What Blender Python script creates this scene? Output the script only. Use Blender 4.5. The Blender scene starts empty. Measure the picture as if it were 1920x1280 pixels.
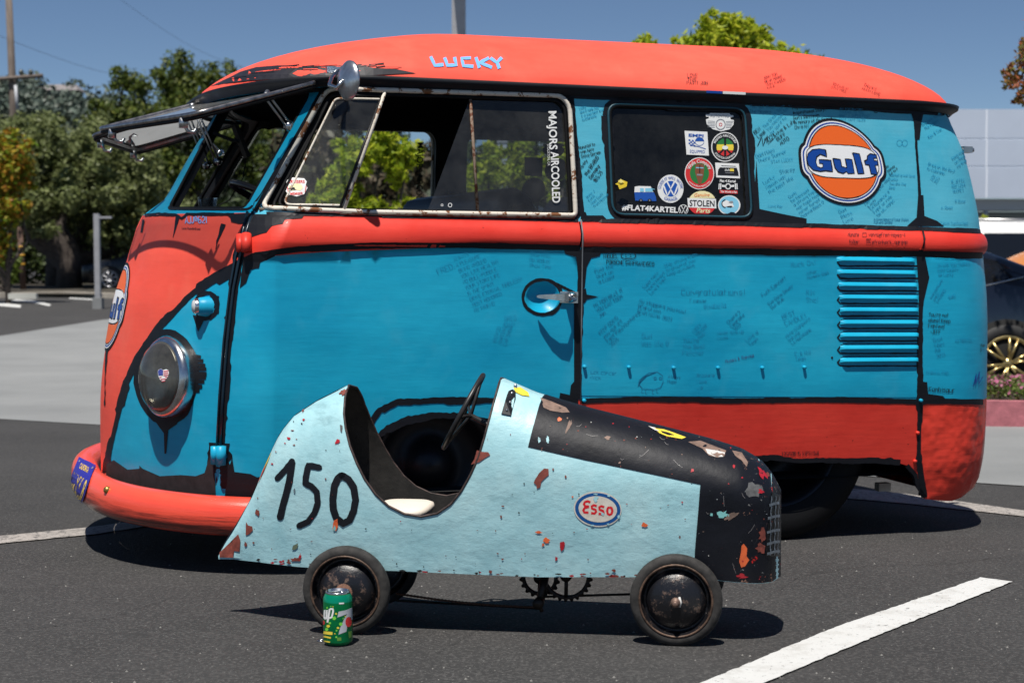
import bpy, bmesh, math, random
import numpy as np
from mathutils import Vector, Matrix, geometry, noise
from mathutils.bvhtree import BVHTree
random.seed(7)
SC = bpy.context.scene
COL = SC.collection
R = math.radians
# ------------------------------------------------------------------ camera
F = 2850.0; HC = 0.896; PIT = math.atan(180 / F)
cd = bpy.data.cameras.new('camera'); cam = bpy.data.objects.new('camera', cd); COL.objects.link(cam)
cam.location = (0, 0, HC); cam.rotation_euler = (R(90) - PIT, 0, 0)
cd.sensor_width = 36; cd.lens = 36 * F / 1920; cd.clip_start = 0.05; cd.clip_end = 3000
cd.dof.use_dof = True; cd.dof.focus_distance = 4.0; cd.dof.aperture_fstop = 6.3
SC.camera = cam
# ------------------------------------------------------------------ light
SUN = Vector((0.10, 0.40, -1.0)).normalized()
w = bpy.data.worlds.new('World'); SC.world = w; w.use_nodes = True
nt = w.node_tree; nt.nodes.clear()
sky = nt.nodes.new('ShaderNodeTexSky'); sky.sky_type = 'NISHITA'; sky.sun_disc = False
sky.sun_elevation = math.asin(-SUN.z); sky.sun_rotation = math.atan2(-SUN.x, -SUN.y)
sky.altitude = 2500; sky.air_density = 0.9; sky.dust_density = 0.0; sky.ozone_density = 4.2
bg = nt.nodes.new('ShaderNodeBackground'); bg.inputs['Strength'].default_value = 0.062
wo = nt.nodes.new('ShaderNodeOutputWorld')
nt.links.new(sky.outputs[0], bg.inputs[0]); nt.links.new(bg.outputs[0], wo.inputs[0])
sd = bpy.data.lights.new('sun', 'SUN'); sd.energy = 4.9; sd.angle = R(0.55); sd.color = (1.0, 0.955, 0.89)
so = bpy.data.objects.new('sun', sd); COL.objects.link(so)
so.rotation_euler = SUN.to_track_quat('-Z', 'Y').to_euler(); so.location = (0, 0, 20)
SC.view_settings.view_transform = 'Standard'; SC.view_settings.look = 'None'
SC.view_settings.exposure = 0.25; SC.view_settings.gamma = 1; SC.view_settings.use_curve_mapping = False
SC.cycles.max_bounces = 8; SC.cycles.transparent_max_bounces = 16

# ------------------------------------------------------------------ helpers
def gz(y):
    "ground height: the lot falls gently away from the camera, then levels out"
    if y < 11: return -0.045 * (y - 3.4)
    if y > 17: return -0.477
    t = (y - 11) / 6; return -0.342 + (-0.27 * t + 0.135 * t * t)
def ray(px, py):
    d = Vector((px - 960, F, -(py - 640))); c, s = math.cos(PIT), math.sin(PIT)
    return Vector((d.x, d.y * c + d.z * s, -d.y * s + d.z * c)) / F
CAM = Vector((0, 0, HC))
def gnd(px, py, z=0.0):
    r = ray(px, py); y = 4.0
    for _ in range(60):
        y = (gz(y) + z - HC) / (r.z / r.y)
        if y < 0: y = 60
    return Vector((r.x / r.y * y, y, gz(y) + z))
def at(px, py, y):
    r = ray(px, py); return CAM + r * (y / r.y)

MATS = {}
def nodes(m):
    m.use_nodes = True; t = m.node_tree; t.nodes.clear()
    o = t.nodes.new('ShaderNodeOutputMaterial'); b = t.nodes.new('ShaderNodeBsdfPrincipled')
    t.links.new(b.outputs[0], o.inputs[0]); return t, b, o
def ramp(t, fac, stops, interp='LINEAR'):
    r = t.nodes.new('ShaderNodeValToRGB'); r.color_ramp.interpolation = interp
    e = r.color_ramp.elements
    while len(e) < len(stops): e.new(0.5)
    for k, (p, c) in enumerate(stops):
        e[k].position = p; e[k].color = (c[0], c[1], c[2], 1) if isinstance(c, (tuple, list)) else (c, c, c, 1)
    t.links.new(fac, r.inputs[0]); return r.outputs[0]
def ntex(t, scale, detail=4, rough=0.55, stretch=(1, 1, 1), rot=(0, 0, 0), off=(0, 0, 0)):
    tc = t.nodes.new('ShaderNodeTexCoord'); mp = t.nodes.new('ShaderNodeMapping')
    mp.inputs['Scale'].default_value = stretch; mp.inputs['Rotation'].default_value = rot; mp.inputs['Location'].default_value = off
    n = t.nodes.new('ShaderNodeTexNoise'); n.inputs['Scale'].default_value = scale
    n.inputs['Detail'].default_value = detail; n.inputs['Roughness'].default_value = rough
    t.links.new(tc.outputs['Object'], mp.inputs[0]); t.links.new(mp.outputs[0], n.inputs[0]); return n.outputs['Fac']
def mixc(t, fac, a, b):
    m = t.nodes.new('ShaderNodeMix'); m.data_type = 'RGBA'
    for s, v in ((m.inputs[0], fac), (m.inputs[6], a), (m.inputs[7], b)):
        if hasattr(v, 'is_linked'): t.links.new(v, s)
        elif isinstance(v, (int, float)): s.default_value = v
        else: s.default_value = (v[0], v[1], v[2], 1)
    return m.outputs[2]
def bump(t, b, h, dist=0.001, strength=1.0, prev=None):
    n = t.nodes.new('ShaderNodeBump'); n.inputs['Distance'].default_value = dist; n.inputs['Strength'].default_value = strength
    t.links.new(h, n.inputs['Height'])
    if prev is not None: t.links.new(prev, n.inputs['Normal'])
    t.links.new(n.outputs[0], b.inputs['Normal']); return n.outputs[0]
def mat(name, col, rough=0.5, metal=0.0, var=0.0, scale=8, bmp=0.0, bscale=60, spec=0.5, stretch=(1, 1, 1)):
    if name in MATS: return MATS[name]
    m = bpy.data.materials.new(name); t, b, o = nodes(m)
    b.inputs['Base Color'].default_value = (*col, 1); b.inputs['Roughness'].default_value = rough
    b.inputs['Metallic'].default_value = metal; b.inputs['Specular IOR Level'].default_value = spec
    if var:
        n = ntex(t, scale, 6, 0.6, stretch); lo = [c * (1 - var) for c in col]; hi = [min(1, c * (1 + var)) for c in col]
        t.links.new(ramp(t, n, [(0.3, lo), (0.7, hi)]), b.inputs['Base Color'])
    if bmp: bump(t, b, ntex(t, bscale, 4, 0.6, stretch), bmp)
    MATS[name] = m; return m
def paint(name, col, col2, rough=0.42, dirt=None, dthr=0.68, dscale=30, brush=0.0006, dents=0.0, fade=None, coat=0.0):
    "hand-brushed house paint on steel: soft patchy tint, horizontal brush marks, tiny dirt specks"
    if name in MATS: return MATS[name]
    m = bpy.data.materials.new(name); t, b, o = nodes(m)
    c = ramp(t, ntex(t, 2.2, 5, 0.62, (1, 1, 1.6)), [(0.32, col), (0.68, col2)])
    st = ntex(t, 26, 5, 0.65, (0.35, 0.35, 3.2))
    c = mixc(t, ramp(t, st, [(0.35, 0.0), (0.75, 0.22)]), c, [x * 0.72 for x in col])
    if fade: c = mixc(t, ramp(t, ntex(t, 5.5, 4, 0.6, off=(3, 1, 7)), [(0.55, 0), (0.72, 0.35)]), c, fade)
    if dirt:
        c = mixc(t, ramp(t, ntex(t, dscale, 6, 0.7, off=(1, 5, 2)), [(dthr, 0), (dthr + 0.025, 1)]), c, dirt)
    t.links.new(c, b.inputs['Base Color'])
    t.links.new(ramp(t, ntex(t, 12, 4), [(0.3, rough - 0.08), (0.7, rough + 0.12)]), b.inputs['Roughness'])
    b.inputs['Specular IOR Level'].default_value = 0.28
    b.inputs['Coat Weight'].default_value = coat
    p = bump(t, b, st, brush)
    if dents: bump(t, b, ntex(t, 5.0, 3, 0.5, off=(2, 2, 2)), dents, 1.0, p)
    MATS[name] = m; return m
def glass(name, tint, refl=1.0, rough=0.0, dust=0.0):
    if name in MATS: return MATS[name]
    m = bpy.data.materials.new(name); t, b, o = nodes(m); t.nodes.remove(b)
    tr = t.nodes.new('ShaderNodeBsdfTransparent'); tr.inputs[0].default_value = (*tint, 1)
    gl = t.nodes.new('ShaderNodeBsdfGlossy'); gl.inputs['Roughness'].default_value = rough
    fr = t.nodes.new('ShaderNodeFresnel'); fr.inputs[0].default_value = 1.5
    mx = t.nodes.new('ShaderNodeMixShader')
    mu = t.nodes.new('ShaderNodeMath'); mu.operation = 'MULTIPLY'; mu.inputs[1].default_value = refl
    t.links.new(fr.outputs[0], mu.inputs[0]); t.links.new(mu.outputs[0], mx.inputs[0])
    t.links.new(tr.outputs[0], mx.inputs[1]); t.links.new(gl.outputs[0], mx.inputs[2])
    out = mx.outputs[0]
    if dust:
        df = t.nodes.new('ShaderNodeBsdfDiffuse'); df.inputs[0].default_value = (.6, .6, .58, 1)
        m2 = t.nodes.new('ShaderNodeMixShader')
        t.links.new(ramp(t, ntex(t, 9, 6, 0.7), [(0.35, dust * 0.25), (0.8, dust)]), m2.inputs[0])
        t.links.new(out, m2.inputs[1]); t.links.new(df.outputs[0], m2.inputs[2]); out = m2.outputs[0]
    t.links.new(out, o.inputs[0]); MATS[name] = m; return m

def link(name, me, m=None, parent=None, smooth=True, label=None):
    o = bpy.data.objects.new(name, me); COL.objects.link(o)
    if m is not None:
        for x in (m if isinstance(m, (list, tuple)) else [m]): me.materials.append(x)
    if parent is not None: o.parent = parent
    if smooth and len(me.polygons): me.polygons.foreach_set('use_smooth', [True] * len(me.polygons))
    if label: o['label'] = label
    return o
def mk(name, vs, fs, m=None, parent=None, smooth=True, mi=None, label=None):
    me = bpy.data.meshes.new(name); me.from_pydata([tuple(v) for v in vs], [], fs); me.update()
    if mi: me.polygons.foreach_set('material_index', mi)
    return link(name, me, m, parent, smooth, label)
def thing(name, label, cat, M=None, group=None):
    o = bpy.data.objects.new(name, None); COL.objects.link(o); o.empty_display_size = 0.1
    if M is not None: o.matrix_world = M
    o['label'] = label; o['category'] = cat
    if group: o['group'] = group
    return o
def tag(o, label, cat, group=None, kind=None):
    o['label'] = label; o['category'] = cat
    if group: o['group'] = group
    if kind: o['kind'] = kind
    return o
class MB:
    "mesh builder: many simple solids into one mesh"
    def __init__(s): s.v = []; s.f = []; s.mi = []
    def add(s, vs, fs, mi=0):
        n = len(s.v); s.v += [tuple(v) for v in vs]; s.f += [tuple(i + n for i in f) for f in fs]; s.mi += [mi] * len(fs); return s
    def box(s, c, d, M=None, mi=0):
        x, y, z = [q / 2 for q in d]; c = Vector(c)
        vs = [Vector(p) for p in ((-x, -y, -z), (x, -y, -z), (x, y, -z), (-x, y, -z), (-x, -y, z), (x, -y, z), (x, y, z), (-x, y, z))]
        vs = [c + (M @ v if M else v) for v in vs]
        return s.add(vs, [(0, 3, 2, 1), (4, 5, 6, 7), (0, 1, 5, 4), (1, 2, 6, 5), (2, 3, 7, 6), (3, 0, 4, 7)], mi)
    def tube(s, pts, r, n=8, closed=False, mi=0, squash=None):
        pts = [Vector(p) for p in pts]; N = len(pts); rs = r if isinstance(r, (list, tuple)) else [r] * N
        vs = []; up = None
        for i in range(N):
            a = pts[(i - 1) % N] if (closed or i > 0) else pts[i]; b = pts[(i + 1) % N] if (closed or i < N - 1) else pts[i]
            t = (b - a).normalized()
            if up is None: up = Vector((0, 0, 1)) if abs(t.z) < 0.9 else Vector((1, 0, 0))
            x = t.cross(up).normalized(); up = x.cross(t).normalized()
            for k in range(n):
                an = 2 * math.pi * k / n; q = (squash or 1)
                vs.append(pts[i] + (x * math.cos(an) + up * math.sin(an) * q) * rs[i])
        fs = []
        for i in range(N if closed else N - 1):
            for k in range(n):
                j = (i + 1) % N; fs.append((i * n + k, i * n + (k + 1) % n, j * n + (k + 1) % n, j * n + k))
        if not closed: fs += [tuple(range(n))[::-1], tuple((N - 1) * n + k for k in range(n))]
        return s.add(vs, fs, mi)
    def lathe(s, prof, c, axis, n=32, mi=0):
        "prof: (dist along axis, radius)"
        c = Vector(c); ax = Vector(axis).normalized(); u = ax.orthogonal().normalized(); v = ax.cross(u)
        vs = []; fs = []
        for h, r in prof:
            for k in range(n):
                a = 2 * math.pi * k / n; vs.append(c + ax * h + (u * math.cos(a) + v * math.sin(a)) * r)
        for i in range(len(prof) - 1):
            for k in range(n): fs.append((i * n + k, i * n + (k + 1) % n, (i + 1) * n + (k + 1) % n, (i + 1) * n + k))
        return s.add(vs, fs, mi)
    def ob(s, name, m, parent=None, smooth=True, label=None):
        return mk(name, s.v, s.f, m, parent, smooth, s.mi, label)

def lerp(x, tab):
    if x <= tab[0][0]: return tab[0][1]
    for (a, p), (b, q) in zip(tab, tab[1:]):
        if x <= b:
            t = (x - a) / (b - a); return p + (q - p) * t
    return tab[-1][1]
def smooth_tab(tab):
    "Catmull-Rom style resample of a table"
    out = []
    for i in range(len(tab) - 1):
        p0 = tab[max(i - 1, 0)]; p1 = tab[i]; p2 = tab[i + 1]; p3 = tab[min(i + 2, len(tab) - 1)]
        for k in range(6):
            t = k / 6; h = p2[0] - p1[0]
            m1 = (p2[1] - p0[1]) / max(p2[0] - p0[0], 1e-6) * h; m2 = (p3[1] - p1[1]) / max(p3[0] - p1[0], 1e-6) * h
            out.append((p1[0] + h * t, (2 * t ** 3 - 3 * t * t + 1) * p1[1] + (t ** 3 - 2 * t * t + t) * m1 + (-2 * t ** 3 + 3 * t * t) * p2[1] + (t ** 3 - t * t) * m2))
    return out + [tab[-1]]
def dens(poly, d, closed=True):
    out = []; n = len(poly)
    for i in range(n if closed else n - 1):
        a = Vector(poly[i]); b = Vector(poly[(i + 1) % n]); k = max(1, int((b - a).length / d))
        out += [tuple(a + (b - a) * j / k) for j in range(k)]
    if not closed: out.append(tuple(poly[-1]))
    return out
def rcorner(poly, r, k=5):
    "round the corners of a polygon; r is one radius or a list"
    out = []; n = len(poly)
    for i in range(n):
        a = Vector(poly[i - 1]); b = Vector(poly[i]); c = Vector(poly[(i + 1) % n]); rr = r[i] if isinstance(r, (list, tuple)) else r
        p = b + (a - b).normalized() * min(rr, (a - b).length * .48); q = b + (c - b).normalized() * min(rr, (c - b).length * .48)
        for j in range(k + 1):
            t = j / k; out.append(tuple(p * (1 - t) ** 2 + b * 2 * t * (1 - t) + q * t * t))
    return out
def inpoly(pts, poly):
    x = pts[:, 0]; y = pts[:, 1]; r = np.zeros(len(pts), bool); P = np.array(poly); n = len(P)
    for i in range(n):
        x1, y1 = P[i - 1]; x2, y2 = P[i]
        c = ((y1 > y) != (y2 > y))
        with np.errstate(divide='ignore', invalid='ignore'):
            r ^= c & (x < (x2 - x1) * (y - y1) / (y2 - y1) + x1)
    return r
def trimesh(poly, holes, cell, sx=1.0):
    "constrained triangulation of a polygon with holes plus an interior grid"
    vs = []; es = []
    for L in [poly] + holes:
        b = len(vs); vs += [Vector((p[0], p[1])) for p in L]; es += [(b + i, b + (i + 1) % len(L)) for i in range(len(L))]
    P = np.array([p for p in poly]); x0, y0 = P.min(0); x1, y1 = P.max(0)
    gx = np.arange(x0 + cell * .5, x1, cell); gy = np.arange(y0 + cell * .5, y1, cell)
    if len(gx) and len(gy):
        G = np.array([(a, c) for a in gx for c in gy]); ok = inpoly(G, poly)
        for h in holes: ok &= ~inpoly(G, h)
        G = G[ok]
        B = np.array([(v.x, v.y) for v in vs])
        if len(G):
            keep = [g for g in G if np.min((B[:, 0] - g[0]) ** 2 + (B[:, 1] - g[1]) ** 2) > (cell * .35) ** 2]
            vs += [Vector((float(g[0]), float(g[1]))) for g in keep]
    V, E_, Fc, _, _, _ = geometry.delaunay_2d_cdt(vs, es, [], 0, 1e-7)
    C = np.array([[sum(V[i].x for i in f) / len(f), sum(V[i].y for i in f) / len(f)] for f in Fc])
    ok = inpoly(C, poly)
    for h in holes: ok &= ~inpoly(C, h)
    fs = []
    for f, k in zip(Fc, ok):
        if not k: continue
        a = 0
        for i in range(len(f)): p = V[f[i]]; q = V[f[(i + 1) % len(f)]]; a += p.x * q.y - q.x * p.y
        if abs(a) > 1e-10: fs.append(tuple(f) if a > 0 else tuple(f[::-1]))
    return [(v.x, v.y) for v in V], fs

class Shell:
    "a parametric surface P(a,b) in the local frame of one thing, which pixels of the photograph can be traced onto"
    def __init__(s, fn, M, a0, a1, na, b0, b1, nb):
        s.fn = fn; s.M = M; s.Mi = M.inverted(); s.o = s.Mi @ CAM; s.R = s.Mi.to_3x3()
        vs = []; s.uv = []; fs = []
        for i in range(na + 1):
            for j in range(nb + 1):
                a = a0 + (a1 - a0) * i / na; b = b0 + (b1 - b0) * j / nb; vs.append(fn(a, b)); s.uv.append((a, b))
        for i in range(na):
            for j in range(nb):
                p = i * (nb + 1) + j; q = p + nb + 1; fs += [(p, q, q + 1), (p, q + 1, p + 1)]
        s.vs = vs; s.fs = fs; s.bvh = BVHTree.FromPolygons(vs, fs); s.sgn = 1
        h = s.hitmid()
    def hitmid(s): return None
    def P(s, a, b, off=0.0):
        p = s.fn(a, b)
        if off: p = p + s.N(a, b) * off
        return p
    def N(s, a, b):
        e = 1e-3; n = (s.fn(a + e, b) - s.fn(a - e, b)).cross(s.fn(a, b + e) - s.fn(a, b - e))
        return n.normalized() * s.sgn
    def hit(s, px, py):
        d = s.R @ ray(px, py); l, n, i, t = s.bvh.ray_cast(s.o, d)
        if l is None: return None
        f = s.fs[i]; A, B, C = (s.vs[k] for k in f); w3 = bary(l, A, B, C)
        u = [s.uv[k] for k in f]
        return (sum(w3[k] * u[k][0] for k in range(3)), sum(w3[k] * u[k][1] for k in range(3)))
    def near(s, px, py):
        h = s.hit(px, py)
        if h: return h
        for r in (2, 4, 7, 11, 16, 24, 36, 55, 80, 120):
            for k in range(16):
                an = k * math.pi / 8; h = s.hit(px + r * math.cos(an), py + r * math.sin(an))
                if h: return h
        raise ValueError('miss %s %s' % (px, py))
    def pab(s, pts, d=14, closed=True): return [s.near(*p) for p in dens(pts, d, closed)]
def bary(p, a, b, c):
    v0 = b - a; v1 = c - a; v2 = p - a; d00 = v0.dot(v0); d01 = v0.dot(v1); d11 = v1.dot(v1); d20 = v2.dot(v0); d21 = v2.dot(v1)
    dn = d00 * d11 - d01 * d01; v = (d11 * d20 - d01 * d21) / dn; w_ = (d00 * d21 - d01 * d20) / dn
    return (1 - v - w_, v, w_)
def panel(name, sh, poly, m, parent, holes=(), cell=0.03, off=0.0, mirror=False, back=None, reveal=None, label=None):
    "curved sheet cut from a shell; poly and holes in shell coordinates. back = (inset, material): a second skin inside"
    V, fs = trimesh(poly, [list(h) for h in holes], cell)
    P = [sh.P(a, b, off) for a, b in V]; N = [sh.N(a, b) for a, b in V]
    n = len(P); fs2 = list(fs); mi = [0] * len(fs); ms = [m]
    # orient outward
    f = fs[len(fs) // 2]; fn_ = (P[f[1]] - P[f[0]]).cross(P[f[2]] - P[f[0]])
    if fn_.dot(N[f[0]]) < 0: fs2 = [g[::-1] for g in fs2]
    NN = list(N)
    if back:
        P += [sh.P(a, b, off - back[0]) for a, b in V]; NN += [-q for q in N]
        fs2 += [tuple(i + n for i in g[::-1]) for g in fs2]; mi += [1] * len(fs); ms.append(back[1])
    if reveal:
        if len(ms) < 2: ms.append(reveal[1])
        ms.append(reveal[1]); k = len(ms) - 1
        for h in holes:
            b0 = len(P); L = len(h)
            for a, b in h: P.append(sh.P(a, b, off)); P.append(sh.P(a, b, off - reveal[0])); NN += [Vector((0, 0, 0))] * 2
            for i in range(L):
                j = (i + 1) % L; fs2.append((b0 + 2 * i, b0 + 2 * j, b0 + 2 * j + 1, b0 + 2 * i + 1)); mi.append(k)
    res = []
    for s in ((1, -1) if mirror else (1,)):
        Q = P if s == 1 else [Vector((p.x, -p.y, p.z)) for p in P]
        fq = fs2 if s == 1 else [g[::-1] for g in fs2]
        o = mk(name, Q, fq, ms, parent, True, mi, label if s == 1 else None)
        try:
            NQ = [(q.x, q.y * s, q.z) for q in NN]; o.data.normals_split_custom_set_from_vertices(NQ)
        except Exception as e: print('normals', e)
        res.append(o)
    return res[0]
class Decal:
    "flat paint, print or stickers laid on a shell, in stacked layers; coordinates are pixels of the photograph traced to the surface, or shell coordinates"
    def __init__(s, sh, off=0.001, fmap=None): s.sh = sh; s.off = off; s.v = []; s.f = []; s.mi = []; s.ms = []; s.layer = 0; s.fmap = fmap
    def m(s, m):
        if m not in s.ms: s.ms.append(m)
        return s.ms.index(m)
    def pt(s, p, o):
        a, b = s.fmap(p) if s.fmap else s.sh.near(*p)
        return s.sh.P(a, b, o)
    def tris(s, pts, fs, m, dz=0.0):
        n = len(s.v); o = s.off + dz
        s.v += [s.pt(p, o) for p in pts]; k = s.m(m); s.f += [tuple(i + n for i in f) for f in fs]; s.mi += [k] * len(fs)
    def poly(s, pts, m, dz=0.0, cell=14):
        pts = dens(pts, cell); V, fs = trimesh(pts, [], cell); s.tris(V, fs, m, dz)
    def line(s, pts, wd, m, dz=0.0, step=6, rough=0.0, blocky=0.0, closed=False):
        pts = [Vector(p) for p in dens(pts, step, closed)]
        if closed: pts.append(pts[0])
        if len(pts) < 2: return
        V = []; l = r = 0.0; seed = random.random() * 99
        for i, p in enumerate(pts):
            t = (pts[min(i + 1, len(pts) - 1)] - pts[max(i - 1, 0)])
            if t.length < 1e-6: t = Vector((1, 0))
            t.normalize(); n = Vector((-t.y, t.x)); ww = (wd(i / (len(pts) - 1)) if callable(wd) else wd) / 2
            if blocky:
                if random.random() < 0.18: l = random.uniform(-.2, 1) * blocky
                if random.random() < 0.18: r = random.uniform(-.2, 1) * blocky
            e1 = rough * .55 * (noise.noise(Vector((i * .13, seed, 0))) + .8 * noise.noise(Vector((i * .9, seed, 3)))); e2 = rough * .55 * (noise.noise(Vector((i * .13, seed, 9))) + .8 * noise.noise(Vector((i * .9, seed, 5))))
            V += [p + n * (ww + l + e1), p - n * (ww + r + e2)]
        if s.fmap is None and s.sh is None: pass
        s.tris([tuple(v) for v in V], [(2 * i, 2 * i + 1, 2 * i + 3, 2 * i + 2) for i in range(len(pts) - 1)], m, dz)
    def text(s, txt, x, y, h, m, ang=0.0, bold=0.0, dz=0.0, width=None, shear=0.0, arc=None, font=None, align='L', sx=1.0):
        V, fs, W = text_tris(txt, bold); sc = h; k = sx if width is None else width / (W * sc)
        if align == 'C': x0 = -W * sc * k / 2
        else: x0 = 0
        ca, sa = math.cos(R(ang)), math.sin(R(ang)); out = []
        for vx, vy in V:
            u = vx * sc * k + x0 + vy * sc * shear; v = vy * sc
            if arc:
                rad, dirn = arc; th = u / rad
                if dirn > 0: u, v = math.sin(th) * (rad + v), -(rad - math.cos(th) * (rad + v)) + 0; v = math.cos(th) * (rad + vy * sc)
                else: v = -math.cos(th) * (rad - vy * sc); u = math.sin(th) * (rad - vy * sc)
            out.append((x + u * ca + v * sa, y + u * sa - v * ca))
        s.tris(out, fs, m, dz)
    def hand(s, txt, x, y, h, m, ang=0.0, wd=1.1, dz=0.0, jit=0.25, lead=1.45, sx=0.8):
        "marker handwriting from single strokes; y is the baseline of the first line"
        ca, sa = math.cos(R(ang)), math.sin(R(ang)); u = h / 6.0
        for ln, row in enumerate(txt.split('|')):
            cx = random.uniform(-.5, .5) * u
            for ch in row:
                g = STROKES.get(ch)
                if g is None: cx += 3.2 * u * sx; continue
                wmax = 0
                for stx in g.split(' '):
                    pp = []
                    for i in range(0, len(stx), 2):
                        gx = int(stx[i]); gy = int(stx[i + 1]) - 2; wmax = max(wmax, gx)
                        lx = cx + (gx + random.uniform(-jit, jit)) * u * sx; ly = (gy + random.uniform(-jit, jit)) * u - ln * h * lead
                        pp.append((x + lx * ca - (-ly) * sa * 1 if False else x + lx * ca + ly * sa, y + lx * sa - ly * ca))
                    if len(pp) > 1: s.line(pp, wd * .68, m, dz, step=9)
                cx += (wmax + 1.5) * u * sx
    def ob(s, name, parent, label=None):
        for i, f in enumerate(s.f):   # faces towards the viewer side of the sheet
            pass
        return mk(name, s.v, s.f, s.ms, parent, False, s.mi, label)
_tc = {}
def text_tris(txt, bold=0.0):
    k = (txt, bold)
    if k in _tc: return _tc[k]
    cu = bpy.data.curves.new('lettering', 'FONT'); cu.body = txt; cu.size = 1.0; cu.offset = bold; cu.resolution_u = 3
    o = bpy.data.objects.new('lettering', cu); COL.objects.link(o)
    dg = bpy.context.evaluated_depsgraph_get(); me = bpy.data.meshes.new_from_object(o.evaluated_get(dg))
    V = [(v.co.x, v.co.y) for v in me.vertices]; fs = [tuple(p.vertices) for p in me.polygons]
    bpy.data.objects.remove(o); bpy.data.curves.remove(cu); bpy.data.meshes.remove(me)
    x0 = min(v[0] for v in V); W = max(v[0] for v in V) - x0; V = [(a - x0, b) for a, b in V]
    H = 0.72; V = [(a / H, b / H) for a, b in V]; _tc[k] = (V, fs, W / H); return _tc[k]
STROKES = {'A': '022842 1434', 'B': '0208384726260 '.strip()[:12] + ' 02324345260' [:0], 'C': '473808050303123243', 'D': '0208284643320 '[:12] , 'E': '42020848 0535', 'F': '020848 0535', 'G': '47381807031232434525', 'H': '0208 4248 0545', 'I': '1218', 'J': '3833220203', 'K': '0208 480542', 'L': '080242', 'M': '0208254842', 'N': '02084248', 'O': '180703123243473818', 'P': '020838473605', 'Q': '180703123243473818 2442', 'R': '020838473605 2542', 'S': '4738180706354433221203', 'T': '0848 2822', 'U': '080312324348', 'V': '082248', 'W': '0812253248', 'X': '0248 0842', 'Y': '082548 2522', 'Z': '08480242',
 '0': '180703123243473818', '1': '071812', '2': '07183847450242', '3': '0838152544331202', '4': '32380444', '5': '4808053544433202', '6': '38180503123243442505', '7': '084812', '8': '25070818384745250403123243442 '.strip()[:28], '9': '45263818070614344743 22'[:18],
 'a': '46160503123246 4642', 'b': '0802 05163645433212', 'c': '4616050312324', 'd': '4842 4516050312', 'e': '044445361605031242', 'f': '38281712 0636', 'g': '4616050414444 4641301', 'h': '0802 05163542', 'i': '1612 1818', 'j': '2621100', 'k': '0802 360542', 'l': '1812', 'm': '0206 051625 22 25364542', 'n': '0602 05163542', 'o': '16050312324345361', 'p': '0600 05163645433202', 'q': '4616050312324 4640', 'r': '0602 041636', 's': '461605443202', 't': '1812 0636', 'u': '060312324246', 'v': '062246', 'w': '0612243246', 'x': '0246 0642', 'y': '0624 4600', 'z': '06460242',
 '!': '1814 1312', '.': '1213', '-': '0535', '/': '0238', "'": '1817', ',': '1301', '_': '0242', '@': '34251423344546260501213141', '#': '1218 3238 0444 0646', ':': '1314 1617', '&': '42071827040212244'[:16], '*': '1436 3416 2226', '<': '220507182738474522'}
STROKES['B'] = '0208384735052545433202'; STROKES['D'] = '02082846443202'; STROKES['8'] = '250608183847450504031232434425'
for _k, _v in list(STROKES.items()):
    STROKES[_k] = ' '.join(q if len(q) % 2 == 0 else q[:-1] for q in _v.split(' '))
def blob(cx, cy, r, ry=None, n=14, k=0.35, ang=0.0):
    ry = ry or r; sd_ = random.random() * 50; out = []
    for i in range(n):
        a = 2 * math.pi * i / n; q = 1 + k * 2.2 * noise.noise(Vector((math.cos(a) * 1.6 + sd_, math.sin(a) * 1.6, 0)))
        x = math.cos(a) * r * q; y = math.sin(a) * ry * q; c, s_ = math.cos(R(ang)), math.sin(R(ang))
        out.append((cx + x * c - y * s_, cy + x * s_ + y * c))
    return out
def ell(cx, cy, rx, ry, n=40, p=2.0, a0=0, a1=360):
    out = []
    for i in range(n + (0 if a1 - a0 == 360 else 1)):
        a = R(a0 + (a1 - a0) * i / n); c, s_ = math.cos(a), math.sin(a)
        out.append((cx + rx * math.copysign(abs(c) ** (2 / p), c), cy + ry * math.copysign(abs(s_) ** (2 / p), s_)))
    return out
# --- common materials
M_BLACK = paint('black_brush_paint', (.005, .006, .009), (.009, .010, .014), 0.5, brush=.0008)
M_BLUE = paint('turquoise_brush_paint', (.004, .31, .51), (.016, .42, .62), 0.36, dirt=(.01, .10, .16), dthr=.72, dscale=42, fade=(.07, .43, .60), brush=.0004, dents=.003, coat=.02)
M_BLUEU = paint('pale_turquoise_brush_paint', (.045, .39, .55), (.11, .47, .61), 0.55, dirt=(.02, .13, .19), dthr=.72, dscale=42, fade=(.14, .45, .57), brush=.0004, dents=.003)  # paler turquoise for the panels above the belt
M_RED = paint('vermilion_brush_paint', (.62, .030, .020), (.78, .058, .036), 0.45, dirt=(.2, .015, .012), dthr=.67, dscale=60, dents=.004, brush=.0005, coat=.02)
M_REDR = paint('sun_faded_red_paint', (.84, .085, .052), (.93, .12, .075), 0.55, fade=(.84, .16, .10), brush=.0004, dents=.002)
M_REDD = paint('dented_red_paint', (.70, .045, .028), (.80, .06, .035), 0.38, dirt=(.12, .02, .01), dthr=.70, dscale=50, brush=.0008, dents=.035)
M_CHROME = mat('worn_chrome', (.60, .60, .60), 0.24, 1.0, var=.35, scale=22, bmp=.0004, bscale=40)
M_STEEL = mat('dull_steel', (.45, .45, .45), 0.35, 1.0, var=.3)
M_RUBBER = mat('black_rubber', (.006, .006, .0065), 0.6, bmp=.0005, spec=.15)
M_INSIDE = mat('dark_cab_lining', (.012, .013, .017), 0.8)
M_CREAM = paint('rusty_cream_paint', (.62, .56, .47), (.72, .67, .58), 0.5, dirt=(.18, .07, .025), dthr=.54, dscale=28, brush=.001)
M_CREAM2 = paint('rusted_divider_paint', (.20, .14, .10), (.34, .27, .21), 0.6, dirt=(.10, .03, .012), dthr=.5, dscale=60, brush=.001)
M_GLASS = glass('clear_window_glass', (.80, .86, .86), 1.0, dust=.09)
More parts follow.
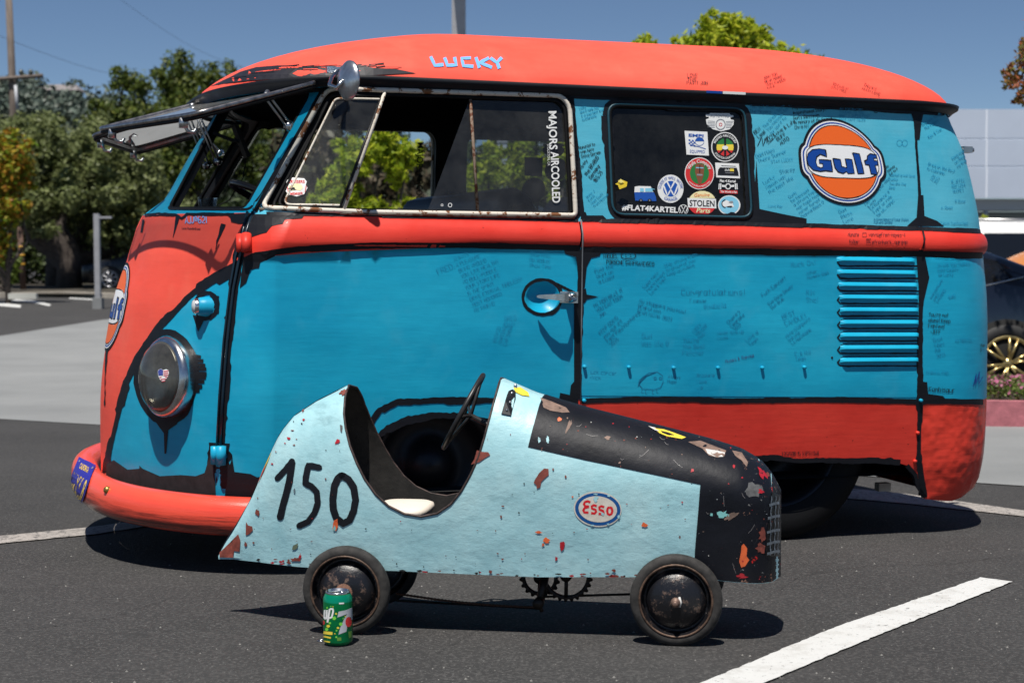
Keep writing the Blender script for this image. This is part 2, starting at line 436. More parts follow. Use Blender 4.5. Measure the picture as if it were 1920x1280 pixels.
M_GLASS2 = glass('hazy_sliding_glass', (.42, .47, .52), 1.0, dust=.07)
M_TINT = glass('dark_tinted_glass', (.035, .045, .065), .8, dust=.035)
M_WHITE = mat('sticker_white', (.78, .78, .76), .4)
M_MARK = mat('black_marker', (.006, .007, .012), .5)
M_MARKT = mat('faded_marker', (.006, .17, .32), .5)
M_MARKV = mat('washed_out_marker', (.008, .255, .45), .5)
M_MARKR = mat('dark_red_marker', (.22, .02, .02), .5)
def flat(n, c, r=.45): return mat('print_' + n, c, r)

# ================================================================== GROUND
ASPH = bpy.data.materials.new('asphalt')
t, b, o = nodes(ASPH)
c = ramp(t, ntex(t, .9, 7, .62), [(.28, (.034, .033, .0325)), (.5, (.046, .0445, .0435)), (.72, (.062, .060, .059))])
c = mixc(t, ramp(t, ntex(t, 55, 3, .6), [(.35, .0), (.7, .55)]), c, (.030, .0295, .029))
c = mixc(t, ramp(t, ntex(t, 4.5, 5, .7, off=(3, 3, 0)), [(.5, 0), (.8, .5)]), c, (.026, .0255, .025))
c = mixc(t, ramp(t, ntex(t, 110, 2, .5, off=(1, 1, 1)), [(.50, 0), (.62, .42)]), c, (.115, .11, .105))
c = mixc(t, ramp(t, ntex(t, 170, 2, .5), [(.66, 0), (.70, .7)]), c, (.20, .195, .185))
c = mixc(t, ramp(t, ntex(t, 26, 4, .7, off=(4, 4, 4)), [(.73, 0), (.755, .8)]), c, (.24, .23, .22))
t.links.new(c, b.inputs['Base Color']); b.inputs['Roughness'].default_value = .86; b.inputs['Specular IOR Level'].default_value = .3
bump(t, b, ntex(t, 260, 3, .7), .0022, 1, bump(t, b, ntex(t, 70, 3, .7), .004))
CONC = bpy.data.materials.new('pale_concrete')
t, b, o = nodes(CONC)
c = ramp(t, ntex(t, .7, 7, .6), [(.3, (.20, .207, .205)), (.7, (.275, .282, .278))])
c = mixc(t, ramp(t, ntex(t, 90, 4, .7), [(.4, .0), (.75, .45)]), c, (.15, .15, .148))
t.links.new(c, b.inputs['Base Color']); b.inputs['Roughness'].default_value = .85; bump(t, b, ntex(t, 150, 3, .7), .003)
LINE = bpy.data.materials.new('worn_white_line_paint')
t, b, o = nodes(LINE)
c = ramp(t, ntex(t, 12, 6, .7), [(.25, (.42, .41, .38)), (.5, (.60, .60, .58))])
c = mixc(t, ramp(t, ntex(t, 60, 5, .75), [(.60, 0), (.66, .85)]), c, (.09, .09, .088))
t.links.new(c, b.inputs['Base Color']); b.inputs['Roughness'].default_value = .7; bump(t, b, ntex(t, 200, 3, .7), .002)
LINE2 = bpy.data.materials.new('dull_worn_line_paint'); t, b, o = nodes(LINE2)
c = ramp(t, ntex(t, 12, 6, .7), [(.25, (.22, .20, .18)), (.6, (.38, .35, .32))]); c = mixc(t, ramp(t, ntex(t, 50, 5, .75), [(.52, 0), (.60, .9)]), c, (.08, .078, .075))
t.links.new(c, b.inputs['Base Color']); b.inputs['Roughness'].default_value = .8
def sheet(name, pts, m, dz, cell=.5, kind='structure'):
    if m in (LINE, LINE2) and pts[0].y < 12:
        P = [(x + random.gauss(0, .0013), y + random.gauss(0, .0013)) for x, y in dens([(p[0], p[1]) for p in pts], .02)]
    else: P = dens([(p[0], p[1]) for p in pts], cell)
    V, fs = trimesh(P, [], cell)
    o = mk(name, [(x, y, gz(y) + dz) for x, y in V], fs, m, None, True)
    if kind: o['kind'] = kind
    return o
ys = [-3, -1, 1, 2, 3, 3.4, 4, 5, 6, 7, 8, 9, 10, 11, 12, 13, 14, 15, 16, 17, 20, 30, 60, 120, 400, 1500]; xs_ = [-1500, -200, -50, -20, -10, -5, -2.5, 0, 2.5, 5, 10, 20, 50, 200, 1500]
vs = [(x, y, gz(y)) for y in ys for x in xs_]; nx = len(xs_)
g_ = mk('asphalt_ground', vs, [(j * nx + i, j * nx + i + 1, (j + 1) * nx + i + 1, (j + 1) * nx + i) for j in range(len(ys) - 1) for i in range(nx - 1)], ASPH); g_['kind'] = 'structure'
L1 = gnd(-250, 776); L2 = gnd(190, 795); 
sheet('concrete_pavement', [gnd(-420, 660), gnd(0, 630), gnd(190, 600), gnd(560, 566), gnd(1500, 620), gnd(2400, 700), gnd(2600, 960), gnd(1920, 912), gnd(1845, 907), gnd(1000, 855), gnd(190, 797), gnd(0, 786), gnd(-420, 772)], CONC, .004, .8)
def ridge(a, b_, wd_, m, name, dz=.004):
    a = Vector(a); b_ = Vector(b_); d = (b_ - a); d.z = 0; d.normalize(); n = Vector((-d.y, d.x, 0)) * wd_ / 2
    return sheet(name, [a - n, b_ - n, b_ + n, a + n], m, dz, .3)
sheet('painted_line', [gnd(1296, 1290), gnd(1415, 1290), gnd(1640, 1195), gnd(1898, 1092), gnd(1838, 1084), gnd(1560, 1180)], LINE, .004, .15)
sheet('painted_line', [gnd(-60, 1012), gnd(165, 990), gnd(330, 968), gnd(470, 947), gnd(476, 957), gnd(320, 981), gnd(175, 1003), gnd(-60, 1026)], LINE2, .004, .2)
sheet('painted_line', [gnd(1500, 908), gnd(1700, 927), gnd(1990, 968), gnd(1990, 977), gnd(1700, 945), gnd(1500, 928)], LINE2, .004, .2)
for q in ([gnd(0, 567), gnd(40, 572), gnd(38, 577), gnd(-20, 572)], [gnd(30, 561), gnd(62, 563), gnd(96, 571), gnd(92, 574), gnd(60, 567), gnd(20, 564)], [gnd(130, 558), gnd(180, 561), gnd(180, 563), gnd(130, 560)]):
    sheet('painted_line', q, LINE, .004, 3)
M_CRACK = mat('dark_crack', (.012, .012, .012), .9)  # even near-black colour of the crack ribbons
def crack(pts, wd_, m=M_CRACK, name='pavement_crack', dz=.003):
    P = dens(pts, 9, False); v = []; 
    for i, p in enumerate(P):
        w2 = wd_ * (.4 + .8 * random.random()); q = (p[0] + random.uniform(-3, 3), p[1] + random.uniform(-1.4, 1.4))
        g = gnd(*q); g.z += dz; v += [g + Vector((0, w2, 0)), g - Vector((0, w2, 0))]
    o = mk(name, v, [(2 * i, 2 * i + 1, 2 * i + 3, 2 * i + 2) for i in range(len(P) - 1)], m); o['kind'] = 'structure'; return o
crack([(0, 706), (80, 704), (190, 708)], .004); crack([(1115, 1112), (1150, 1098), (1185, 1110)], .002); crack([(820, 1225), (880, 1192), (900, 1180)], .0016)
crack([(1380, 1160), (1500, 1080), (1620, 1062), (1790, 1056), (1920, 1040)], .0012); crack([(60, 1180), (200, 1160), (330, 1120)], .0016)
# scattered light stones on the asphalt
peb = MB()
for _ in range(260):
    px = random.uniform(-80, 2000); py = random.uniform(960, 1290); g = gnd(px, py); r = random.uniform(.0012, .0035)
    k = len(peb.v); peb.add([g + Vector((math.cos(a) * r, math.sin(a) * r, 0)) for a in (0, 1.5, 3, 4.5)] + [g + Vector((0, 0, r * 1.1))], [(0, 1, 4), (1, 2, 4), (2, 3, 4), (3, 0, 4)])
o = peb.ob('loose_grit', mat('pale_grit', (.25, .24, .22), .8), None, False); tag(o, 'scattered pale grit and tiny stones lying on the dark asphalt', 'grit', kind='stuff')

# ================================================================== VAN
YAW = R(19.0); BP = R(1.0)
ey = Vector((-math.sin(YAW), math.cos(YAW), 0))
ex = Vector((math.cos(YAW) * math.cos(BP), math.sin(YAW) * math.cos(BP), -math.sin(BP)))
ez = ex.cross(ey)
r_ = ray(1085, 485); Pb = CAM + r_ * (4.6 / r_.y); Pb.z = 0; OB = Pb + ey * .81
MB_ = Matrix((ex, ey, ez)).transposed().to_4x4(); MB_.translation = OB
van = thing('camper_van', 'shortened vintage split-screen van hand-painted turquoise and orange-red with black outlines, tilted windscreen open', 'van', MB_)
TW = [(.03, .752), (.2, .782), (.4, .801), (.46, .806), (.65, .812), (.885, .81), (.97, .79), (1.10, .774), (1.37, .74)]
TXS = [(.03, -.93), (.85, -.93), (.97, -.88), (1.37, -.66)]
TXN = smooth_tab([(.03, -1.35), (.134, -1.355), (.352, -1.358), (.457, -1.352), (.561, -1.338), (.70, -1.313), (.804, -1.28), (.90, -1.252), (.972, -1.224), (1.0, -1.172), (1.18, -1.068), (1.37, -.955)])
TXR = smooth_tab([(.03, 1.46), (.05, 1.56), (.085, 1.612), (.154, 1.628), (.286, 1.628), (.475, 1.615), (.738, 1.60), (.887, 1.58), (.99, 1.578), (1.09, 1.562), (1.236, 1.525), (1.37, 1.462)])
RC = .3
def perim(s, w_, xs0, xn, xr, p=2.0, q=2.5):
    sg = 1
    if s < 0: s = -s; sg = -1
    if s <= 1:
        f = math.sin(s * math.pi / 2); a = xs0 - xn
        return xs0 - a * max(0, 1 - f ** q) ** (1 / p), -w_ * f * sg
    if s <= 3.2: return xs0 + (xr - RC - xs0) * (s - 1) / 2.2, -w_ * sg
    if s <= 3.65:
        th = (s - 3.2) / .45 * math.pi / 2; return xr - RC + RC * math.sin(th), -(w_ - RC + RC * math.cos(th)) * sg
    return xr, -(w_ - RC) * (1 - (s - 3.65) / .5) * sg
def bodyP(s, z):
    x, y = perim(s, lerp(z, TW), lerp(z, TXS), lerp(z, TXN), lerp(z, TXR), 1.6, 1.5)
    # belt moulding: a half-round swage along the doors and flanks, fading out on the nose
    k = 1 if x > -.95 else max(0, 1 - (-.95 - x) / .12)
    z0 = lerp(x, [(-1.0, .842), (-.8, .862), (-.3, .890), (2, .893)]); z1 = .967
    if k > 0 and z0 < z < z1:
        t = (z - z0) / (z1 - z0); g = .020 * (math.sin(math.pi * t) ** .55) * k
        n = Vector((0, -1, 0)) if s < 3.2 else Vector((math.sin(min(1, (s - 3.2) / .45) * math.pi / 2), -math.cos(min(1, (s - 3.2) / .45) * math.pi / 2), 0))
        if y > 0: n.y = -n.y
        return Vector((x + n.x * g, y + n.y * g, z))
    return Vector((x, y, z))
class BodyShell(Shell): pass
BS = Shell(bodyP, MB_, -.5, 4.15, 230, .03, 1.375, 96)
n_ = BS.N(2.0, .6)
if n_.y > 0: BS.sgn = -1
def zg(x): return 1.370 + .009 * x
GW = .748; GXF = -1.052; GXR = 1.476
def gut(s, e=0.0, dz=0.0):
    x, y = perim(s, GW + e, -.62, GXF - e, GXR + e, 2.0, 2.6); z = zg(x)
    z -= .014 * max(0, (-x - .75)) / .3
    return Vector((x, y, z + dz))
def roofP(s, r):
    g = gut(s, -.006); rho = 1 - r
    h = .208 * max(0, 1 - rho ** 3.3) ** .62
    xc = .2
    return Vector((xc + (g.x - xc) * rho, g.y * rho, g.z + .006 + h + .006 * (1 - rho)))
RS = Shell(roofP, MB_, -.6, 4.15, 160, 0, .97, 40)
if RS.N(2.0, .3).z < 0: RS.sgn = -1
def B(px, py): return BS.near(px, py)
def zpx(px, py): return BS.near(px, py)[1]
# --- seam lines in shell coordinates
hinge = BS.pab([(473, 398), (461, 440), (449, 480), (436, 540), (424, 640), (415, 750), (408, 850), (403, 925)], 12, False)
bseam = BS.pab([(1068, 190), (1074, 250), (1080, 330), (1086, 400), (1089, 440), (1087, 466), (1086, 600), (1084, 752), (1083, 790)], 20, False)
rseam = BS.pab([(1712, 208), (1718, 300), (1724, 400), (1728, 440), (1726, 470), (1725, 600), (1723, 752), (1722, 860), (1735, 930)], 20, False)
def seam_s(seam, z):
    P = sorted(seam, key=lambda p: p[1]); return lerp(z, [(p[1], p[0]) for p in P])
apil = BS.pab([(473, 398), (520, 310), (560, 240), (608, 160), (616, 150)], 12, False)
vline = BS.pab([(448, 492), (400, 518), (350, 558), (300, 612), (262, 665), (235, 720), (217, 790), (205, 850), (199, 888)], 12, False)
ZB = .968; ZM = .891; ZR = lambda s: lerp(s, [(1.6, .428), (3.0, .405), (4.15, .385)])
def belt0(s):   # lower edge of the belt moulding along the door
    x = bodyP(s, .9).x; return lerp(x, [(-1.0, .842), (-.8, .862), (-.3, .890), (2, .893)])
hs = lambda z: seam_s(hinge, z); bs = lambda z: seam_s(bseam, z); rs = lambda z: seam_s(rseam, z); As = lambda z: seam_s(apil, z)
def lin(f, a, b_, n=10): return [(f(a + (b_ - a) * i / n), a + (b_ - a) * i / n) for i in range(n + 1)]
IN = (.03, M_INSIDE)
# --- nose
zb_nose = .075
vl = [p for p in vline]
s_end = vl[-1]
nose_red = [(0, zb_nose), (s_end[0] * .9, zb_nose)] + vl[::-1] + [(hs(z), z) for z in (vl[0][1] + .02, .90, .94, ZB + .004)] + [(0, ZB + .004)]
panel('nose_panel', BS, dens(nose_red, .05), M_REDR, van, cell=.035, mirror=True, back=IN, label='orange-red upper nose panel')
nose_blue = [(s_end[0] * .9, zb_nose)] + [(hs(zb_nose + .02), zb_nose)] + lin(hs, zb_nose + .03, vl[0][1], 14) + vl
panel('nose_panel', BS, dens(nose_blue, .05), M_BLUE, van, cell=.035, mirror=True, back=IN, label='turquoise nose panel around the headlight')
# --- windscreen surround
ws_px = rcorner([(316, 389), (460, 389), (475, 362), (579, 180), (573, 166), (440, 178), (418, 196)], [9, 10, 4, 12, 10, 10, 8])
ws_hole = BS.pab(ws_px, 10)
sur = [(0, ZB + .004)] + [(As(z), z) for z in (ZB + .004, 1.05, 1.15, 1.25, 1.36)] + [(0, 1.36)]
panel('windscreen_surround', BS, dens(sur, .05), M_BLUE, van, [ws_hole], .03, mirror=True, reveal=(.03, M_BLACK), back=(.03, mat('dark_red_cab_paint', (.05, .006, .006), .5)))
# --- door
dtop = [(bs(z), z) for z in (.43, .55, .7, .8, .885)]
dw_px = rcorner([(492, 390), (614, 166), (1052, 180), (1068, 200), (1079, 404), (700, 398)], [14, 22, 12, 16, 8, 2])
door_hole = BS.pab(dw_px, 12)
dlow = BS.pab([(640, 915), (665, 880), (688, 800), (708, 772), (745, 752), (900, 750)], 10, False)
low = [(hs(.075), .075), (dlow[0][0], .075)] + dlow + [(bs(.43), dlow[-1][1])] + dtop[1:]
bl = [(s, belt0(s)) for s in np.linspace(bs(.9), hs(.86), 16)]
low = low[:-1] + [(float(s), float(z)) for s, z in bl] + lin(hs, .84, .10, 12)
dish_ab = BS.pab(ell(1017, 557, 31, 29, 28), 8)
door = panel('driver_door', BS, dens(low, .06), M_BLUE, van, [dish_ab], cell=.035, mirror=True, back=IN, label='turquoise front door with faded signatures')
mould = [(float(s), float(z)) for s, z in bl[::-1]] + [(bs(.93), .93), (bs(ZB), ZB), (hs(ZB) + .01, ZB), (hs(.91), .91)]
panel('belt_moulding', BS, dens(mould, .02), M_RED, van, cell=.012, mirror=True, back=IN)
up = [(hs(ZB) + .005, ZB)] + [(bs(ZB), ZB), (bs(1.1), 1.1), (bs(1.25), 1.25), (bs(1.36), 1.365)] + [(As(z), z) for z in (1.365, 1.3, 1.2, 1.1, 1.0)]
panel('door_window_surround', BS, dens(up, .05), M_BLUEU, van, [door_hole], .03, mirror=True, reveal=(.035, M_BLACK), back=(.035, M_INSIDE))
# sill and wheel arch
arch = BS.pab([(676, 905), (680, 862), (692, 826), (721, 803), (759, 784), (811, 776), (870, 776), (925, 786), (968, 820), (990, 870), (998, 915), (1002, 960)], 10, False)
sill = [(dlow[0][0] + .004, .12)] + arch[1:] + [(arch[-1][0], .12), (bs(.4) - .003, .12), (bs(.4) - .003, dlow[-1][1] - .004)] + [(p[0] + .003, p[1] - .004) for p in dlow[::-1][:-1]]
panel('wheel_arch_panel', BS, dens(sill, .03), M_BLUE, van, cell=.03, mirror=True, back=IN)
# --- flank
SE = 4.15
hole2 = BS.pab(rcorner([(1142, 197), (1395, 206), (1410, 410), (1152, 404)], [20, 18, 18, 20]), 12)
panel('upper_side_panel', BS, dens([(bs(ZB), ZB), (rs(ZB), ZB), (rs(1.15), 1.15), (rs(1.38), 1.372), (bs(1.37), 1.365), (bs(1.2), 1.2), (bs(1.08), 1.08)], .06), M_BLUEU, van, [hole2], .03, mirror=True, reveal=(.035, M_BLACK), back=(.035, M_INSIDE), label='turquoise upper flank with the round emblem')
panel('rear_quarter_panel', BS, dens([(rs(ZB), ZB), (SE, ZB), (SE, 1.375), (rs(1.38), 1.375), (rs(1.15), 1.15)], .06), M_BLUEU, van, cell=.035, mirror=True, back=IN, label='turquoise upper rear corner')
panel('belt_moulding', BS, dens([(bs(ZM) + .003, ZM), (rs(ZM), ZM), (rs(ZB), ZB), (bs(ZB) + .003, ZB)], .02), M_RED, van, cell=.012, mirror=True)
panel('belt_moulding', BS, dens([(rs(ZM), ZM), (SE, ZM), (SE, ZB), (rs(ZB), ZB)], .02), M_RED, van, cell=.012, mirror=True)
zr = ZR
panel('lower_side_panel', BS, dens([(bs(.5), zr(1.6)), (rs(.5), zr(3.0)), (rs(.6), .6), (rs(.85), ZM), (bs(.88), ZM), (bs(.7), .7)], .06), M_BLUE, van, cell=.04, mirror=True, back=IN, label='turquoise lower flank with signatures and louvres')
panel('rear_quarter_panel', BS, dens([(rs(.5), zr(3.0)), (SE, zr(4.15)), (SE, ZM), (rs(.85), ZM), (rs(.6), .6)], .06), M_BLUE, van, cell=.035, mirror=True, back=IN, label='turquoise lower rear corner')
bot = BS.pab([(1300, 858), (1450, 858), (1600, 862), (1672, 864), (1700, 872), (1716, 893), (1724, 915), (1737, 934)], 10, False)
panel('red_sill_panel', BS, dens([(bs(.3), .19), (bot[0][0], .20)] + bot[:-1] + [(rs(z), z) for z in (.12, .2, .3)] + [(rs(.4), zr(3.0)), (bs(.42), zr(1.6))], .05), M_RED, van, cell=.035, mirror=True, back=IN)
rb = [(rs(.06), bot[-1][1])] + BS.pab([(1760, 938), (1798, 931), (1822, 912)], 8, False)
panel('rear_apron', BS, dens([rb[0], rb[1], (3.45, .04), (SE, .04), (SE, zr(4.15)), (rs(.4), zr(3.0)), (rs(.2), .2)], .05), M_REDD, van, cell=.03, mirror=True, back=IN, label='dented red rear corner')
# floor, inner wheel wells
fl = MB(); 
for s in [i * .1 for i in range(0, 42)]:
    pass
pts = [bodyP(s, .16) for s in [i * .083 for i in range(51)]]; pts = [Vector((p.x * .97, p.y * .95, .15)) for p in pts]
N_ = len(pts); fv = pts + [Vector((p.x, -p.y, p.z)) for p in pts]
mk('floor_pan', fv, [(i, i + 1, N_ + i + 1, N_ + i) for i in range(N_ - 1)], mat('underbody_black', (.008, .008, .008), .9), van)
wb = MB()
for cx_ in (-.42, .70):
    for sy in (-1, 1): MB().box((cx_, sy * .48, .34), (.82, .02, .40)).ob('wheel_well', MATS['underbody_black'], van, False); MB().box((cx_, sy * .63, .53), (.82, .28, .02)).ob('wheel_well', MATS['underbody_black'], van, False)
# --- roof
rp = [(0, 0), (SE, 0), (SE, .97), (0, .97)]
def grid(name, sh, a0, a1, na, b0, b1, nb, m, parent, mirror=False, off=0, label=None):
    V = []; 
    for i in range(na + 1):
        for j in range(nb + 1): V.append(sh.P(a0 + (a1 - a0) * i / na, b0 + (b1 - b0) * j / nb, off))
    fs = [(i * (nb + 1) + j, (i + 1) * (nb + 1) + j, (i + 1) * (nb + 1) + j + 1, i * (nb + 1) + j + 1) for i in range(na) for j in range(nb)]
    return mk(name, V, fs, m, parent, True, None, label)
rv = []; NA = 128; NB = 26
for j in range(NB + 1):
    r = (j / NB) ** 1.5 * .995
    for i in range(2 * NA):
        s = i / NA * SE
        if i > NA: s = -(2 * NA - i) / NA * SE
        p = roofP(abs(s), r); rv.append(Vector((p.x, p.y if s >= 0 else -p.y, p.z)))
M2 = 2 * NA
rf = [(j * M2 + i, j * M2 + (i + 1) % M2, (j + 1) * M2 + (i + 1) % M2, (j + 1) * M2 + i) for j in range(NB) for i in range(M2)] + [tuple(NB * M2 + i for i in range(M2))]
mk('roof', rv, rf, M_REDR, van)
hv = [Vector((p.x * .975, p.y * .955, p.z - .035)) for p in rv]
mk('headliner', hv, [f[::-1] for f in rf], M_INSIDE, van)
# gutter rail
def loop(fn, n=150):
    out = []
    for i in range(2 * n):
        s = i / n * SE
        if i > n: s = -(2 * n - i) / n * SE
        p = fn(abs(s)); out.append(Vector((p.x, p.y if s >= 0 else -p.y, p.z)))
    return out
ga = loop(lambda s: gut(s, .016, -.002)); gb = loop(lambda s: gut(s, .018, .010)); gc = loop(lambda s: gut(s, -.004, .014)); gd = loop(lambda s: gut(s, -.002, -.020)); ge = loop(lambda s: gut(s, .006, -.010))
gv = gd + ge + ga + gb + gc; n = len(ga)
mk('drip_rail', gv, [(k * n + i, k * n + (i + 1) % n, (k + 1) * n + (i + 1) % n, (k + 1) * n + i) for k in range(4) for i in range(n)], M_BLACK, van)
# underside lip of the peak in blue
vsr = loop(lambda s: gut(s, -.004, -.018)); inn = [Vector((p.x * .93 + .0, p.y * .96, p.z + .004)) for p in vsr]
mk('visor_lining', vsr + inn, [(i, (i + 1) % n, n + (i + 1) % n, n + i) for i in range(n)], M_BLUE, van)
def sidept(px, py, y):
    "point where the line of sight crosses the lengthwise plane y = const of the van"
    d = BS.R @ ray(px, py); t = (y - BS.o.y) / d.y; return BS.o + d * t
def on(px, py, off=0.0): return BS.P(*BS.near(px, py), off)
# ------------------------------------------------ black brush outlines
D = Decal(BS, .0012)
K = M_BLACK
D.line([(617, 162), (760, 166), (1085, 178), (1400, 191), (1725, 207), (1783, 211)], 13, K, rough=1.2, blocky=1.5)
D.line([(600, 158), (640, 156)], 14, K)
D.line([(1070, 182), (1076, 250), (1083, 330), (1088, 405)], 12, K, blocky=2, rough=2)
D.line([(1089, 466), (1087, 600), (1085, 746)], 9, K, rough=2, blocky=2.5)
D.line([(1714, 208), (1720, 300), (1727, 425)], 5, K, rough=2); D.line([(1727, 468), (1726, 600), (1724, 752), (1722, 860), (1733, 932)], 8, K, rough=3, blocky=3)
for q in ([(1706, 206), (1733, 206), (1727, 232), (1724, 262), (1717, 262), (1714, 232)], [(1721, 366), (1731, 366), (1733, 405), (1756, 414), (1770, 424), (1700, 424), (1718, 408)],
          [(1727, 715), (1738, 716), (1740, 738), (1768, 742), (1774, 750), (1727, 752)], [(1718, 480), (1734, 480), (1742, 520), (1728, 580), (1722, 540)],
          [(1068, 740), (1070, 722), (1076, 715), (1076, 560), (1088, 560), (1088, 748), (1048, 748), (1050, 736)],
          [(1088, 470), (1128, 470), (1124, 480), (1108, 484), (1100, 500), (1096, 540), (1088, 540)],
          [(1056, 466), (1088, 466), (1088, 500), (1082, 500), (1080, 482), (1060, 476)],
          [(1092, 545), (1098, 540), (1100, 552), (1122, 556), (1100, 561), (1096, 568), (1090, 566)],
          [(1412, 396), (1418, 300), (1424, 392), (1470, 402), (1512, 410), (1512, 422), (1400, 420)],
          [(1090, 396), (1098, 398), (1100, 404), (1130, 404), (1140, 414), (1088, 413)],
          [(457, 482), (520, 470), (516, 480), (500, 488), (488, 492), (486, 502), (470, 506), (462, 530), (450, 540)],
          [(476, 402), (570, 404), (566, 410), (534, 412), (530, 420), (510, 424), (500, 436), (474, 444), (462, 440)],
          [(424, 402), (462, 400), (466, 420), (448, 420), (434, 416), (432, 408)],
          [(446, 498), (424, 506), (396, 520), (360, 552), (372, 552), (406, 530), (412, 534), (436, 520)]):
    D.poly(q, K, .0003)
D.line([(500, 400), (700, 404), (900, 408), (1084, 413)], 6, K, rough=1, blocky=1.2)
D.line([(1092, 413), (1400, 420), (1600, 425), (1725, 429), (1838, 433)], 7, K, rough=1, blocky=1.2)
D.line([(458, 488), (480, 478), (560, 467), (700, 460), (900, 460), (1086, 465)], 10, K, rough=1, blocky=1.2)
D.line([(1090, 468), (1400, 472), (1725, 476), (1842, 479)], 11, K, rough=1, blocky=1.2)
D.line([(1090, 751), (1200, 748), (1400, 751), (1550, 749), (1725, 752), (1843, 753)], 9, K, rough=1.5, blocky=1.5)
D.line([(1330, 858), (1450, 859), (1500, 863), (1640, 862), (1688, 866)], 9, K, rough=3, blocky=3)
D.line([(1700, 872), (1716, 890), (1722, 915), (1735, 932)], 8, K, rough=3)
D.line([(450, 494), (400, 520), (350, 560), (300, 614), (262, 667), (235, 722), (217, 792), (205, 850), (200, 890)], lambda t: 11 - 3 * t, K, rough=2.5, blocky=5)
D.line([(470, 400), (458, 440), (449, 480), (437, 540), (427, 640), (419, 740), (413, 830)], 16, K, rough=2, blocky=4)
D.line([(412, 830), (410, 870), (408, 915)], 36, K, rough=8, blocky=8)
D.line([(608, 166), (566, 243), (524, 315), (478, 396)], 10, K, rough=2)
# window surrounds
D.line(rcorner([(1136, 191), (1398, 201), (1412, 411), (1146, 406)], [26, 24, 24, 26]), 15, K, closed=True, rough=3, blocky=5)
D.line(rcorner([(486, 396), (612, 160), (1058, 174), (1074, 196), (1083, 409)], [14, 22, 12, 16, 8])[4:], 7, K, rough=3, blocky=2)
D.line(rcorner([(312, 392), (468, 393), (490, 366), (600, 178)], [9, 10, 4, 6]), 4, K, .0003)
# arch lines
D.line([(650, 915), (672, 870), (690, 800), (712, 768), (745, 752), (900, 750), (1084, 752)], lambda t: 11 - 2 * t, K, rough=3, blocky=3)
D.line([(676, 890), (684, 850), (695, 828), (722, 806), (760, 788), (811, 779), (870, 778), (960, 812)], 9, K, rough=7, blocky=4)
# around the headlight and indicator
hl = (311, 707)
D.line(ell(313, 706, 56, 84, 48), lambda t: 9, K, closed=True, rough=4, blocky=3)
D.poly([(276, 765), (345, 768), (332, 795), (316, 806), (312, 850), (309, 850), (308, 812), (292, 790)], K, .0003)
for i in range(9): D.line([(362, 668 + i * 8), (372 + 16 * math.sin((i + 1) * .33), 668 + i * 8 + random.uniform(-2, 2))], 7, K, .0003, rough=3)
D.line(ell(388, 573, 20, 24, 30), 7, K, closed=True, rough=4, blocky=3)
for i in range(4): D.line([(402, 556 + i * 9), (411, 558 + i * 9)], 6, K, .0003, rough=2)
D.poly([(362, 590), (385, 596), (372, 622)], K, .0003)
D.line(ell(1017, 557, 36, 33, 40), 6, K, closed=True, rough=3, blocky=1)
for i in range(6): D.line([(1040 + i * 6, 531 + i * 3), (1048 + i * 6, 534 + i * 3)], 5, K, .0003)
# dirty lower edge of the nose
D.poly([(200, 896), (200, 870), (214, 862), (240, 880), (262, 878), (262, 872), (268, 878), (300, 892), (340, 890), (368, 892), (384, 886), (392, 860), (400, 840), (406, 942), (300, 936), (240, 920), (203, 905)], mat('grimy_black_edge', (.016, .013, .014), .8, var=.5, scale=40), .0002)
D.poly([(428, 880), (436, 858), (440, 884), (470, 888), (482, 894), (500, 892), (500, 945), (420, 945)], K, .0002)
# drips and strokes on the red nose
D.line([(272, 404), (300, 402), (331, 403), (341, 410), (352, 402), (440, 402)], 5, K, rough=3)
D.line([(334, 404), (330, 425), (325, 446)], lambda t: 7 * (1 - t) + .6, K, .0003)
D.line([(270, 412), (266, 436)], 4, K, .0003)
D.line([(419, 420), (413, 440), (408, 452), (405, 468)], lambda t: 8 * (1 - t) + .8, K, .0003, rough=3)
D.line([(202, 640), (198, 700), (196, 760)], lambda t: 6 * (1 - t), K, .0003, rough=3)
D.ob('painted_outline', van)
# brush texture along the roof edge
DR = Decal(RS, .0012)
DR.poly([(395, 166), (420, 152), (450, 136), (480, 127), (520, 124), (560, 124), (600, 128), (640, 126), (680, 126), (700, 132), (740, 134), (780, 143), (700, 145), (640, 146), (540, 150), (470, 156), (425, 162)], mat('streaked_black', (.014, .013, .018), .5, var=.4, scale=30), 0)
for i in range(34):
    x = random.uniform(430, 740); y = 150 - 26 * math.sin((x - 400) / 130 if x < 560 else 1.2) + random.uniform(-3, 9)
    DR.line([(x, y), (x + random.uniform(14, 46), y - random.uniform(-2, 4))], random.uniform(1, 2.6), M_BLACK if i % 3 else M_REDR, .0004, rough=1)
L = lambda pts: [(600 + p[0] / 3, 60 + p[1] / 3) for p in pts]
LB = mat('pale_blue_lettering', (.16, .42, .82), .5)
for G_ in ([[(622, 142), (645, 192), (694, 188)]], [[(700, 148), (716, 192), (766, 190), (756, 146)]], [[(848, 150), (796, 152), (806, 194), (862, 198)]], [[(876, 146), (896, 206)], [(950, 150), (896, 176), (966, 204)]], [[(958, 150), (994, 176), (1022, 148)], [(994, 172), (1008, 210)]]):
    DL = Decal(RS, .002)
    for q in G_: DL.line(L(q), 6, LB, .0, rough=1.0)
    DL.ob('painted_letter', van)
DR.ob('brushed_black_edge', van)
DR = Decal(RS, .0018); DR.hand('LOVE|THIS|PAINT JOB', 1288, 146, 7, M_MARK, 1, 1.3, .0006, lead=1.15)
DR.ob('roof_note', van); DR = Decal(RS, .0018); DR.hand('JOHN TOM|BEAR MOORE|VERY FAMOUS|CALIF', 1432, 150, 5, M_MARKR, -18, .9, .0006)
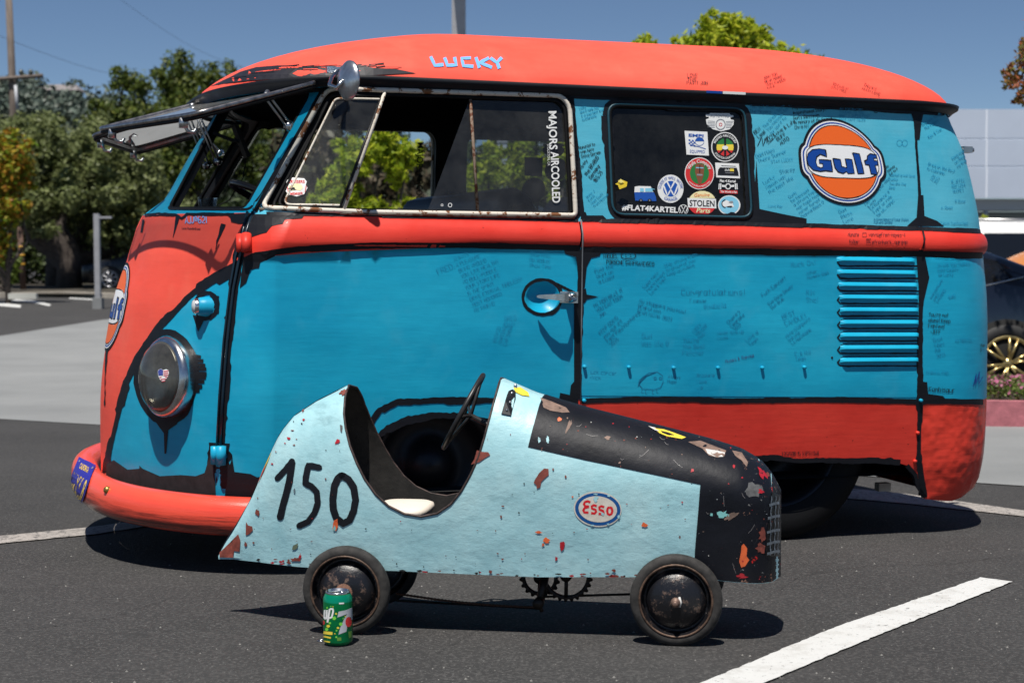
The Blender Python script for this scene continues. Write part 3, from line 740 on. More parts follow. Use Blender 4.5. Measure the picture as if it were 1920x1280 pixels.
DR.ob('roof_note', van); DR = Decal(RS, .0018); DR.hand('TO CAITLIN|STAY FREE', 1560, 160, 5, M_MARKR, 22, .9, .0006); DR.ob('roof_note', van); DR = Decal(RS, .0018); DR.hand('THANKS|MUCH LOVE', 1618, 162, 6, M_MARKR, 24, .9, .0006); DR.ob('roof_note', van)

# ------------------------------------------------ lettering on the flanks
T = Decal(BS, .0016)
K1, K2, K3 = M_MARK, M_MARKT, M_MARKV
T.hand('MIGUEL', 1132, 484, 7, K1, -3, 1.5); T.line(ell(1178, 479, 14, 7, 20), 1.2, K1, closed=True); T.line([(1172, 481), (1178, 484), (1184, 481)], 1, K1)
T.line([(1173, 477), (1173, 479)], 1.3, K1); T.line([(1182, 477), (1182, 479)], 1.3, K1); T.hand('PORSCHE SANFRANCISCO', 1137, 494, 7, K1, 3, 1.5, sx=.74)
T.hand('Congratulations!', 1277, 552, 10, K2, 0, 1.3, sx=.95); T.hand('F cancer', 1293, 566, 6, K2, 0, 1); T.hand('<Isabella', 1320, 578, 8, K3, -4, 1.1)
T.hand("No stopping you now!|<Carol Ann|TEAM NAVIA 2023", 1198, 566, 7, K2, 14, 1.1); T.hand("MY MOM BEAT IT|YOU CAN TOO!!|Jan", 1115, 576, 7, K2, -30, 1.2)
T.hand('Rock On!', 1484, 500, 9, K3, -6, 1.2); T.hand('Asher|Modern Dad', 1512, 514, 6, K3, -14, 1); T.hand('RIH|Shel', 1512, 552, 9, K3, 0, 1.1)
T.hand('FUCK CANCER!'.title(), 1430, 556, 7, K2, -38, 1.1); T.hand('Dye Dave Dewey|Don Bulk', 1442, 572, 6, K2, -38, 1)
T.hand('BEST|CANDLE!', 1468, 598, 9, K3, -22, 1.1); T.hand('KEEP GOING|you got it!!|Fast Paul Monterey|2023', 1126, 626, 7, K2, -42, 1.1)
T.hand('God|Was life <', 1203, 633, 9, K3, 0, 1.1, lead=1.6); T.hand("You're|the Best|Fletcher", 1280, 640, 8, K3, 0, 1.1, lead=1.5)
T.hand('Moses & Randal', 1360, 680, 6, mat('purple_marker', (.05, .03, .15), .5), -12, .9); T.hand('fuck cancer|-Nick'.replace('fuck', 'luck'), 1106, 700, 7, K3, 3, 1)
T.hand('LUCKY|YOU GOT|THIS!', 1300, 622, 6, K3, -42, 1); T.hand('Chad M 2|Clearlake|2023', 1366, 606, 6, K2, -42, 1.1); T.hand('Never give up|Luisa', 1345, 626, 6, K3, -4, .9)
T.hand('Post the|Shirt on|a Coast', 1116, 512, 7, K2, -20, 1); T.hand('Super hero|Peace Always|Love & light', 1208, 540, 6, K3, -48, 1); T.hand('Stay strong friend|so proud of you|keep on rolling', 1246, 500, 6, K3, -20, .9)
T.hand('Home Champions|Dakota|LA Handmade', 1475, 632, 6, K3, -38, .95); T.hand('Love a|Team', 1400, 640, 7, K3, -38, 1); T.hand('E. & Hill|Team', 1490, 665, 7, K3, -4, 1); T.hand('Brookelle|I love|....<', 1306, 706, 6, K3, 0, 1, lead=1.9); T.hand('Always|Hope', 1252, 708, 6, K2, 6, .9)
# doodle of a long-maned pony
T.line([(1198, 718), (1204, 707), (1216, 699), (1232, 697), (1242, 704), (1243, 716), (1238, 726), (1226, 730), (1204, 728), (1198, 720)], 1.1, K2)
for i in range(9): T.line([(1230 - i * 2, 698 + i * .6), (1214 - i * 2, 704 + i), (1200 - i * .5, 716 + i)], .8, K2)
for q in ((1228, 709), (1238, 709)): T.line(ell(*q, 2.4, 2.4, 10), 1.2, K2, closed=True)
for q in ((1203, 728), (1210, 730), (1223, 730), (1231, 728)): T.line([q, (q[0], q[1] + 8), (q[0] + 3, q[1] + 8)], .9, K2)
# on the door
T.hand('FRED,', 822, 514, 11, K3, -24, 1.2)
T.hand('ALWAYS|A PLEASURE|BEING AROUND|YOU. LIVE HEALTHY|NO BULL-PUDDLE|YOUR STORY LIFE|IS THE SPIRIT|DRIVE ETERNAL TIMELESS!|MOST HONORED|MY FRIEND', 852, 488, 7, K3, -22, 1.0, lead=1.65)
T.hand('GREG|CHIN', 946, 600, 8, K3, -4, 1); T.hand('8/17/23|MARTINEZ|CAR SHOW', 930, 640, 7, K3, -72, 1); T.hand('Blue Hills|Up Walker|Show Time', 994, 478, 7, K3, 6, .9)
# upper flank
T.hand("Fight the Fight!|Inspirational Story!|God's Blessings|In memory of My Friend|Chris H.!", 1486, 206, 6, K1, -6, 1.2, lead=1.5, sx=.7)
T.hand('BEN|Leal', 1416, 252, 7, K1, -40, 1.3); T.hand('Love & Life|BUFF|AUTO', 1452, 256, 7, K1, -34, 1.3); T.hand('2023', 1436, 268, 8, K1, -32, 1.4)
T.line([(1420, 274), (1428, 256), (1430, 274), (1438, 254), (1440, 270), (1450, 260)], 1.2, K1)
T.hand('The Great Spirit|You blessed for me|by spirit to', 1434, 240, 6, K3, -48, .9); T.hand('Smiling Karma|You got this!|The Meyers', 1406, 194, 6, K2, 2, 1)
T.hand('AN INSPIRATION|TALKING TO YOU|WHAT A SUPER FEST|MANY MANY MILES', 1574, 206, 5, K3, 2, .9, lead=1.3); T.line(ell(1642, 208, 4, 4, 12), 1, K1, closed=True)
T.line([(1650, 210), (1654, 204), (1655, 211), (1660, 206), (1663, 210), (1670, 206), (1674, 210), (1682, 208)], 1.1, K1)
T.hand('Dad Miles|There Summer', 1418, 296, 7, K3, -20, 1); T.hand('STAY LUCKY', 1446, 306, 6, K3, -6, .9); T.hand('Stacey', 1462, 326, 7, K2, -12, 1)
T.hand('Lucky|Naxon way|the best life', 1432, 346, 7, K3, -32, 1); T.hand('Gods|be blessed|a strong fighter|may hope heal|never forget|Dianna Bees <', 1480, 372, 6, K3, -34, .95); T.hand('Long Ray', 1440, 388, 5, K3, 2, .8)
T.hand('Life|Journey|Cut to it', 1660, 318, 5, K1, -40, .9, sx=.6); T.hand('Rocket a wild love|Lucky|You are the|Best', 1668, 330, 5, K3, 3, .9, lead=1.6, sx=.7); T.hand('Michelle Mahia|Fast Training for days|& Andy', 1618, 380, 5, K2, -48, .9)
T.hand('Ed Romance it|Fight or ride|be ok. magic', 1634, 394, 6, K3, -44, 1); T.hand('God|Bless|Love', 1574, 400, 7, K3, -22, 1); T.hand('in loving memory of Conor Stokes|from west Ukraine', 1638, 413, 5, K2, 1, .9, sx=.52, lead=1.1)
for q in (1690, 1700): T.line(ell(q - 4, 268, 5, 6, 12), .7, K3, closed=True)
T.hand('Honored to|sign here|Steve German', 1086, 280, 6, K1, -14, 1.2, sx=.62); T.hand('Teddy', 1090, 318, 6, K1, -54, 1.2); T.hand('the BRABUS|Germany|18.5.23', 1100, 330, 7, K1, -56, 1.5, sx=.7, lead=1.5)
T.hand('Lucky|and it made you|it is your best love|to Charlotte', 1086, 206, 5, K3, -16, .9, sx=.6); T.hand('Jimmy J|Kid H|Noel Swift|from Hesser', 1100, 372, 5, K3, -40, .9); T.hand('SUMMER  MID MX', 1240, 184, 5, K2, 1, .9)
# belt
T.hand('donate', 1590, 443, 7, K1, 1, 1.1, sx=.56); T.line([(1617, 437), (1624, 437), (1624, 444), (1617, 444)], 1, K1, closed=True); T.hand('venmo@Fred-Hayes-4', 1628, 443, 7, K1, 1, 1.1, sx=.62, jit=.1)
T.hand('follow-', 1592, 456, 7, K1, 0, 1.1, sx=.56); T.line([(1624, 448), (1632, 448), (1632, 456), (1624, 456)], 1, K1, closed=True); T.line(ell(1628, 452, 2, 2, 8), 1, K1, closed=True); T.hand('@fredneck_garage', 1635, 457, 7, K1, 0, 1.1, sx=.68, jit=.1)
# rear quarter
T.hand("You're not|alone! Keep|Fighting!|  -JEFF", 1741, 592, 7, K1, 3, 1.3, sx=.68, lead=1.55); T.hand('Kombisaur', 1741, 733, 9, K1, 3, 1.5, sx=.72)
T.hand("I'm with You Thanks|East County|be Lucky", 1758, 500, 6, K3, -4, .9, sx=.7); T.hand('Amanda Moore|JAMES|3 PRIMERS', 1746, 560, 5, K3, -58, .9); T.hand('Good|Vibes|Mill|2023', 1750, 640, 7, K3, -12, 1, sx=.7); T.hand('Kat|S', 1838, 650, 6, K1, 4, 1.1, sx=.5)
T.line([(1824, 724), (1830, 700), (1828, 722), (1836, 696), (1834, 720), (1842, 706)], 1.2, mat('blue_marker', (.01, .02, .3), .5)); T.hand('franco, cap', 1736, 700, 6, K3, 0, .9)
for i, (x, y, a_, tx) in enumerate([(1730, 236, -30, 'Big love to all|the riders'), (1742, 260, -34, 'Kev & Sue'), (1786, 300, -36, 'Keep moving|on the road|my friend'), (1740, 310, 16, 'Bring on the Best|to Colorado'), (1748, 340, -60, 'JACK|2023'), (1784, 344, -8, 'R. JETTA|ROY LOVE|SECRET'), (1790, 380, 0, '< Rose'), (1764, 392, 0, 'A. Reed'), (1764, 421, 1, 'Levis TomTomTed'), (1780, 560, -20, 'Rally'), (1792, 640, -4, 'by Melissa')]):
    T.hand(tx, x, y, 6, K3, a_, .9, sx=.65)
T.hand('325/50R-15 33PSI MAX', 1465, 854, 7, K1, -1.5, 1.3, sx=.62)
T.ob('signatures', van)
# rego letters on the nose
T2 = Decal(BS, .0016)
T2.hand('AJJ9621', 348, 419, 12, mat('pale_blue_lettering', (.16, .42, .82)), -1, 2.4, sx=.62); T2.hand('Love thunder&soul', 342, 430, 4, M_MARK, 2, .9, sx=.6)
T2.ob('nose_lettering', van)
# ------------------------------------------------ emblem
OR_ = flat('emblem_orange', (.85, .13, .012), .42); WH = flat('emblem_white', (.80, .80, .80), .4); BLU = flat('emblem_blue', (.004, .055, .30), .4)
def emblem(name, fm, label):
    "u, v: emblem units around its centre (radius about 240)"
    d = Decal(BS, .0022, fm)
    for k, (rc, bw, bh, m) in enumerate(((243, 260, 126, M_BLACK), (228, 244, 111, WH), (221, 236, 104, BLU), (212, 227, 97, WH))):
        d.poly(ell(0, 0, rc, rc, 60), m, .0003 * k, 60); d.poly(ell(0, 0, bw, bh, 60, 3.6), m, .0003 * k + .00012, 60)
    d.poly(ell(0, 0, 203, 203, 60), OR_, .0012, 60)
    d.line(ell(0, 0, 204, 204, 60), 5, M_BLACK, .0014, closed=True, step=20, rough=4)
    d.poly(ell(0, 2, 226, 92, 60, 3.4), WH, .0016, 60); d.line(ell(0, 2, 215, 93, 60, 3.4), 5, M_BLACK, .0018, closed=True, step=20, rough=4)
    c4 = lambda P: [((x - 1432) * 1.07, -(y - 729)) for x, y in P]
    G = [[(1345, 665), (1345, 705), (1310, 692), (1288, 708), (1280, 735), (1286, 760), (1304, 768), (1318, 762), (1318, 744), (1300, 742), (1300, 722), (1366, 724), (1368, 787), (1330, 784), (1300, 789), (1262, 782), (1238, 755), (1232, 722), (1242, 690), (1270, 668), (1310, 661)],
         [(1378, 712), (1420, 716), (1422, 756), (1450, 762), (1448, 712), (1486, 714), (1488, 792), (1452, 794), (1445, 782), (1425, 794), (1398, 787), (1384, 765)],
         [(1496, 676), (1534, 680), (1542, 790), (1508, 793)],
         [(1572, 712), (1578, 690), (1598, 676), (1632, 681), (1630, 701), (1612, 702), (1612, 714), (1632, 716), (1628, 740), (1612, 741), (1616, 793), (1582, 791), (1578, 741), (1558, 740), (1556, 718)]]
    for g in G:
        d.poly(c4(g), BLU, .0021, 60); d.line(c4(g), 6.5, M_BLACK, .0024, closed=True, step=18, rough=4)
    return d.ob(name, van, label)
c0 = B(1579, 304); p0 = BS.P(*c0); ds = (BS.P(c0[0] + .01, c0[1]) - p0).length / .01
emblem('emblem', lambda p: (c0[0] + p[0] * .000615 / ds, c0[1] + p[1] * .000576), 'round orange, white and blue fuel emblem on the flank')
zc = .675; dsn = (BS.P(.05, zc) - BS.P(0, zc)).length / .05
emblem('emblem', lambda p: (.018 + p[0] * .000615 / dsn, zc + p[1] * .00059), 'round orange, white and blue fuel emblem on the nose')
# ------------------------------------------------ windows
def ring(name, sh, ab, r, m, off=0.0, label=None, parent=van, mirror=False, squash=None, n=8):
    pts = [sh.P(a, b_, off) for a, b_ in ab]; o = MB().tube(pts, r, n, True, squash=squash).ob(name, m, parent, label=label)
    if mirror: MB().tube([Vector((p.x, -p.y, p.z)) for p in pts], r, n, True).ob(name, m, parent)
    return o
ring('window_frame', BS, door_hole, .0075, M_CREAM, .002, 'rusty cream door window frame', mirror=True)
hin = BS.pab(rcorner([(508, 389), (622, 174), (1044, 187), (1060, 202), (1071, 400), (700, 394)], [14, 18, 10, 12, 6, 2]), 12)
ring('window_seal', BS, hin, .0055, M_RUBBER, -.004)
vent = rcorner([(530, 383), (628, 184), (714, 186), (642, 385)], [16, 10, 4, 4])
va = BS.pab(vent, 12)
vf = ring('vent_window', BS, va, .0035, M_CREAM, -.002, 'hinged front vent window with rusty frame')
panel('pane', BS, va, M_GLASS, vf, cell=.05, off=-.004)
ring('vent_seal', BS, BS.pab(rcorner([(518, 387), (620, 178), (718, 180), (644, 389)], [18, 12, 4, 4]), 12), .005, M_RUBBER, -.003)
o = MB().tube([on(722, 170, .003), on(706, 218, .003), on(645, 392, .003)], .0052).ob('window_divider', M_CREAM, van)
o = MB().tube([on(714, 186, .001), on(638, 388, .001)], .004).ob('window_divider', M_BLACK, van, label='black rubber strip beside the divider')
sl = BS.pab([(882, 186), (1062, 192), (1074, 400), (803, 396)], 14); slp = panel('sliding_pane', BS, sl, M_GLASS2, van, cell=.05, off=-.010, label='half-open sliding door pane')
MB().tube([on(883, 186, -.006), on(890, 290, -.006), on(897, 398, -.006)], .0048).ob('pane_edge_strip', M_CREAM2, van)
# window lip
MB().tube([on(488, 394, .004), on(645, 400, .004), on(860, 404, .004), on(1076, 408, .004)], .0055).ob('window_sill_trim', paint('rusty_sill', (.05, .04, .035), (.30, .26, .2), .6, dirt=(.1, .04, .02), dthr=.5), van)
wp = panel('side_window', BS, hole2, M_TINT, van, cell=.05, off=-.006, label='dark tinted side window covered in stickers')
ring('window_seal', BS, hole2, .008, M_RUBBER, -.002, mirror=True)
ring('window_seal', BS, BS.pab(rcorner([(1139, 195), (1395, 204), (1409, 408), (1148, 402)], [22, 21, 21, 22]), 12), .004, mat('turquoise_trim', (.004, .05, .075), .5), .003)
def mirror_mesh(o, name, m, parent):
    me = o.data.copy(); me.name = name
    for v in me.vertices: v.co.y = -v.co.y
    me.materials.clear(); me.materials.append(m); me.polygons.foreach_set('material_index', [0] * len(me.polygons))
    return link(name, me, None, parent, False)
M_SIL = mat('sticker_silhouette', (.02, .03, .03), .6)  # silhouette darkness put into the colour of far stickers seen from behind
far_glass = glass('far_window_glass', (.86, .9, .9), .6, dust=.03)
fd = BS.pab(dw_px, 14); o = panel('window_pane', BS, fd, far_glass, van, cell=.06, off=-.01)
for v in o.data.vertices: v.co.y = -v.co.y
o.data.flip_normals()
o = panel('window_pane', BS, hole2, far_glass, van, cell=.06, off=-.01)
for v in o.data.vertices: v.co.y = -v.co.y
o.data.flip_normals()
MB().tube([Vector((p.x, -p.y, p.z)) for p in (on(722, 170), on(645, 392))], .012).ob('window_divider', M_BLACK, van)
# stickers -------------------------------------------------------
c2 = lambda p: BS.near(1120 + p[0] / 5.333, 180 + p[1] / 5.333)
def stk(off=-.0045): return Decal(BS, off, c2)
VB = flat('badge_blue', (.01, .08, .38)); BK = flat('print_black', (.008, .008, .010)); RD = flat('print_red', (.62, .03, .03)); GR = flat('print_green', (.02, .18, .04)); YL = flat('print_yellow', (.80, .62, .06)); CR = flat('print_cream', (.82, .74, .42)); LBL = flat('print_sky', (.22, .55, .72)); GY = flat('print_grey', (.25, .26, .28))
def roundel(d, cx, cy, r, ring_m, fill, ltr, dz=.0006):
    "monogram of a V over a W inside a ring"
    d.poly(ell(cx, cy, r, r * 1.04, 40), ring_m, dz, 40); d.poly(ell(cx, cy, r * .88, r * .92, 40), fill, dz + .0003, 40)
    w3 = r * .17
    d.line([(cx - r * .42, cy - r * .80), (cx, cy + r * .02), (cx + r * .42, cy - r * .80)], w3, ltr, dz + .0006, step=30)
    d.line([(cx - r * .82, cy - r * .35), (cx - r * .38, cy + r * .80), (cx, cy + r * .10), (cx + r * .38, cy + r * .80), (cx + r * .82, cy - r * .35)], w3, ltr, dz + .0006, step=30)
S = []
d = stk(); d.poly([(1092, 180), (1125, 182), (1135, 168), (1325, 172), (1340, 190), (1366, 192), (1368, 208), (1335, 212), (1340, 232), (1372, 240), (1368, 285), (1330, 330), (1245, 352), (1160, 330), (1100, 280), (1092, 232), (1120, 222), (1122, 206), (1092, 204)], M_WHITE, 0, 50)
d.text('AUTOVINO', 1228, 212, 30, GY, 1, 0, .0006, align='C', width=190); d.line(ell(1238, 282, 46, 50, 30), 9, GY, .0006, closed=True, step=20); d.line(ell(1238, 284, 14, 15, 16), 6, RD, .0006, closed=True)
for i in range(5):
    d.line([(1108, 248 + i * 15), (1182, 252 + i * 15)], 4, GY, .0006, step=30); d.line([(1292, 254 + i * 15), (1366 - i * 6, 250 + i * 15)], 4, GY, .0006, step=30)
S.append(d.ob('sticker', van, 'white winged steering-wheel sticker at the top'))
d = stk(); d.poly([(878, 346), (1106, 356), (1122, 594), (898, 584)], M_WHITE, 0, 60); d.text('EMPI', 992, 408, 30, VB, 3, .03, .0006, align='C', width=150); d.text('EQUIPPED', 1006, 568, 30, VB, 2, 0, .0006, align='C', width=150)
for i in range(4):
    for j in range(4):
        if (i + j) % 2 == 0: x, y = 918 + i * 17, 430 + j * 16 + i * 3; d.poly([(x, y), (x + 17, y + 3), (x + 17, y + 19), (x, y + 16)], VB, .0006, 40)
d.poly(ell(1028, 450, 44, 40, 24, 2, 180, 360), VB, .0006, 40); d.line(ell(1028, 455, 44, 38, 30), 4, VB, .0006, closed=True, step=20); d.line([(930, 490), (1020, 505), (1090, 528)], 7, VB, .0006, step=30)
S.append(d.ob('sticker', van, 'white square sticker with a chequered flag'))
d = stk(); d.poly(ell(1283, 507, 138, 148, 48), M_WHITE, 0, 60); d.poly(ell(1283, 507, 128, 138, 48), BK, .0003, 60)
for a, b_, m in ((0, 1, GR), (1, 2, YL), (2, 3, RD)):
    y0 = 425 + a * 58; y1 = y0 + 58; f = lambda y: math.sqrt(max(0, 1 - ((y - 510) / 90) ** 2)) * 86
    d.poly([(1283 - f(y0), y0), (1283 + f(y0), y0), (1283 + f((y0 + y1) / 2), (y0 + y1) / 2), (1283 + f(y1), y1), (1283 - f(y1), y1), (1283 - f((y0 + y1) / 2), (y0 + y1) / 2)], m, .0006, 50)
d.line([(1283, 420), (1283, 600)], 22, BK, .0009, step=40); d.line([(1283, 515), (1222, 580)], 18, BK, .0009, step=40); d.line([(1283, 515), (1344, 580)], 18, BK, .0009, step=40); d.poly(ell(1283, 515, 30, 20, 16), M_WHITE, .0011, 40)
d.text('MAJORS AIRCOOLED', 1283, 507, 22, M_WHITE, 0, .02, .0009, align='C', width=250, arc=(102, 1)); d.text('STOCKTON CALIFORNIA', 1283, 507, 20, M_WHITE, 0, .02, .0009, align='C', width=250, arc=(122, -1))
S.append(d.ob('sticker', van, 'black round sticker with green, yellow and red bands'))
d = stk(); d.poly(ell(1027, 772, 148, 160, 48), M_WHITE, 0, 60); d.poly(ell(1027, 772, 140, 152, 48), RD, .0003, 60); d.poly(ell(1027, 772, 96, 106, 40), GR, .0006, 60)
d.poly([(985, 690), (1000, 675), (1060, 678), (1075, 700), (1068, 790), (1045, 870), (1020, 890), (1000, 820), (982, 760)], flat('carved_brown', (.22, .07, .03)), .0009, 50); d.line([(990, 715), (1066, 718)], 10, LBL, .0012, step=30); d.line([(1000, 785), (1056, 788)], 16, GY, .0012, step=30); d.line([(1030, 690), (1028, 770)], 9, BK, .0012, step=30)
d.text('Walls Company', 1027, 772, 34, M_WHITE, 0, .01, .0009, align='C', width=250, arc=(104, 1)); d.text('www.wallscompany.com', 1027, 772, 20, M_WHITE, 0, 0, .0009, align='C', width=250, arc=(136, -1))
S.append(d.ob('sticker', van, 'red round sticker with a carved wooden mask'))
d = stk(); d.poly([(1184, 664), (1422, 674), (1434, 822), (1196, 812)], M_WHITE, 0, 60); d.poly([(1208, 790), (1214, 735), (1232, 712), (1400, 716), (1416, 760), (1420, 798)], BK, .0005, 50); d.text('dub', 1280, 748, 24, M_WHITE, 1, .01, .0009); d.poly([(1330, 726), (1370, 727), (1371, 752), (1331, 751)], YL, .0009, 50); d.line([(1245, 694), (1392, 702)], 4, BK, .0006, step=40); d.line([(1285, 765), (1370, 768)], 6, GY, .0009, step=30)
S.append(d.ob('sticker', van, 'white rectangular sticker with a black bus silhouette'))
d = stk(); d.text('Flat 4 Kartel', 1310, 860, 26, M_WHITE, 2, .03, 0, align='C', width=158); d.line(ell(1314, 902, 24, 26, 24), 10, M_WHITE, 0, closed=True, step=20)
for sx in (-1, 1): d.line([(1314 + sx * 30, 900), (1314 + sx * 62, 896)], 20, M_WHITE, 0, step=20); d.line([(1314 + sx * 72, 872), (1314 + sx * 76, 932)], 12, M_WHITE, 0, step=20); d.line([(1314 + sx * 88, 872), (1314 + sx * 92, 932)], 9, M_WHITE, 0, step=20)
d.poly([(1228, 938), (1408, 944), (1410, 976), (1230, 970)], RD, 0, 50); d.text("The World is Flat", 1319, 966, 20, M_WHITE, 2, .02, .0005, align='C', width=165)
S.append(d.ob('sticker', van, 'white engine sticker over a small red bar'))
d = stk(); d.poly(ell(738, 926, 130, 141, 48), M_WHITE, 0, 60); roundel(d, 739, 926, 86, M_WHITE, VB, M_WHITE, .0003)
d.text('GUESS IT WILL WORK', 738, 926, 30, VB, 0, .0, .0012, align='C', width=300, arc=(96, 1)); d.text('GARAGE', 738, 926, 30, VB, 0, .0, .0012, align='C', width=150, arc=(122, -1))
S.append(d.ob('sticker', van, 'blue and white round monogram sticker'))
d = stk(); C_ = (1055, 1068); f = lambda y: math.sqrt(max(0, 1 - ((y - 1068) / 122) ** 2)) * 140
d.poly([(C_[0] + f(y), y) for y in range(948, 1030, 12)] + [(C_[0] - f(y), y) for y in range(1020, 947, -12)], CR, 0, 60); d.poly([(C_[0] + f(y), y) for y in range(1106, 1190, 12)] + [(C_[0] - f(y), y) for y in range(1189, 1105, -12)], RD, 0, 60)
d.poly([(906, 1018), (1192, 1026), (1196, 1122), (914, 1112)], M_WHITE, .0003, 60); d.text('STOLEN', 1052, 1101, 62, BK, 1.5, .02, .0007, align='C', width=250); d.text('Genuine', 1048, 1004, 36, flat('script_orange', (.8, .2, .03)), -2, 0, .0007, align='C', width=155, shear=.25); d.text('Parts', 1062, 1164, 46, CR, 2, .02, .0007, align='C', width=135, shear=.25)
S.append(d.ob('sticker', van, 'cream and red STOLEN Parts sticker'))
d = stk(); d.poly(ell(1325, 1090, 112, 98, 40), M_WHITE, 0, 60); d.poly(ell(1323, 1088, 100, 88, 40), LBL, .0003, 60); d.poly(blob(1310, 1085, 55, 34), M_WHITE, .0006, 40); d.poly(blob(1345, 1062, 26, 12), GY, .0008, 40); d.poly(blob(1330, 1105, 30, 8), BK, .0009, 40); d.line(ell(1295, 1075, 44, 40, 20, 2, 100, 260), 9, BK, .0009)
S.append(d.ob('sticker', van, 'sky-blue round sticker in the corner'))
d = stk(); d.poly([(376, 960), (380, 905), (420, 898), (540, 902), (566, 960)], M_WHITE, 0, 50); d.poly([(376, 962), (572, 962), (592, 1010), (596, 1050), (385, 1044)], VB, 0, 50)
for x in (432, 484, 520): d.poly([(x, 920), (x + 36, 920), (x + 40, 956), (x, 956)], LBL, .0004, 50)
for x in (440, 528): d.poly(ell(x, 1042, 20, 16, 16), BK, .0005, 40); d.poly(ell(x, 1042, 8, 7, 10), GY, .0008, 40)
d.line([(540, 922), (578, 932)], 5, LBL, .0004, step=20)
S.append(d.ob('sticker', van, 'little blue and white van sticker'))
d = stk(); d.text('#FLAT4KARTEL', 530, 1150, 54, M_WHITE, 3, .035, 0, align='C', width=560); roundel(d, 866, 1135, 50, M_WHITE, BK, M_WHITE, 0)
S.append(d.ob('sticker', van, 'white #FLAT4KARTEL lettering along the lower edge'))
d = stk(.02); d.poly(blob(222, 890, 52, 38, k=.25), flat('soft_yellow', (.75, .55, .03)), 0, 40); d.line([(190, 935), (262, 905)], 22, flat('soft_yellow', (0, 0, 0)), .002, step=20); d.poly(blob(210, 868, 24, 20), flat('light_yellow', (.85, .72, .2)), .003, 30)
S.append(d.ob('suction_knob', van, 'small yellow knob on the side window'))
for o in S[:4]: mirror_mesh(o, 'sticker', M_SIL, van)
# door window lettering
d = Decal(BS, -.006); d.text('MAJORS', 1030, 208, 15, M_WHITE, 88.5, .02, 0, width=72, sx=1)
d.text('AIRCOOLED', 1034, 284, 15, M_WHITE, 88.0, .02, 0, width=96); d.text('STOCKTON, CA', 1027, 270, 5, M_WHITE, 88, 0, 0, width=40)
o = d.ob('window_lettering', van, 'white sign lettering running down the sliding pane'); mirror_mesh(o, 'window_lettering', M_SIL, van)
d = Decal(BS, -.0065); d.line(ell(830, 384, 2, 2, 10), 1, M_WHITE, closed=True); d.line(ell(845, 384, 3.4, 3.6, 12), 1.2, M_WHITE, closed=True); d.ob('pane_hole', van)
d = Decal(BS, -.002); d.poly([(536, 338), (546, 332), (570, 334), (575, 340), (573, 346), (578, 352), (572, 364), (556, 368), (540, 364), (532, 354), (537, 346)], M_WHITE, 0); d.poly(blob(555, 352, 12, 6), CR, .0006); d.poly(blob(548, 354, 6, 3), BK, .0009)
d.text('CRUISERS', 555, 343, 6, RD, 0, .02, .0008, align='C', width=32); d.text('MEMBER', 556, 365, 5, RD, -2, .02, .0008, align='C', width=24); d.line([(538, 348), (540, 360)], 1.4, RD, .0008); d.line([(574, 348), (572, 360)], 1.4, RD, .0008)
d.ob('sticker', van, 'white club member sticker on the vent window')
# ------------------------------------------------ opening windscreens
H1 = Vector((-.80, -.735, 1.352)); H2 = Vector((-1.01, -.03, 1.352)); dv = Vector((-.954 * .385, -.30 * .385, -.118))
def safari(sy):
    m = lambda v: Vector((v.x, v.y * sy, v.z))
    q = [m(H1), m(H1 + dv), m(H2 + dv), m(H2)]
    q = [Vector(p) for p in rc3(q, .045)]
    fr = MB().tube(q, .0072, 8, True).ob('opening_windscreen', mat('tarnished_trim', (.33, .31, .30), .28, .95, var=.5, scale=40), van, label='near opening windscreen, swung up' if sy > 0 else 'far opening windscreen, swung up')
    g = mk('windscreen_glass', q, [tuple(range(len(q)))], glass('windscreen_glass', (.50, .53, .55), 1.0, dust=.16), fr, False)
    n = (dv.cross(H2 - H1)).normalized(); n = m(n if n.z > 0 else -n)
    MB().tube([p - n * .011 for p in q], .006, 6, True).ob('windscreen_seal', M_RUBBER, fr)
    for t_ in (.12, .85):
        p = m(H1.lerp(H2, t_) + dv) - n * .02; MB().box(p, (.022, .03, .026)).tube([p, p + Vector((.012, 0, -.022)), p + Vector((.03, .0, -.024)), p + Vector((.036, 0, -.012))], .005).ob('latch', M_STEEL, fr)
    a = m(H1.lerp(H2, .06) + dv * .38); b_ = m(sidept(541, 236, -.69))
    arm(a, b_, fr); a = m(H1.lerp(H2, .93) + dv * .22); q_ = sidept(408, 303, -.12); b2 = m(q_); arm(a, b2, fr)
def arm(a, b_, fr):
    x = (b_ - a).normalized(); s_ = x.orthogonal().normalized() * .009
    MB().tube([a - s_, b_ - s_], .0035, 6).tube([a + s_, b_ + s_], .0035, 6).tube([b_ - s_ * 1.5, b_ + s_ * 1.5], .007, 8).tube([a - s_ * 1.6, a + s_ * 1.6], .008, 8).ob('stay_arm', M_STEEL, fr)
    MB().lathe([(-.012, .0), (-.012, .012), (.012, .012), (.012, 0)], b_, s_, 12).ob('wing_nut', M_CHROME, fr)
def rc3(q, r, k=4):
    out = []; n = len(q)
    for i in range(n):
        a, b_, c_ = q[i - 1], q[i], q[(i + 1) % n]; p = b_ + (a - b_).normalized() * r; s_ = b_ + (c_ - b_).normalized() * r
        for j in range(k + 1): t_ = j / k; out.append(p * (1 - t_) ** 2 + b_ * 2 * t_ * (1 - t_) + s_ * t_ * t_)
    return out
safari(1); safari(-1)
ring('windscreen_seal', BS, ws_hole, .0065, M_RUBBER, -.004, mirror=True)
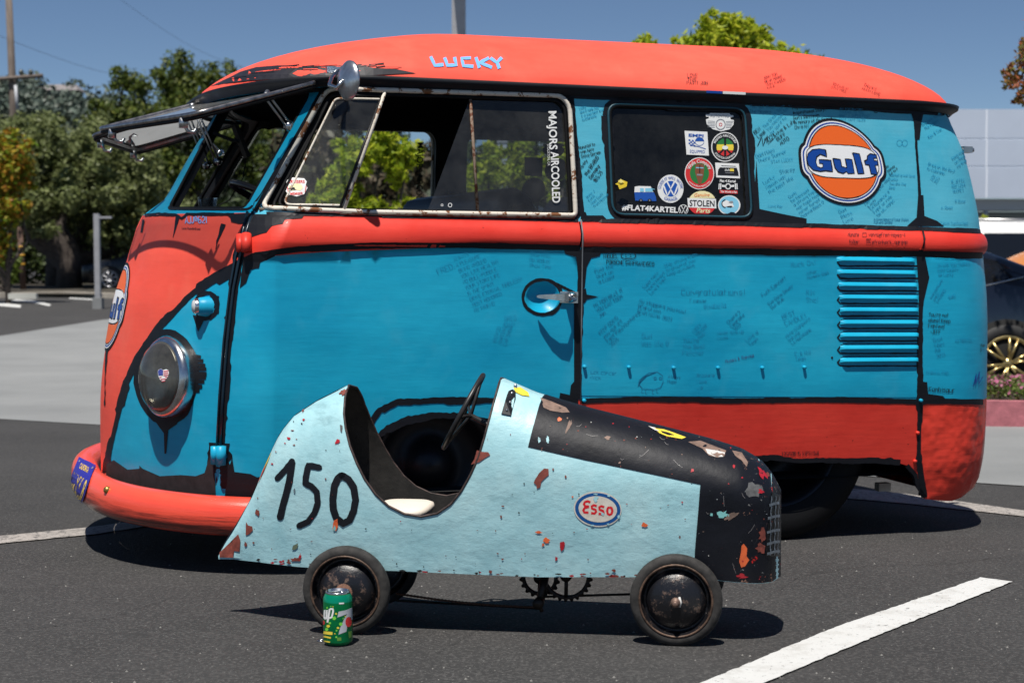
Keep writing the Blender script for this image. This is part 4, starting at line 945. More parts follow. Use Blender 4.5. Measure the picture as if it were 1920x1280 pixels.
# ------------------------------------------------ lamps
def ax(phi, el=0.0): return Vector((-math.cos(R(phi)) * math.cos(R(el)), -math.sin(R(phi)) * math.cos(R(el)), math.sin(R(el))))
M_LENS = glass('headlight_glass', (.62, .62, .58), .9, dust=.12)
HP = on(322, 707, -.018)
def headlight(sy):
    A = ax(25, 4); c = Vector((HP.x, HP.y * sy, HP.z)); A = Vector((A.x, A.y * sy, A.z))
    root = MB().lathe([(-.03, .112), (.028, .119), (.040, .120), (.050, .116), (.056, .109), (.057, .104)], c, A, 48).ob('headlight', M_CHROME, van, label='near headlight with a dirty domed lens' if sy > 0 else 'far headlight')
    MB().lathe([(.053, .103), (.050, .090), (.045, .06), (.041, .03), (.040, .001)], c, A, 40).ob('reflector', mat('dull_reflector', (.34, .33, .30), .28, .85, var=.6, scale=14), root)
    MB().lathe([(.056, .104), (.074, .093), (.088, .070), (.097, .038), (.100, .001)], c, A, 40).ob('lens', M_LENS, root)
    MB().lathe([(.055, .100), (.058, .103), (.062, .099)], c, A, 48).ob('lens_rim', mat('grimy_rim', (.2, .19, .17), .4, .8), root)
    return root, c, A
hr, hc_, hA = headlight(1); headlight(-1)
u_ = Vector((0, 0, 1)); v_ = (hA.cross(u_)).normalized(); u_ = v_.cross(hA).normalized()
LS = Shell(lambda a, b_: hc_ + hA * lerp(b_, [(0, .100), (.036, .098), (.066, .090), (.088, .076), (.1, .057)]) + (u_ * math.sin(a) + v_ * math.cos(a)) * b_, MB_, 0, 6.2832, 40, .0005, .1, 14)
if LS.N(1, .05).dot(hA) < 0: LS.sgn = -1
cm = lambda p: (160 + p[0] / 5.82, 600 + p[1] / 5.82)
def hit3(sh, px, py, off):
    d_ = sh.R @ ray(px, py); l, n, i, t_ = sh.bvh.ray_cast(sh.o, d_); return l - d_.normalized() * off
HS = [(790, 560), (800, 540), (826, 528), (850, 545), (880, 535), (905, 545), (913, 575), (900, 620), (870, 655), (845, 672), (815, 650), (796, 610)]
hb = MB()
def flatpoly(P, m, z):
    V, fs = trimesh(P, [], 40); hb.add([hit3(LS, *cm(p), z) for p in V], fs, m)
flatpoly(HS, 0, .002)
for i, y in enumerate(range(550, 670, 22)):
    xs0 = 852 if y < 600 else 800; w9 = (y - 600) * .55 if y > 600 else 0; flatpoly([(xs0 + w9, y + 4), (905 - w9, y - 2), (905 - w9, y + 7), (xs0 + w9, y + 14)], 1, .003)
flatpoly([(792, 560), (802, 542), (826, 532), (848, 548), (846, 600), (798, 604)], 2, .0032)
hb.ob('sticker', [M_WHITE, flat('flag_red', (.6, .03, .06)), flat('flag_blue', (.05, .07, .3))], van, False, label='heart-shaped striped flag sticker on the headlight')
TP = on(388, 575, -.004)
def indicator(sy):
    A = ax(4, 2); c = Vector((TP.x, TP.y * sy, TP.z)); A = Vector((A.x, A.y * sy, A.z))
    root = MB().lathe([(-.02, .030), (.008, .029), (.026, .026), (.030, .023)], c, A, 28).ob('turn_signal', M_BLUE, van)
    MB().lathe([(.028, .022), (.038, .0225), (.041, .020)], c, A, 28).ob('chrome_ring', M_CHROME, root)
    MB().lathe([(.040, .020), (.045, .015), (.047, .001)], c, A, 24).ob('lens', mat('milky_lens', (.55, .56, .56), .2), root)
indicator(1); indicator(-1)
# ------------------------------------------------ louvres, screws, handle, hinges
s0, s1 = B(1574, 580)[0], B(1722, 580)[0]
def louvre(zt):
    V = []; n = 36; K_ = 10
    for i in range(n + 1):
        u = i / n; s = s0 + (s1 - s0) * u; e = min(1, min(u, 1 - u) / .055) ** .5; dn = (1 - e) * .004
        for a, h in ((0, -.0005), (.002, .0035), (.005, .0068), (.009, .0098), (.0122, .0118), (.0132, .0120), (.0136, .0112), (.0132, .009), (.0125, .004), (.012, -.0005)):
            V.append(BS.P(s, zt - dn - a * (1 if a > .01 else e), h * e - .0002))
    fs = [(i * K_ + j, i * K_ + j + 1, (i + 1) * K_ + j + 1, (i + 1) * K_ + j) for i in range(n) for j in range(K_ - 1)]
    return mk('louvre', V, fs, M_BLUE, van)
d = Decal(BS, .0012)
for k in range(9):
    yy = 482 + k * 23.4; z1 = B(1648, yy)[1]; louvre(z1)
    d.line([(1576, yy + 3), (1570, yy + 10), (1575, yy + 16), (1590, yy + 17), (1640, yy + 16.5), (1722, yy + 16.5)], 3.0, K, 0, rough=1.5); d.line([(1576, yy + 1), (1590, yy - 2), (1722, yy - 1.5)], 1.5, K, 0)
d.ob('painted_outline', van, 'black lines around the louvres')
for x, y in ((1095, 687), (1178, 688), (1262, 689), (1345, 689), (1428, 689), (1507, 688), (1094, 750), (1725, 750)):
    a, b_ = B(x, y); MB().lathe([(-.002, .0055), (.010, .0055), (.0115, .004), (.0115, 0)], BS.P(a, b_), BS.N(a, b_), 12).ob('screw', M_BLUE, van)
for x, y in ((1720, 811), (1715, 864)):
    a, b_ = B(x, y); MB().lathe([(-.002, .006), (.006, .006), (.008, .003), (.008, 0)], BS.P(a, b_), BS.N(a, b_), 12).ob('screw', M_RED, van, label='red screw')
a, b_ = B(1560, 670); MB().lathe([(0, .004), (.002, .003), (.002, 0)], BS.P(a, b_), BS.N(a, b_), 10).ob('screw', M_BLACK, van, label='lone black screw')
# overlapping lower sheet
lap = panel('lap_joint_strip', BS, dens([(bs(.5) + .004, B(1095, 686)[1]), (rs(.5) - .006, B(1715, 686)[1]), (rs(.5) - .006, zr(3.0) + .012), (bs(.5) + .004, zr(1.6) + .012)], .05), M_BLUE, van, cell=.05, off=.0011)
# move the signatures over it
# door handle and dish
dc = B(1017, 557); V = []; fs = []; NN_ = len(dish_ab)
for j in range(6):
    t_ = j / 5
    for (a, b_) in dish_ab:
        V.append(BS.P(dc[0] + (a - dc[0]) * (1 - t_), dc[1] + (b_ - dc[1]) * (1 - t_), -.026 * (1 - (1 - t_) ** 2)))
fs = [(j * NN_ + i, j * NN_ + (i + 1) % NN_, (j + 1) * NN_ + (i + 1) % NN_, (j + 1) * NN_ + i) for j in range(5) for i in range(NN_)]
mk('handle_dish', V, fs, M_BLUE, van)
hn = MB(); HB = on(1062, 557, .0); n = BS.N(*B(1062, 557)); dx = (on(1070, 557) - on(1000, 555)).normalized(); up_ = n.cross(dx).normalized()
prof = [(0, .012, .030), (.012, .013, .046), (.03, .011, .056), (.055, .009, .055), (.08, .007, .048), (.10, .005, .036), (.108, .003, .030)]
V = []
for x_, hh, of in prof:
    p = HB - dx * x_ + n * of
    for sgn, q in ((1, .006), (1, -.004), (-1, -.004), (-1, .006)): V.append(p + up_ * hh * sgn + n * q)
hn.add(V, [(i * 4 + j, i * 4 + (j + 1) % 4, (i + 1) * 4 + (j + 1) % 4, (i + 1) * 4 + j) for i in range(6) for j in range(4)] + [(0, 1, 2, 3), (24, 27, 26, 25)])
hn.lathe([(0, .017), (.02, .016), (.04, .013), (.046, .010)], HB + dx * .008, n, 16)
ho = hn.ob('door_handle', M_CHROME, van, True); ho.data.shade_flat() if hasattr(ho.data, 'shade_flat') else None
M3 = Matrix((dx, up_, n)).transposed()
MB().box(HB + dx * .006 + n * .003, (.058, .034, .008), M3).ob('escutcheon', M_CHROME, ho, False)
def hingeb(px, py, m, hgt, lab):
    p = on(px, py, .014); a = on(px, py - 20, .014); dd = (a - p).normalized()
    o = MB().tube([p - dd * hgt, p + dd * hgt], .0145, 16).ob('door_hinge', m, van, label=lab); q = on(px - 14, py, .008)
    MB().tube([q - dd * hgt * .95, q + dd * hgt * .95], .012, 14).ob('hinge_leaf', m, o)
hingeb(420, 852, M_BLUE, .027, 'lower turquoise door hinge'); hingeb(468, 457, M_RED, .026, 'upper red door hinge')
MB().tube([on(476, 398, .004), on(462, 440, .004), on(452, 480, .004), on(440, 540, .004), on(428, 640, .004), on(420, 740, .004), on(415, 835, .004)], .0042, 8).tube([on(466, 398, .004), on(456, 440, .004), on(444, 480, .004), on(433, 540, .004), on(421, 640, .004), on(413, 740, .004), on(408, 835, .004)], .0036, 8).ob('door_seam_bead', mat('black_blue_gloss', (.006, .02, .035), .3), van)
MB().tube([on(1089, 412, .002), on(1091, 440, .008), on(1092, 462, .004), on(1090, 600, .002), on(1088, 752, .002)], .0022, 6).ob('door_seam', mat('grey_seam', (.16, .17, .18), .5), van)
MB().tube([on(1729, 432, .004), on(1730, 450, .012), on(1729, 466, .004)], .0028, 6).ob('panel_seam', M_BLACK, van)
# ------------------------------------------------ mirror
mc = sidept(651, 151, -.90); A = ax(17, 0)
mo = MB().lathe([(.014, .001), (.013, .025), (.006, .046), (-.003, .056), (-.008, .056), (-.008, .0)], mc, A, 36).ob('wing_mirror', mat('weathered_chrome', (.45, .47, .50), .3, .9, var=.35, scale=30, bmp=.0006), van)
MB().tube([mc + A * .012, sidept(632, 165, -.90), sidept(618, 160, -.87), sidept(622, 146, -.83), sidept(637, 131, -.775)], .0062, 10).ob('mirror_arm', M_CHROME, mo)
MB().box(sidept(628, 132, -.775), (.05, .02, .018)).ob('mirror_bracket', M_CHROME, mo, False)
# ------------------------------------------------ bumper
def bumpP(a, b_):
    if a <= 1:
        f = math.sin(a * math.pi / 2); x = -.72 - .68 * max(0, 1 - abs(f) ** 2.6) ** .5; y = -.872 * f
    else: x = -.72 + (a - 1) * .6; y = -.872 + (a - 1) * .03
    e = 1e-3
    if a <= 1: g = math.sin((abs(a) + e) * math.pi / 2); n = Vector((-(.872 * g + y * (1 if a >= 0 else -1)), 0, 0)) ; 
    f2 = lambda q: (Vector((-.72 - .68 * max(0, 1 - abs(math.sin(q * math.pi / 2)) ** 2.6) ** .5, -.872 * math.sin(q * math.pi / 2), 0)) if q <= 1 else Vector((-.72 + (q - 1) * .6, -.872 + (q - 1) * .03, 0)))
    tg = (f2(a + e) - f2(a - e)).normalized(); nn = Vector((tg.y, -tg.x, 0)); 
    if nn.dot(Vector((x + .3, y, 0))) < 0: nn = -nn
    c, s_ = math.cos(b_), math.sin(b_); h = .056; dp = .045
    zc_ = .110 + .004 * max(0, (-x - 1.1)) / .36
    return Vector((x, y, zc_)) + nn * dp * math.copysign(abs(c) ** .8, c) + Vector((0, 0, h * math.copysign(abs(s_) ** .85, s_)))
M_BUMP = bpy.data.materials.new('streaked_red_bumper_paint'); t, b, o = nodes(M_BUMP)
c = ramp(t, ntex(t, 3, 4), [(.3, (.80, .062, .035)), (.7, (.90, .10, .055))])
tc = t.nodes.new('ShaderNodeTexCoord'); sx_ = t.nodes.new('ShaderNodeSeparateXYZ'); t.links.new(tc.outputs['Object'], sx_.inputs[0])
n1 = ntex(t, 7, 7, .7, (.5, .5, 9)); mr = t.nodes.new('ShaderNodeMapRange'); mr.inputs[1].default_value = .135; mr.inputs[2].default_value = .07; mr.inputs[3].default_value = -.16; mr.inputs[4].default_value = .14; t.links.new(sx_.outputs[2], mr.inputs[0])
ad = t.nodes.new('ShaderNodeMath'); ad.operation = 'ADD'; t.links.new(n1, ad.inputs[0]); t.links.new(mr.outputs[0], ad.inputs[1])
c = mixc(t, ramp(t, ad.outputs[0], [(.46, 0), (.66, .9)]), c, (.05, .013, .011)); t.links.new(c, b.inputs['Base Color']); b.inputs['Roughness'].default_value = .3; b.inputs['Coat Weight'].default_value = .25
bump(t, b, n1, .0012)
BU = Shell(bumpP, MB_, -1.12, 1.12, 100, -math.pi, math.pi, 24)
if BU.N(.5, 0).dot(Vector((-1, -1, 0))) < 0: BU.sgn = -1
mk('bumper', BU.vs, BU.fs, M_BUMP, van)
va_ = []
for i in range(31):
    q = i / 30 * 1.0; va_ += [BS.P(q, .10, -.004), bumpP(q, math.pi * .98) + Vector((0, 0, .01))]
for sy in (1, -1): mk('added_valance', [Vector((p.x, p.y * sy, p.z)) for p in va_], [(2 * i, 2 * i + 1, 2 * i + 3, 2 * i + 2) for i in range(30)], mat('grimy_black_edge', (.016, .013, .014)), van)  # strip added to stop sun leaking between bumper and nose
d = Decal(BU, .004); qd = [(149, 858), (179, 874), (155, 946), (125, 921)]
pq = lambda u, v: (149 + 30 * u - 24 * v + 0 * u * v, 858 + 16 * u + 63 * v + 9 * u * v)
PB = flat('plate_blue', (.02, .02, .28)); PY = flat('plate_gold', (.75, .52, .10))
fm = lambda p: BU.near(*pq(p[0] / 100, p[1] / 100)); d.fmap = fm
d.poly([(0, 0), (100, 0), (100, 100), (0, 100)], PB, 0, 12)
d.text('CALIFORNIA', 50, 26, 14, PY, 0, .02, .0008, align='C', width=52); d.text('LUMYL8', 50, 90, 50, PY, 0, .02, .0008, align='C', width=84)
for x, y in ((12, 10), (88, 10), (12, 92), (88, 92)): d.poly(ell(x, y, 3, 3, 8), GY, .0008, 20)
d.ob('licence_plate', van)
a, b_ = BU.near(201, 918); MB().lathe([(-.004, .012), (.006, .010), (.010, .004), (.010, 0)], BU.P(a, b_), BU.N(a, b_), 12).ob('bumper_bolt', mat('brass_bolt', (.5, .3, .08), .35, .9), van)
# ------------------------------------------------ wheels
def tyre_prof(Ro, Ri, W_):
    w2 = W_ / 2; return [(-w2 * .86, Ri), (-w2, Ri + (Ro - Ri) * .35), (-w2 * .98, Ro - .035), (-w2 * .86, Ro - .008), (-w2 * .6, Ro), (w2 * .6, Ro), (w2 * .86, Ro - .008), (w2 * .98, Ro - .035), (w2, Ri + (Ro - Ri) * .35), (w2 * .86, Ri)]
def vwheel(xl, yl, Ro, Ri, W_):
    g = MB_ @ Vector((xl, yl, 0)); zc_ = (MB_.inverted() @ Vector((g.x, g.y, gz(g.y) + Ro))).z; c = Vector((xl, yl, zc_)); sy = -1 if yl < 0 else 1
    root = MB().lathe(tyre_prof(Ro, Ri, W_), c, (0, sy, 0), 64).ob('tyre', M_RUBBER, van)
    MB().lathe([(W_ * .42, Ri), (W_ * .40, Ri - .012), (W_ * .22, Ri - .02), (-.02, Ri - .05), (-.02, .07), (.02, .06), (.03, .0)], c, (0, sy, 0), 48).ob('wheel_rim', mat('dark_steel_rim', (.02, .02, .024), .4, .5), root)
vwheel(.745, -.60, .33, .215, .26); vwheel(.66, .655, .33, .215, .26); vwheel(-.43, -.66, .285, .19, .17); vwheel(-.43, .66, .285, .19, .17)
MB().tube([Vector((.98, -.2, .10)), Vector((1.12, -.2, .10))], .02).tube([Vector((1.02, -.2, .08)), Vector((1.02, -.2, .16))], .03).ob('exhaust_pipe', M_STEEL, van)
# ------------------------------------------------ cab
SEAT = mat('navy_ribbed_vinyl', (.010, .016, .030), .38, bmp=.0)
def seat(x0, ztop, w_):
    V = []; n = 60; prof = [(.0, ztop - .5), (.0, ztop - .05), (.02, ztop - .012), (.06, ztop), (.10, ztop - .02), (.12, ztop - .08), (.14, ztop - .5)]
    for i in range(n + 1):
        y = -w_ + 2 * w_ * i / n; rr = .006 * abs(math.sin(i * math.pi / 2)); ed = max(0, abs(y) / w_ - .85) / .15
        for (a, z) in prof: V.append(Vector((x0 + a + (rr if a < .05 else -rr), y, z - .05 * ed ** 2)))
    k = len(prof); mk('bench_seat', V, [(i * k + j, (i + 1) * k + j, (i + 1) * k + j + 1, i * k + j + 1) for i in range(n) for j in range(k - 1)], SEAT, van)
seat(-.20, 1.075, .66); seat(.36, 1.09, .60)
MB().box((-.94, 0, .90), (.20, 1.2, .05)).ob('dashboard', mat('dark_red_cab_paint', (.05, .006, .006)), van, False)
sc_ = Vector((-.84, -.40, 1.0)); sa = Vector((-.45, 0, -1)).normalized(); u1 = Vector((0, 1, 0)); u2 = sa.cross(u1)
MB().tube([sc_ + (u1 * math.cos(a) + u2 * math.sin(a)) * .17 for a in [i * math.pi / 18 for i in range(36)]], .011, 8, True).tube([sc_ - u1 * .16, sc_ + sa * .03, sc_ + u1 * .16], .008).tube([sc_, sc_ + sa * .4], .016).ob('steering_wheel', mat('black_gloss', (.01, .01, .011), .2), van)
ph = MB(); pc = sidept(452, 266, -.22); ph.box(pc, (.012, .075, .105), Matrix.Rotation(R(-22), 3, 'Y')).tube([pc, sidept(432, 262, -.18), sidept(402, 250, -.10)], .006)
ph.tube([pc - Vector((0, 0, .05)), sidept(461, 300, -.22), sidept(455, 335, -.22), sidept(430, 375, -.2), sidept(408, 386, -.2)], .002, 5).ob('phone_holder', M_RUBBER, van, False)
cp = thing('dash_cup', 'clear plastic cup of something brown on the dashboard behind the open windscreen', 'cup', MB_ @ Matrix.Translation(Vector((-1.00, .12, .955))))
MB().lathe([(0, .022), (.08, .033), (.085, .033)], (0, 0, 0), (0, 0, 1), 24).ob('cup_wall', glass('clear_plastic', (.75, .78, .75), .8, dust=.25), cp)
MB().lathe([(.004, .001), (.004, .021), (.045, .027), (.05, .001)], (0, 0, 0), (0, 0, 1), 20).ob('cup_filling', mat('brown_filling', (.18, .05, .02), .7, var=.5, scale=90), cp)

# ================================================================== PEDAL CAR
gA = gnd(652, 1187); gB = gnd(1268, 1208); fx = (gB - gA).normalized(); fy = Vector((-fx.y, fx.x, 0)).normalized(); fz = fx.cross(fy)
OP = (gA + gB) / 2 + fy * .155
MP = Matrix((fx, fy, fz)).transposed().to_4x4(); MP.translation = OP
pcar = thing('pedal_car', 'battered pale blue and black pedal racer numbered 150 with small black disc wheels', 'pedal car', MP)
MPi = MP.inverted(); PO = MPi @ CAM; PR = MPi.to_3x3()
def pl(px, py, y):
    d = PR @ ray(px, py); t_ = (y - PO.y) / d.y; return PO + d * t_
WX = [(pl(p, 1000, -.1).x, w_) for p, w_ in ((410, .006), (440, .030), (480, .058), (540, .092), (600, .118), (650, .136), (760, .148), (1000, .150), (1250, .150), (1340, .146))]
XN = pl(1464, 1000, -.03).x; XC = pl(1340, 1000, -.14).x; XT = pl(411, 1044, 0).x
def pw(x):
    if x > XC: return .146 * max(0, 1 - ((x - XC) / (XN - XC)) ** 2.8) ** .5 + .002
    return lerp(x, WX)
ZT = sorted([(pl(a, b_, y).x, pl(a, b_, y).z) for a, b_, y in ((411, 1040, 0), (420, 1018, 0), (445, 975, -.02), (470, 928, -.03), (488, 880, -.04), (503, 846, -.04), (520, 812, -.04), (545, 781, -.04), (590, 752, -.03), (652, 722, -.0), (938, 710, -.02), (1000, 738, -.03), (1100, 768, -.03), (1250, 806, -.03), (1330, 827, -.03), (1390, 846, -.03), (1425, 866, -.03), (1448, 890, -.02), (1462, 918, 0))])
ZBt = sorted([(pl(a, b_, -pw(pl(a, b_, -.1).x)).x, pl(a, b_, -pw(pl(a, b_, -.1).x)).z) for a, b_ in ((411, 1048), (480, 1055), (560, 1064), (740, 1072), (1000, 1084), (1200, 1084), (1330, 1088), (1455, 1090))])
def racerP(x, b_):
    x = max(XT, min(XN - 1e-4, x)); w_ = pw(x); zt = lerp(x, ZT); zb = lerp(x, ZBt); zt = max(zt, zb + .004)
    hh = min((zt - zb) * .55, lerp(x, [(XT, .05), (-.36, .26), (.0, .2), (.30, .13), (XN, .08)])); zm = zt - hh; b2 = b_ * 2
    if b2 <= .5:
        t_ = b2 / .5; return Vector((x, -w_ * (.90 + .10 * math.sin(t_ * math.pi / 2)), zb + (zm - zb) * t_))
    t_ = (b2 - .5) / .5; th = t_ * math.pi / 2
    y = -w_ * max(0, math.cos(th)) ** .85; z = zm + hh * max(0, math.sin(th)) ** .95
    return Vector((x, y, z))
PS = Shell(racerP, MP, XT, XN - .0001, 200, 0, .5, 44)
if PS.N(0, .1).y > 0: PS.sgn = -1
M_PALE = bpy.data.materials.new('aged_pale_blue_paint'); t, b, o = nodes(M_PALE)
c = ramp(t, ntex(t, 6, 6, .65), [(.3, (.29, .54, .59)), (.5, (.37, .62, .66)), (.72, (.45, .68, .70))])
c = mixc(t, ramp(t, ntex(t, 16, 7, .72, (1, 1, 3)), [(.56, 0), (.76, .45)]), c, (.13, .27, .30))
c = mixc(t, ramp(t, ntex(t, 7, 5, .7, (1, 1, 2.5), off=(8, 8, 1)), [(.58, 0), (.74, .42)]), c, (.10, .19, .21))
c = mixc(t, ramp(t, ntex(t, 60, 5, .7, off=(7, 2, 1)), [(.70, 0), (.72, .9)]), c, (.15, .05, .03))
c = mixc(t, ramp(t, ntex(t, 26, 6, .75, off=(1, 9, 1)), [(.72, 0), (.735, .9)]), c, (.05, .05, .045))
t.links.new(c, b.inputs['Base Color']); b.inputs['Roughness'].default_value = .42
bump(t, b, ntex(t, 55, 6, .7, (1, 1, 2)), .0009, 1, bump(t, b, ntex(t, 9, 3), .005))
M_HOOD = bpy.data.materials.new('chipped_black_paint'); t, b, o = nodes(M_HOOD)
c = ramp(t, ntex(t, 9, 5), [(.3, (.004, .005, .008)), (.7, (.009, .010, .015))])
c = mixc(t, ramp(t, ntex(t, 34, 7, .78, off=(3, 3, 3)), [(.68, 0), (.695, 1)]), c, (.20, .13, .10))
c = mixc(t, ramp(t, ntex(t, 85, 4, .7, off=(5, 1, 3)), [(.72, 0), (.735, 1)]), c, (.42, .06, .04))
c = mixc(t, ramp(t, ntex(t, 110, 3, .7, off=(9, 1, 8)), [(.74, 0), (.75, 1)]), c, (.5, .55, .55))
tc = t.nodes.new('ShaderNodeTexCoord'); sp = t.nodes.new('ShaderNodeSeparateXYZ'); t.links.new(tc.outputs['Object'], sp.inputs[0])
mr = t.nodes.new('ShaderNodeMapRange'); mr.inputs[1].default_value = XN - .16; mr.inputs[2].default_value = XN; mr.inputs[3].default_value = 0; mr.inputs[4].default_value = .10; t.links.new(sp.outputs[0], mr.inputs[0])
for sc_n, thr, colr, of_ in ((20, .70, (.55, .02, .015), (2, 6, 2)), (26, .70, (.30, .16, .11), (12, 3, 4)), (32, .72, (.33, .33, .32), (1, 13, 4))):
    ad = t.nodes.new('ShaderNodeMath'); ad.operation = 'ADD'; t.links.new(ntex(t, sc_n, 6, .75, off=of_), ad.inputs[0]); t.links.new(mr.outputs[0], ad.inputs[1])
    c = mixc(t, ramp(t, ad.outputs[0], [(thr, 0), (thr + .015, .95)]), c, colr)
t.links.new(c, b.inputs['Base Color']); b.inputs['Roughness'].default_value = .5; b.inputs['Specular IOR Level'].default_value = .22
bump(t, b, ntex(t, 34, 6, .75, off=(3, 3, 3)), .0009, 1, bump(t, b, ntex(t, 10, 3), .003))
M_INN = mat('grimy_black_inside', (.012, .011, .010), .7, var=.6, scale=30, bmp=.001)
rimpx = [(652, 722), (647, 745), (645, 775), (648, 802), (656, 835), (669, 868), (684, 898), (704, 926), (728, 948), (758, 963), (790, 968), (820, 962), (845, 945), (865, 920), (882, 890), (897, 857), (908, 820), (916, 790), (924, 760), (931, 735), (938, 710)]
rim = [PS.near(*p) for p in dens(rimpx, 8, False)]; rim[0] = (rim[0][0], .5); rim[-1] = (rim[-1][0], .5)
E5 = .4999
poly = [(XT, 0), (XN - .0002, 0), (XN - .0002, E5)] + [(rim[-1][0], E5)] + [(a, min(b_, E5)) for a, b_ in rim[::-1][1:-1]] + [(rim[0][0], E5), (XT, E5)]
panel('body_shell', PS, dens(poly, .02), M_PALE, pcar, cell=.014, mirror=True, back=(.005, M_INN))
hb_ = [PS.near(*p) for p in dens([(1014, 752), (1008, 770), (998, 806), (990, 838), (1100, 863), (1200, 884), (1313, 908), (1309, 960), (1303, 1030), (1301, 1080)], 10, False)]
hood = [(hb_[0][0], E5)] + hb_ + [(hb_[-1][0], .002), (XN - .0003, .002), (XN - .0003, E5)]
panel('black_hood_paint', PS, dens(hood, .02), M_HOOD, pcar, cell=.014, off=.0012, mirror=True)
rv = [PS.P(a, min(b_, .4999)) for a, b_ in rim]; rw = [Vector((p.x, -p.y, p.z)) for p in rv][::-1]
MB().tube(rv + rw[1:-1], .0028, 6, True).ob('rim_edge', mat('rusted_edge', (.06, .04, .035), .6, .3, var=.7, scale=60), pcar)
mk('belly_pan', [v for x in np.linspace(XT + .03, XN - .03, 30) for v in (Vector((x, -pw(x) * .9, lerp(x, ZBt) + .004)), Vector((x, pw(x) * .9, lerp(x, ZBt) + .004)))], [(2 * i, 2 * i + 2, 2 * i + 3, 2 * i + 1) for i in range(29)], M_INN, pcar)
# number, stickers, chips
d = Decal(PS, .0014); cn = lambda P: [(380 + p[0] / 3.43, 680 + p[1] / 3.43) for p in P]
for q, wd_ in (([(482, 742), (530, 690), (572, 640)], 11), ([(576, 634), (560, 760), (525, 890), (500, 992)], 13), ([(752, 672), (682, 658), (668, 720), (662, 774), (700, 792), (736, 830), (742, 900), (722, 960), (680, 1020), (622, 1046)], 11.5),
               ([(897, 722), (940, 748), (972, 800), (984, 880), (972, 950), (945, 1010), (905, 1032), (862, 1000), (842, 940), (838, 870), (848, 790), (870, 742), (897, 722)], 13)):
    d.line(cn(q), wd_, M_BLACK, 0, step=4, rough=1.2)
    for e_ in (q[0], q[-1]): d.poly(ell(*cn([e_])[0], wd_ * .46, wd_ * .46, 14), M_BLACK, .0001, 10)
d.ob('race_number', pcar)
d = Decal(PS, .0014); e6 = lambda P: [(1050 + p[0] / 9.6, 890 + p[1] / 9.6) for p in P]
def rel(cx, cy, rx, ry, rot=5.5, n=44):
    c_, s_ = math.cos(R(rot)), math.sin(R(rot)); return [(cx + x * c_ - y * s_, cy + x * s_ + y * c_) for x, y in ell(0, 0, rx, ry, n)]
EB = flat('oval_blue', (.004, .075, .26)); EC = mat('aged_cream_print', (.62, .58, .50), .5, var=.15, scale=60); ER = flat('letter_red', (.62, .012, .02))
d.poly(e6(rel(678, 612, 430, 318)), EC, 0); d.poly(e6(rel(682, 612, 410, 292)), EB, .0003); d.poly(e6(rel(682, 612, 348, 234)), EC, .0006)
for q in ([(548, 488), (500, 468), (450, 482), (432, 520), (455, 556), (525, 566)], [(525, 566), (450, 586), (420, 628), (440, 668), (515, 672)], [(662, 556), (610, 538), (572, 560), (578, 598), (640, 622), (652, 655), (625, 688), (560, 680)],
          [(796, 574), (744, 556), (708, 578), (714, 616), (776, 642), (788, 672), (762, 706), (696, 690)], [(895, 576), (930, 590), (944, 640), (930, 694), (895, 712), (862, 694), (850, 640), (862, 592), (895, 576)]):
    d.line(e6(q), 4.4, ER, .0009, step=2.5)
for q in (blob(648, 420, 42, 50), blob(770, 700, 28, 26), blob(880, 375, 26, 18), blob(580, 900, 30, 14), blob(1060, 740, 24, 30), blob(870, 880, 24, 14), blob(640, 340, 40, 14)): d.poly(e6(q), M_PALE, .0012, 10)
d.ob('sticker', pcar, 'oval red-lettered petrol sticker with a blue ring')
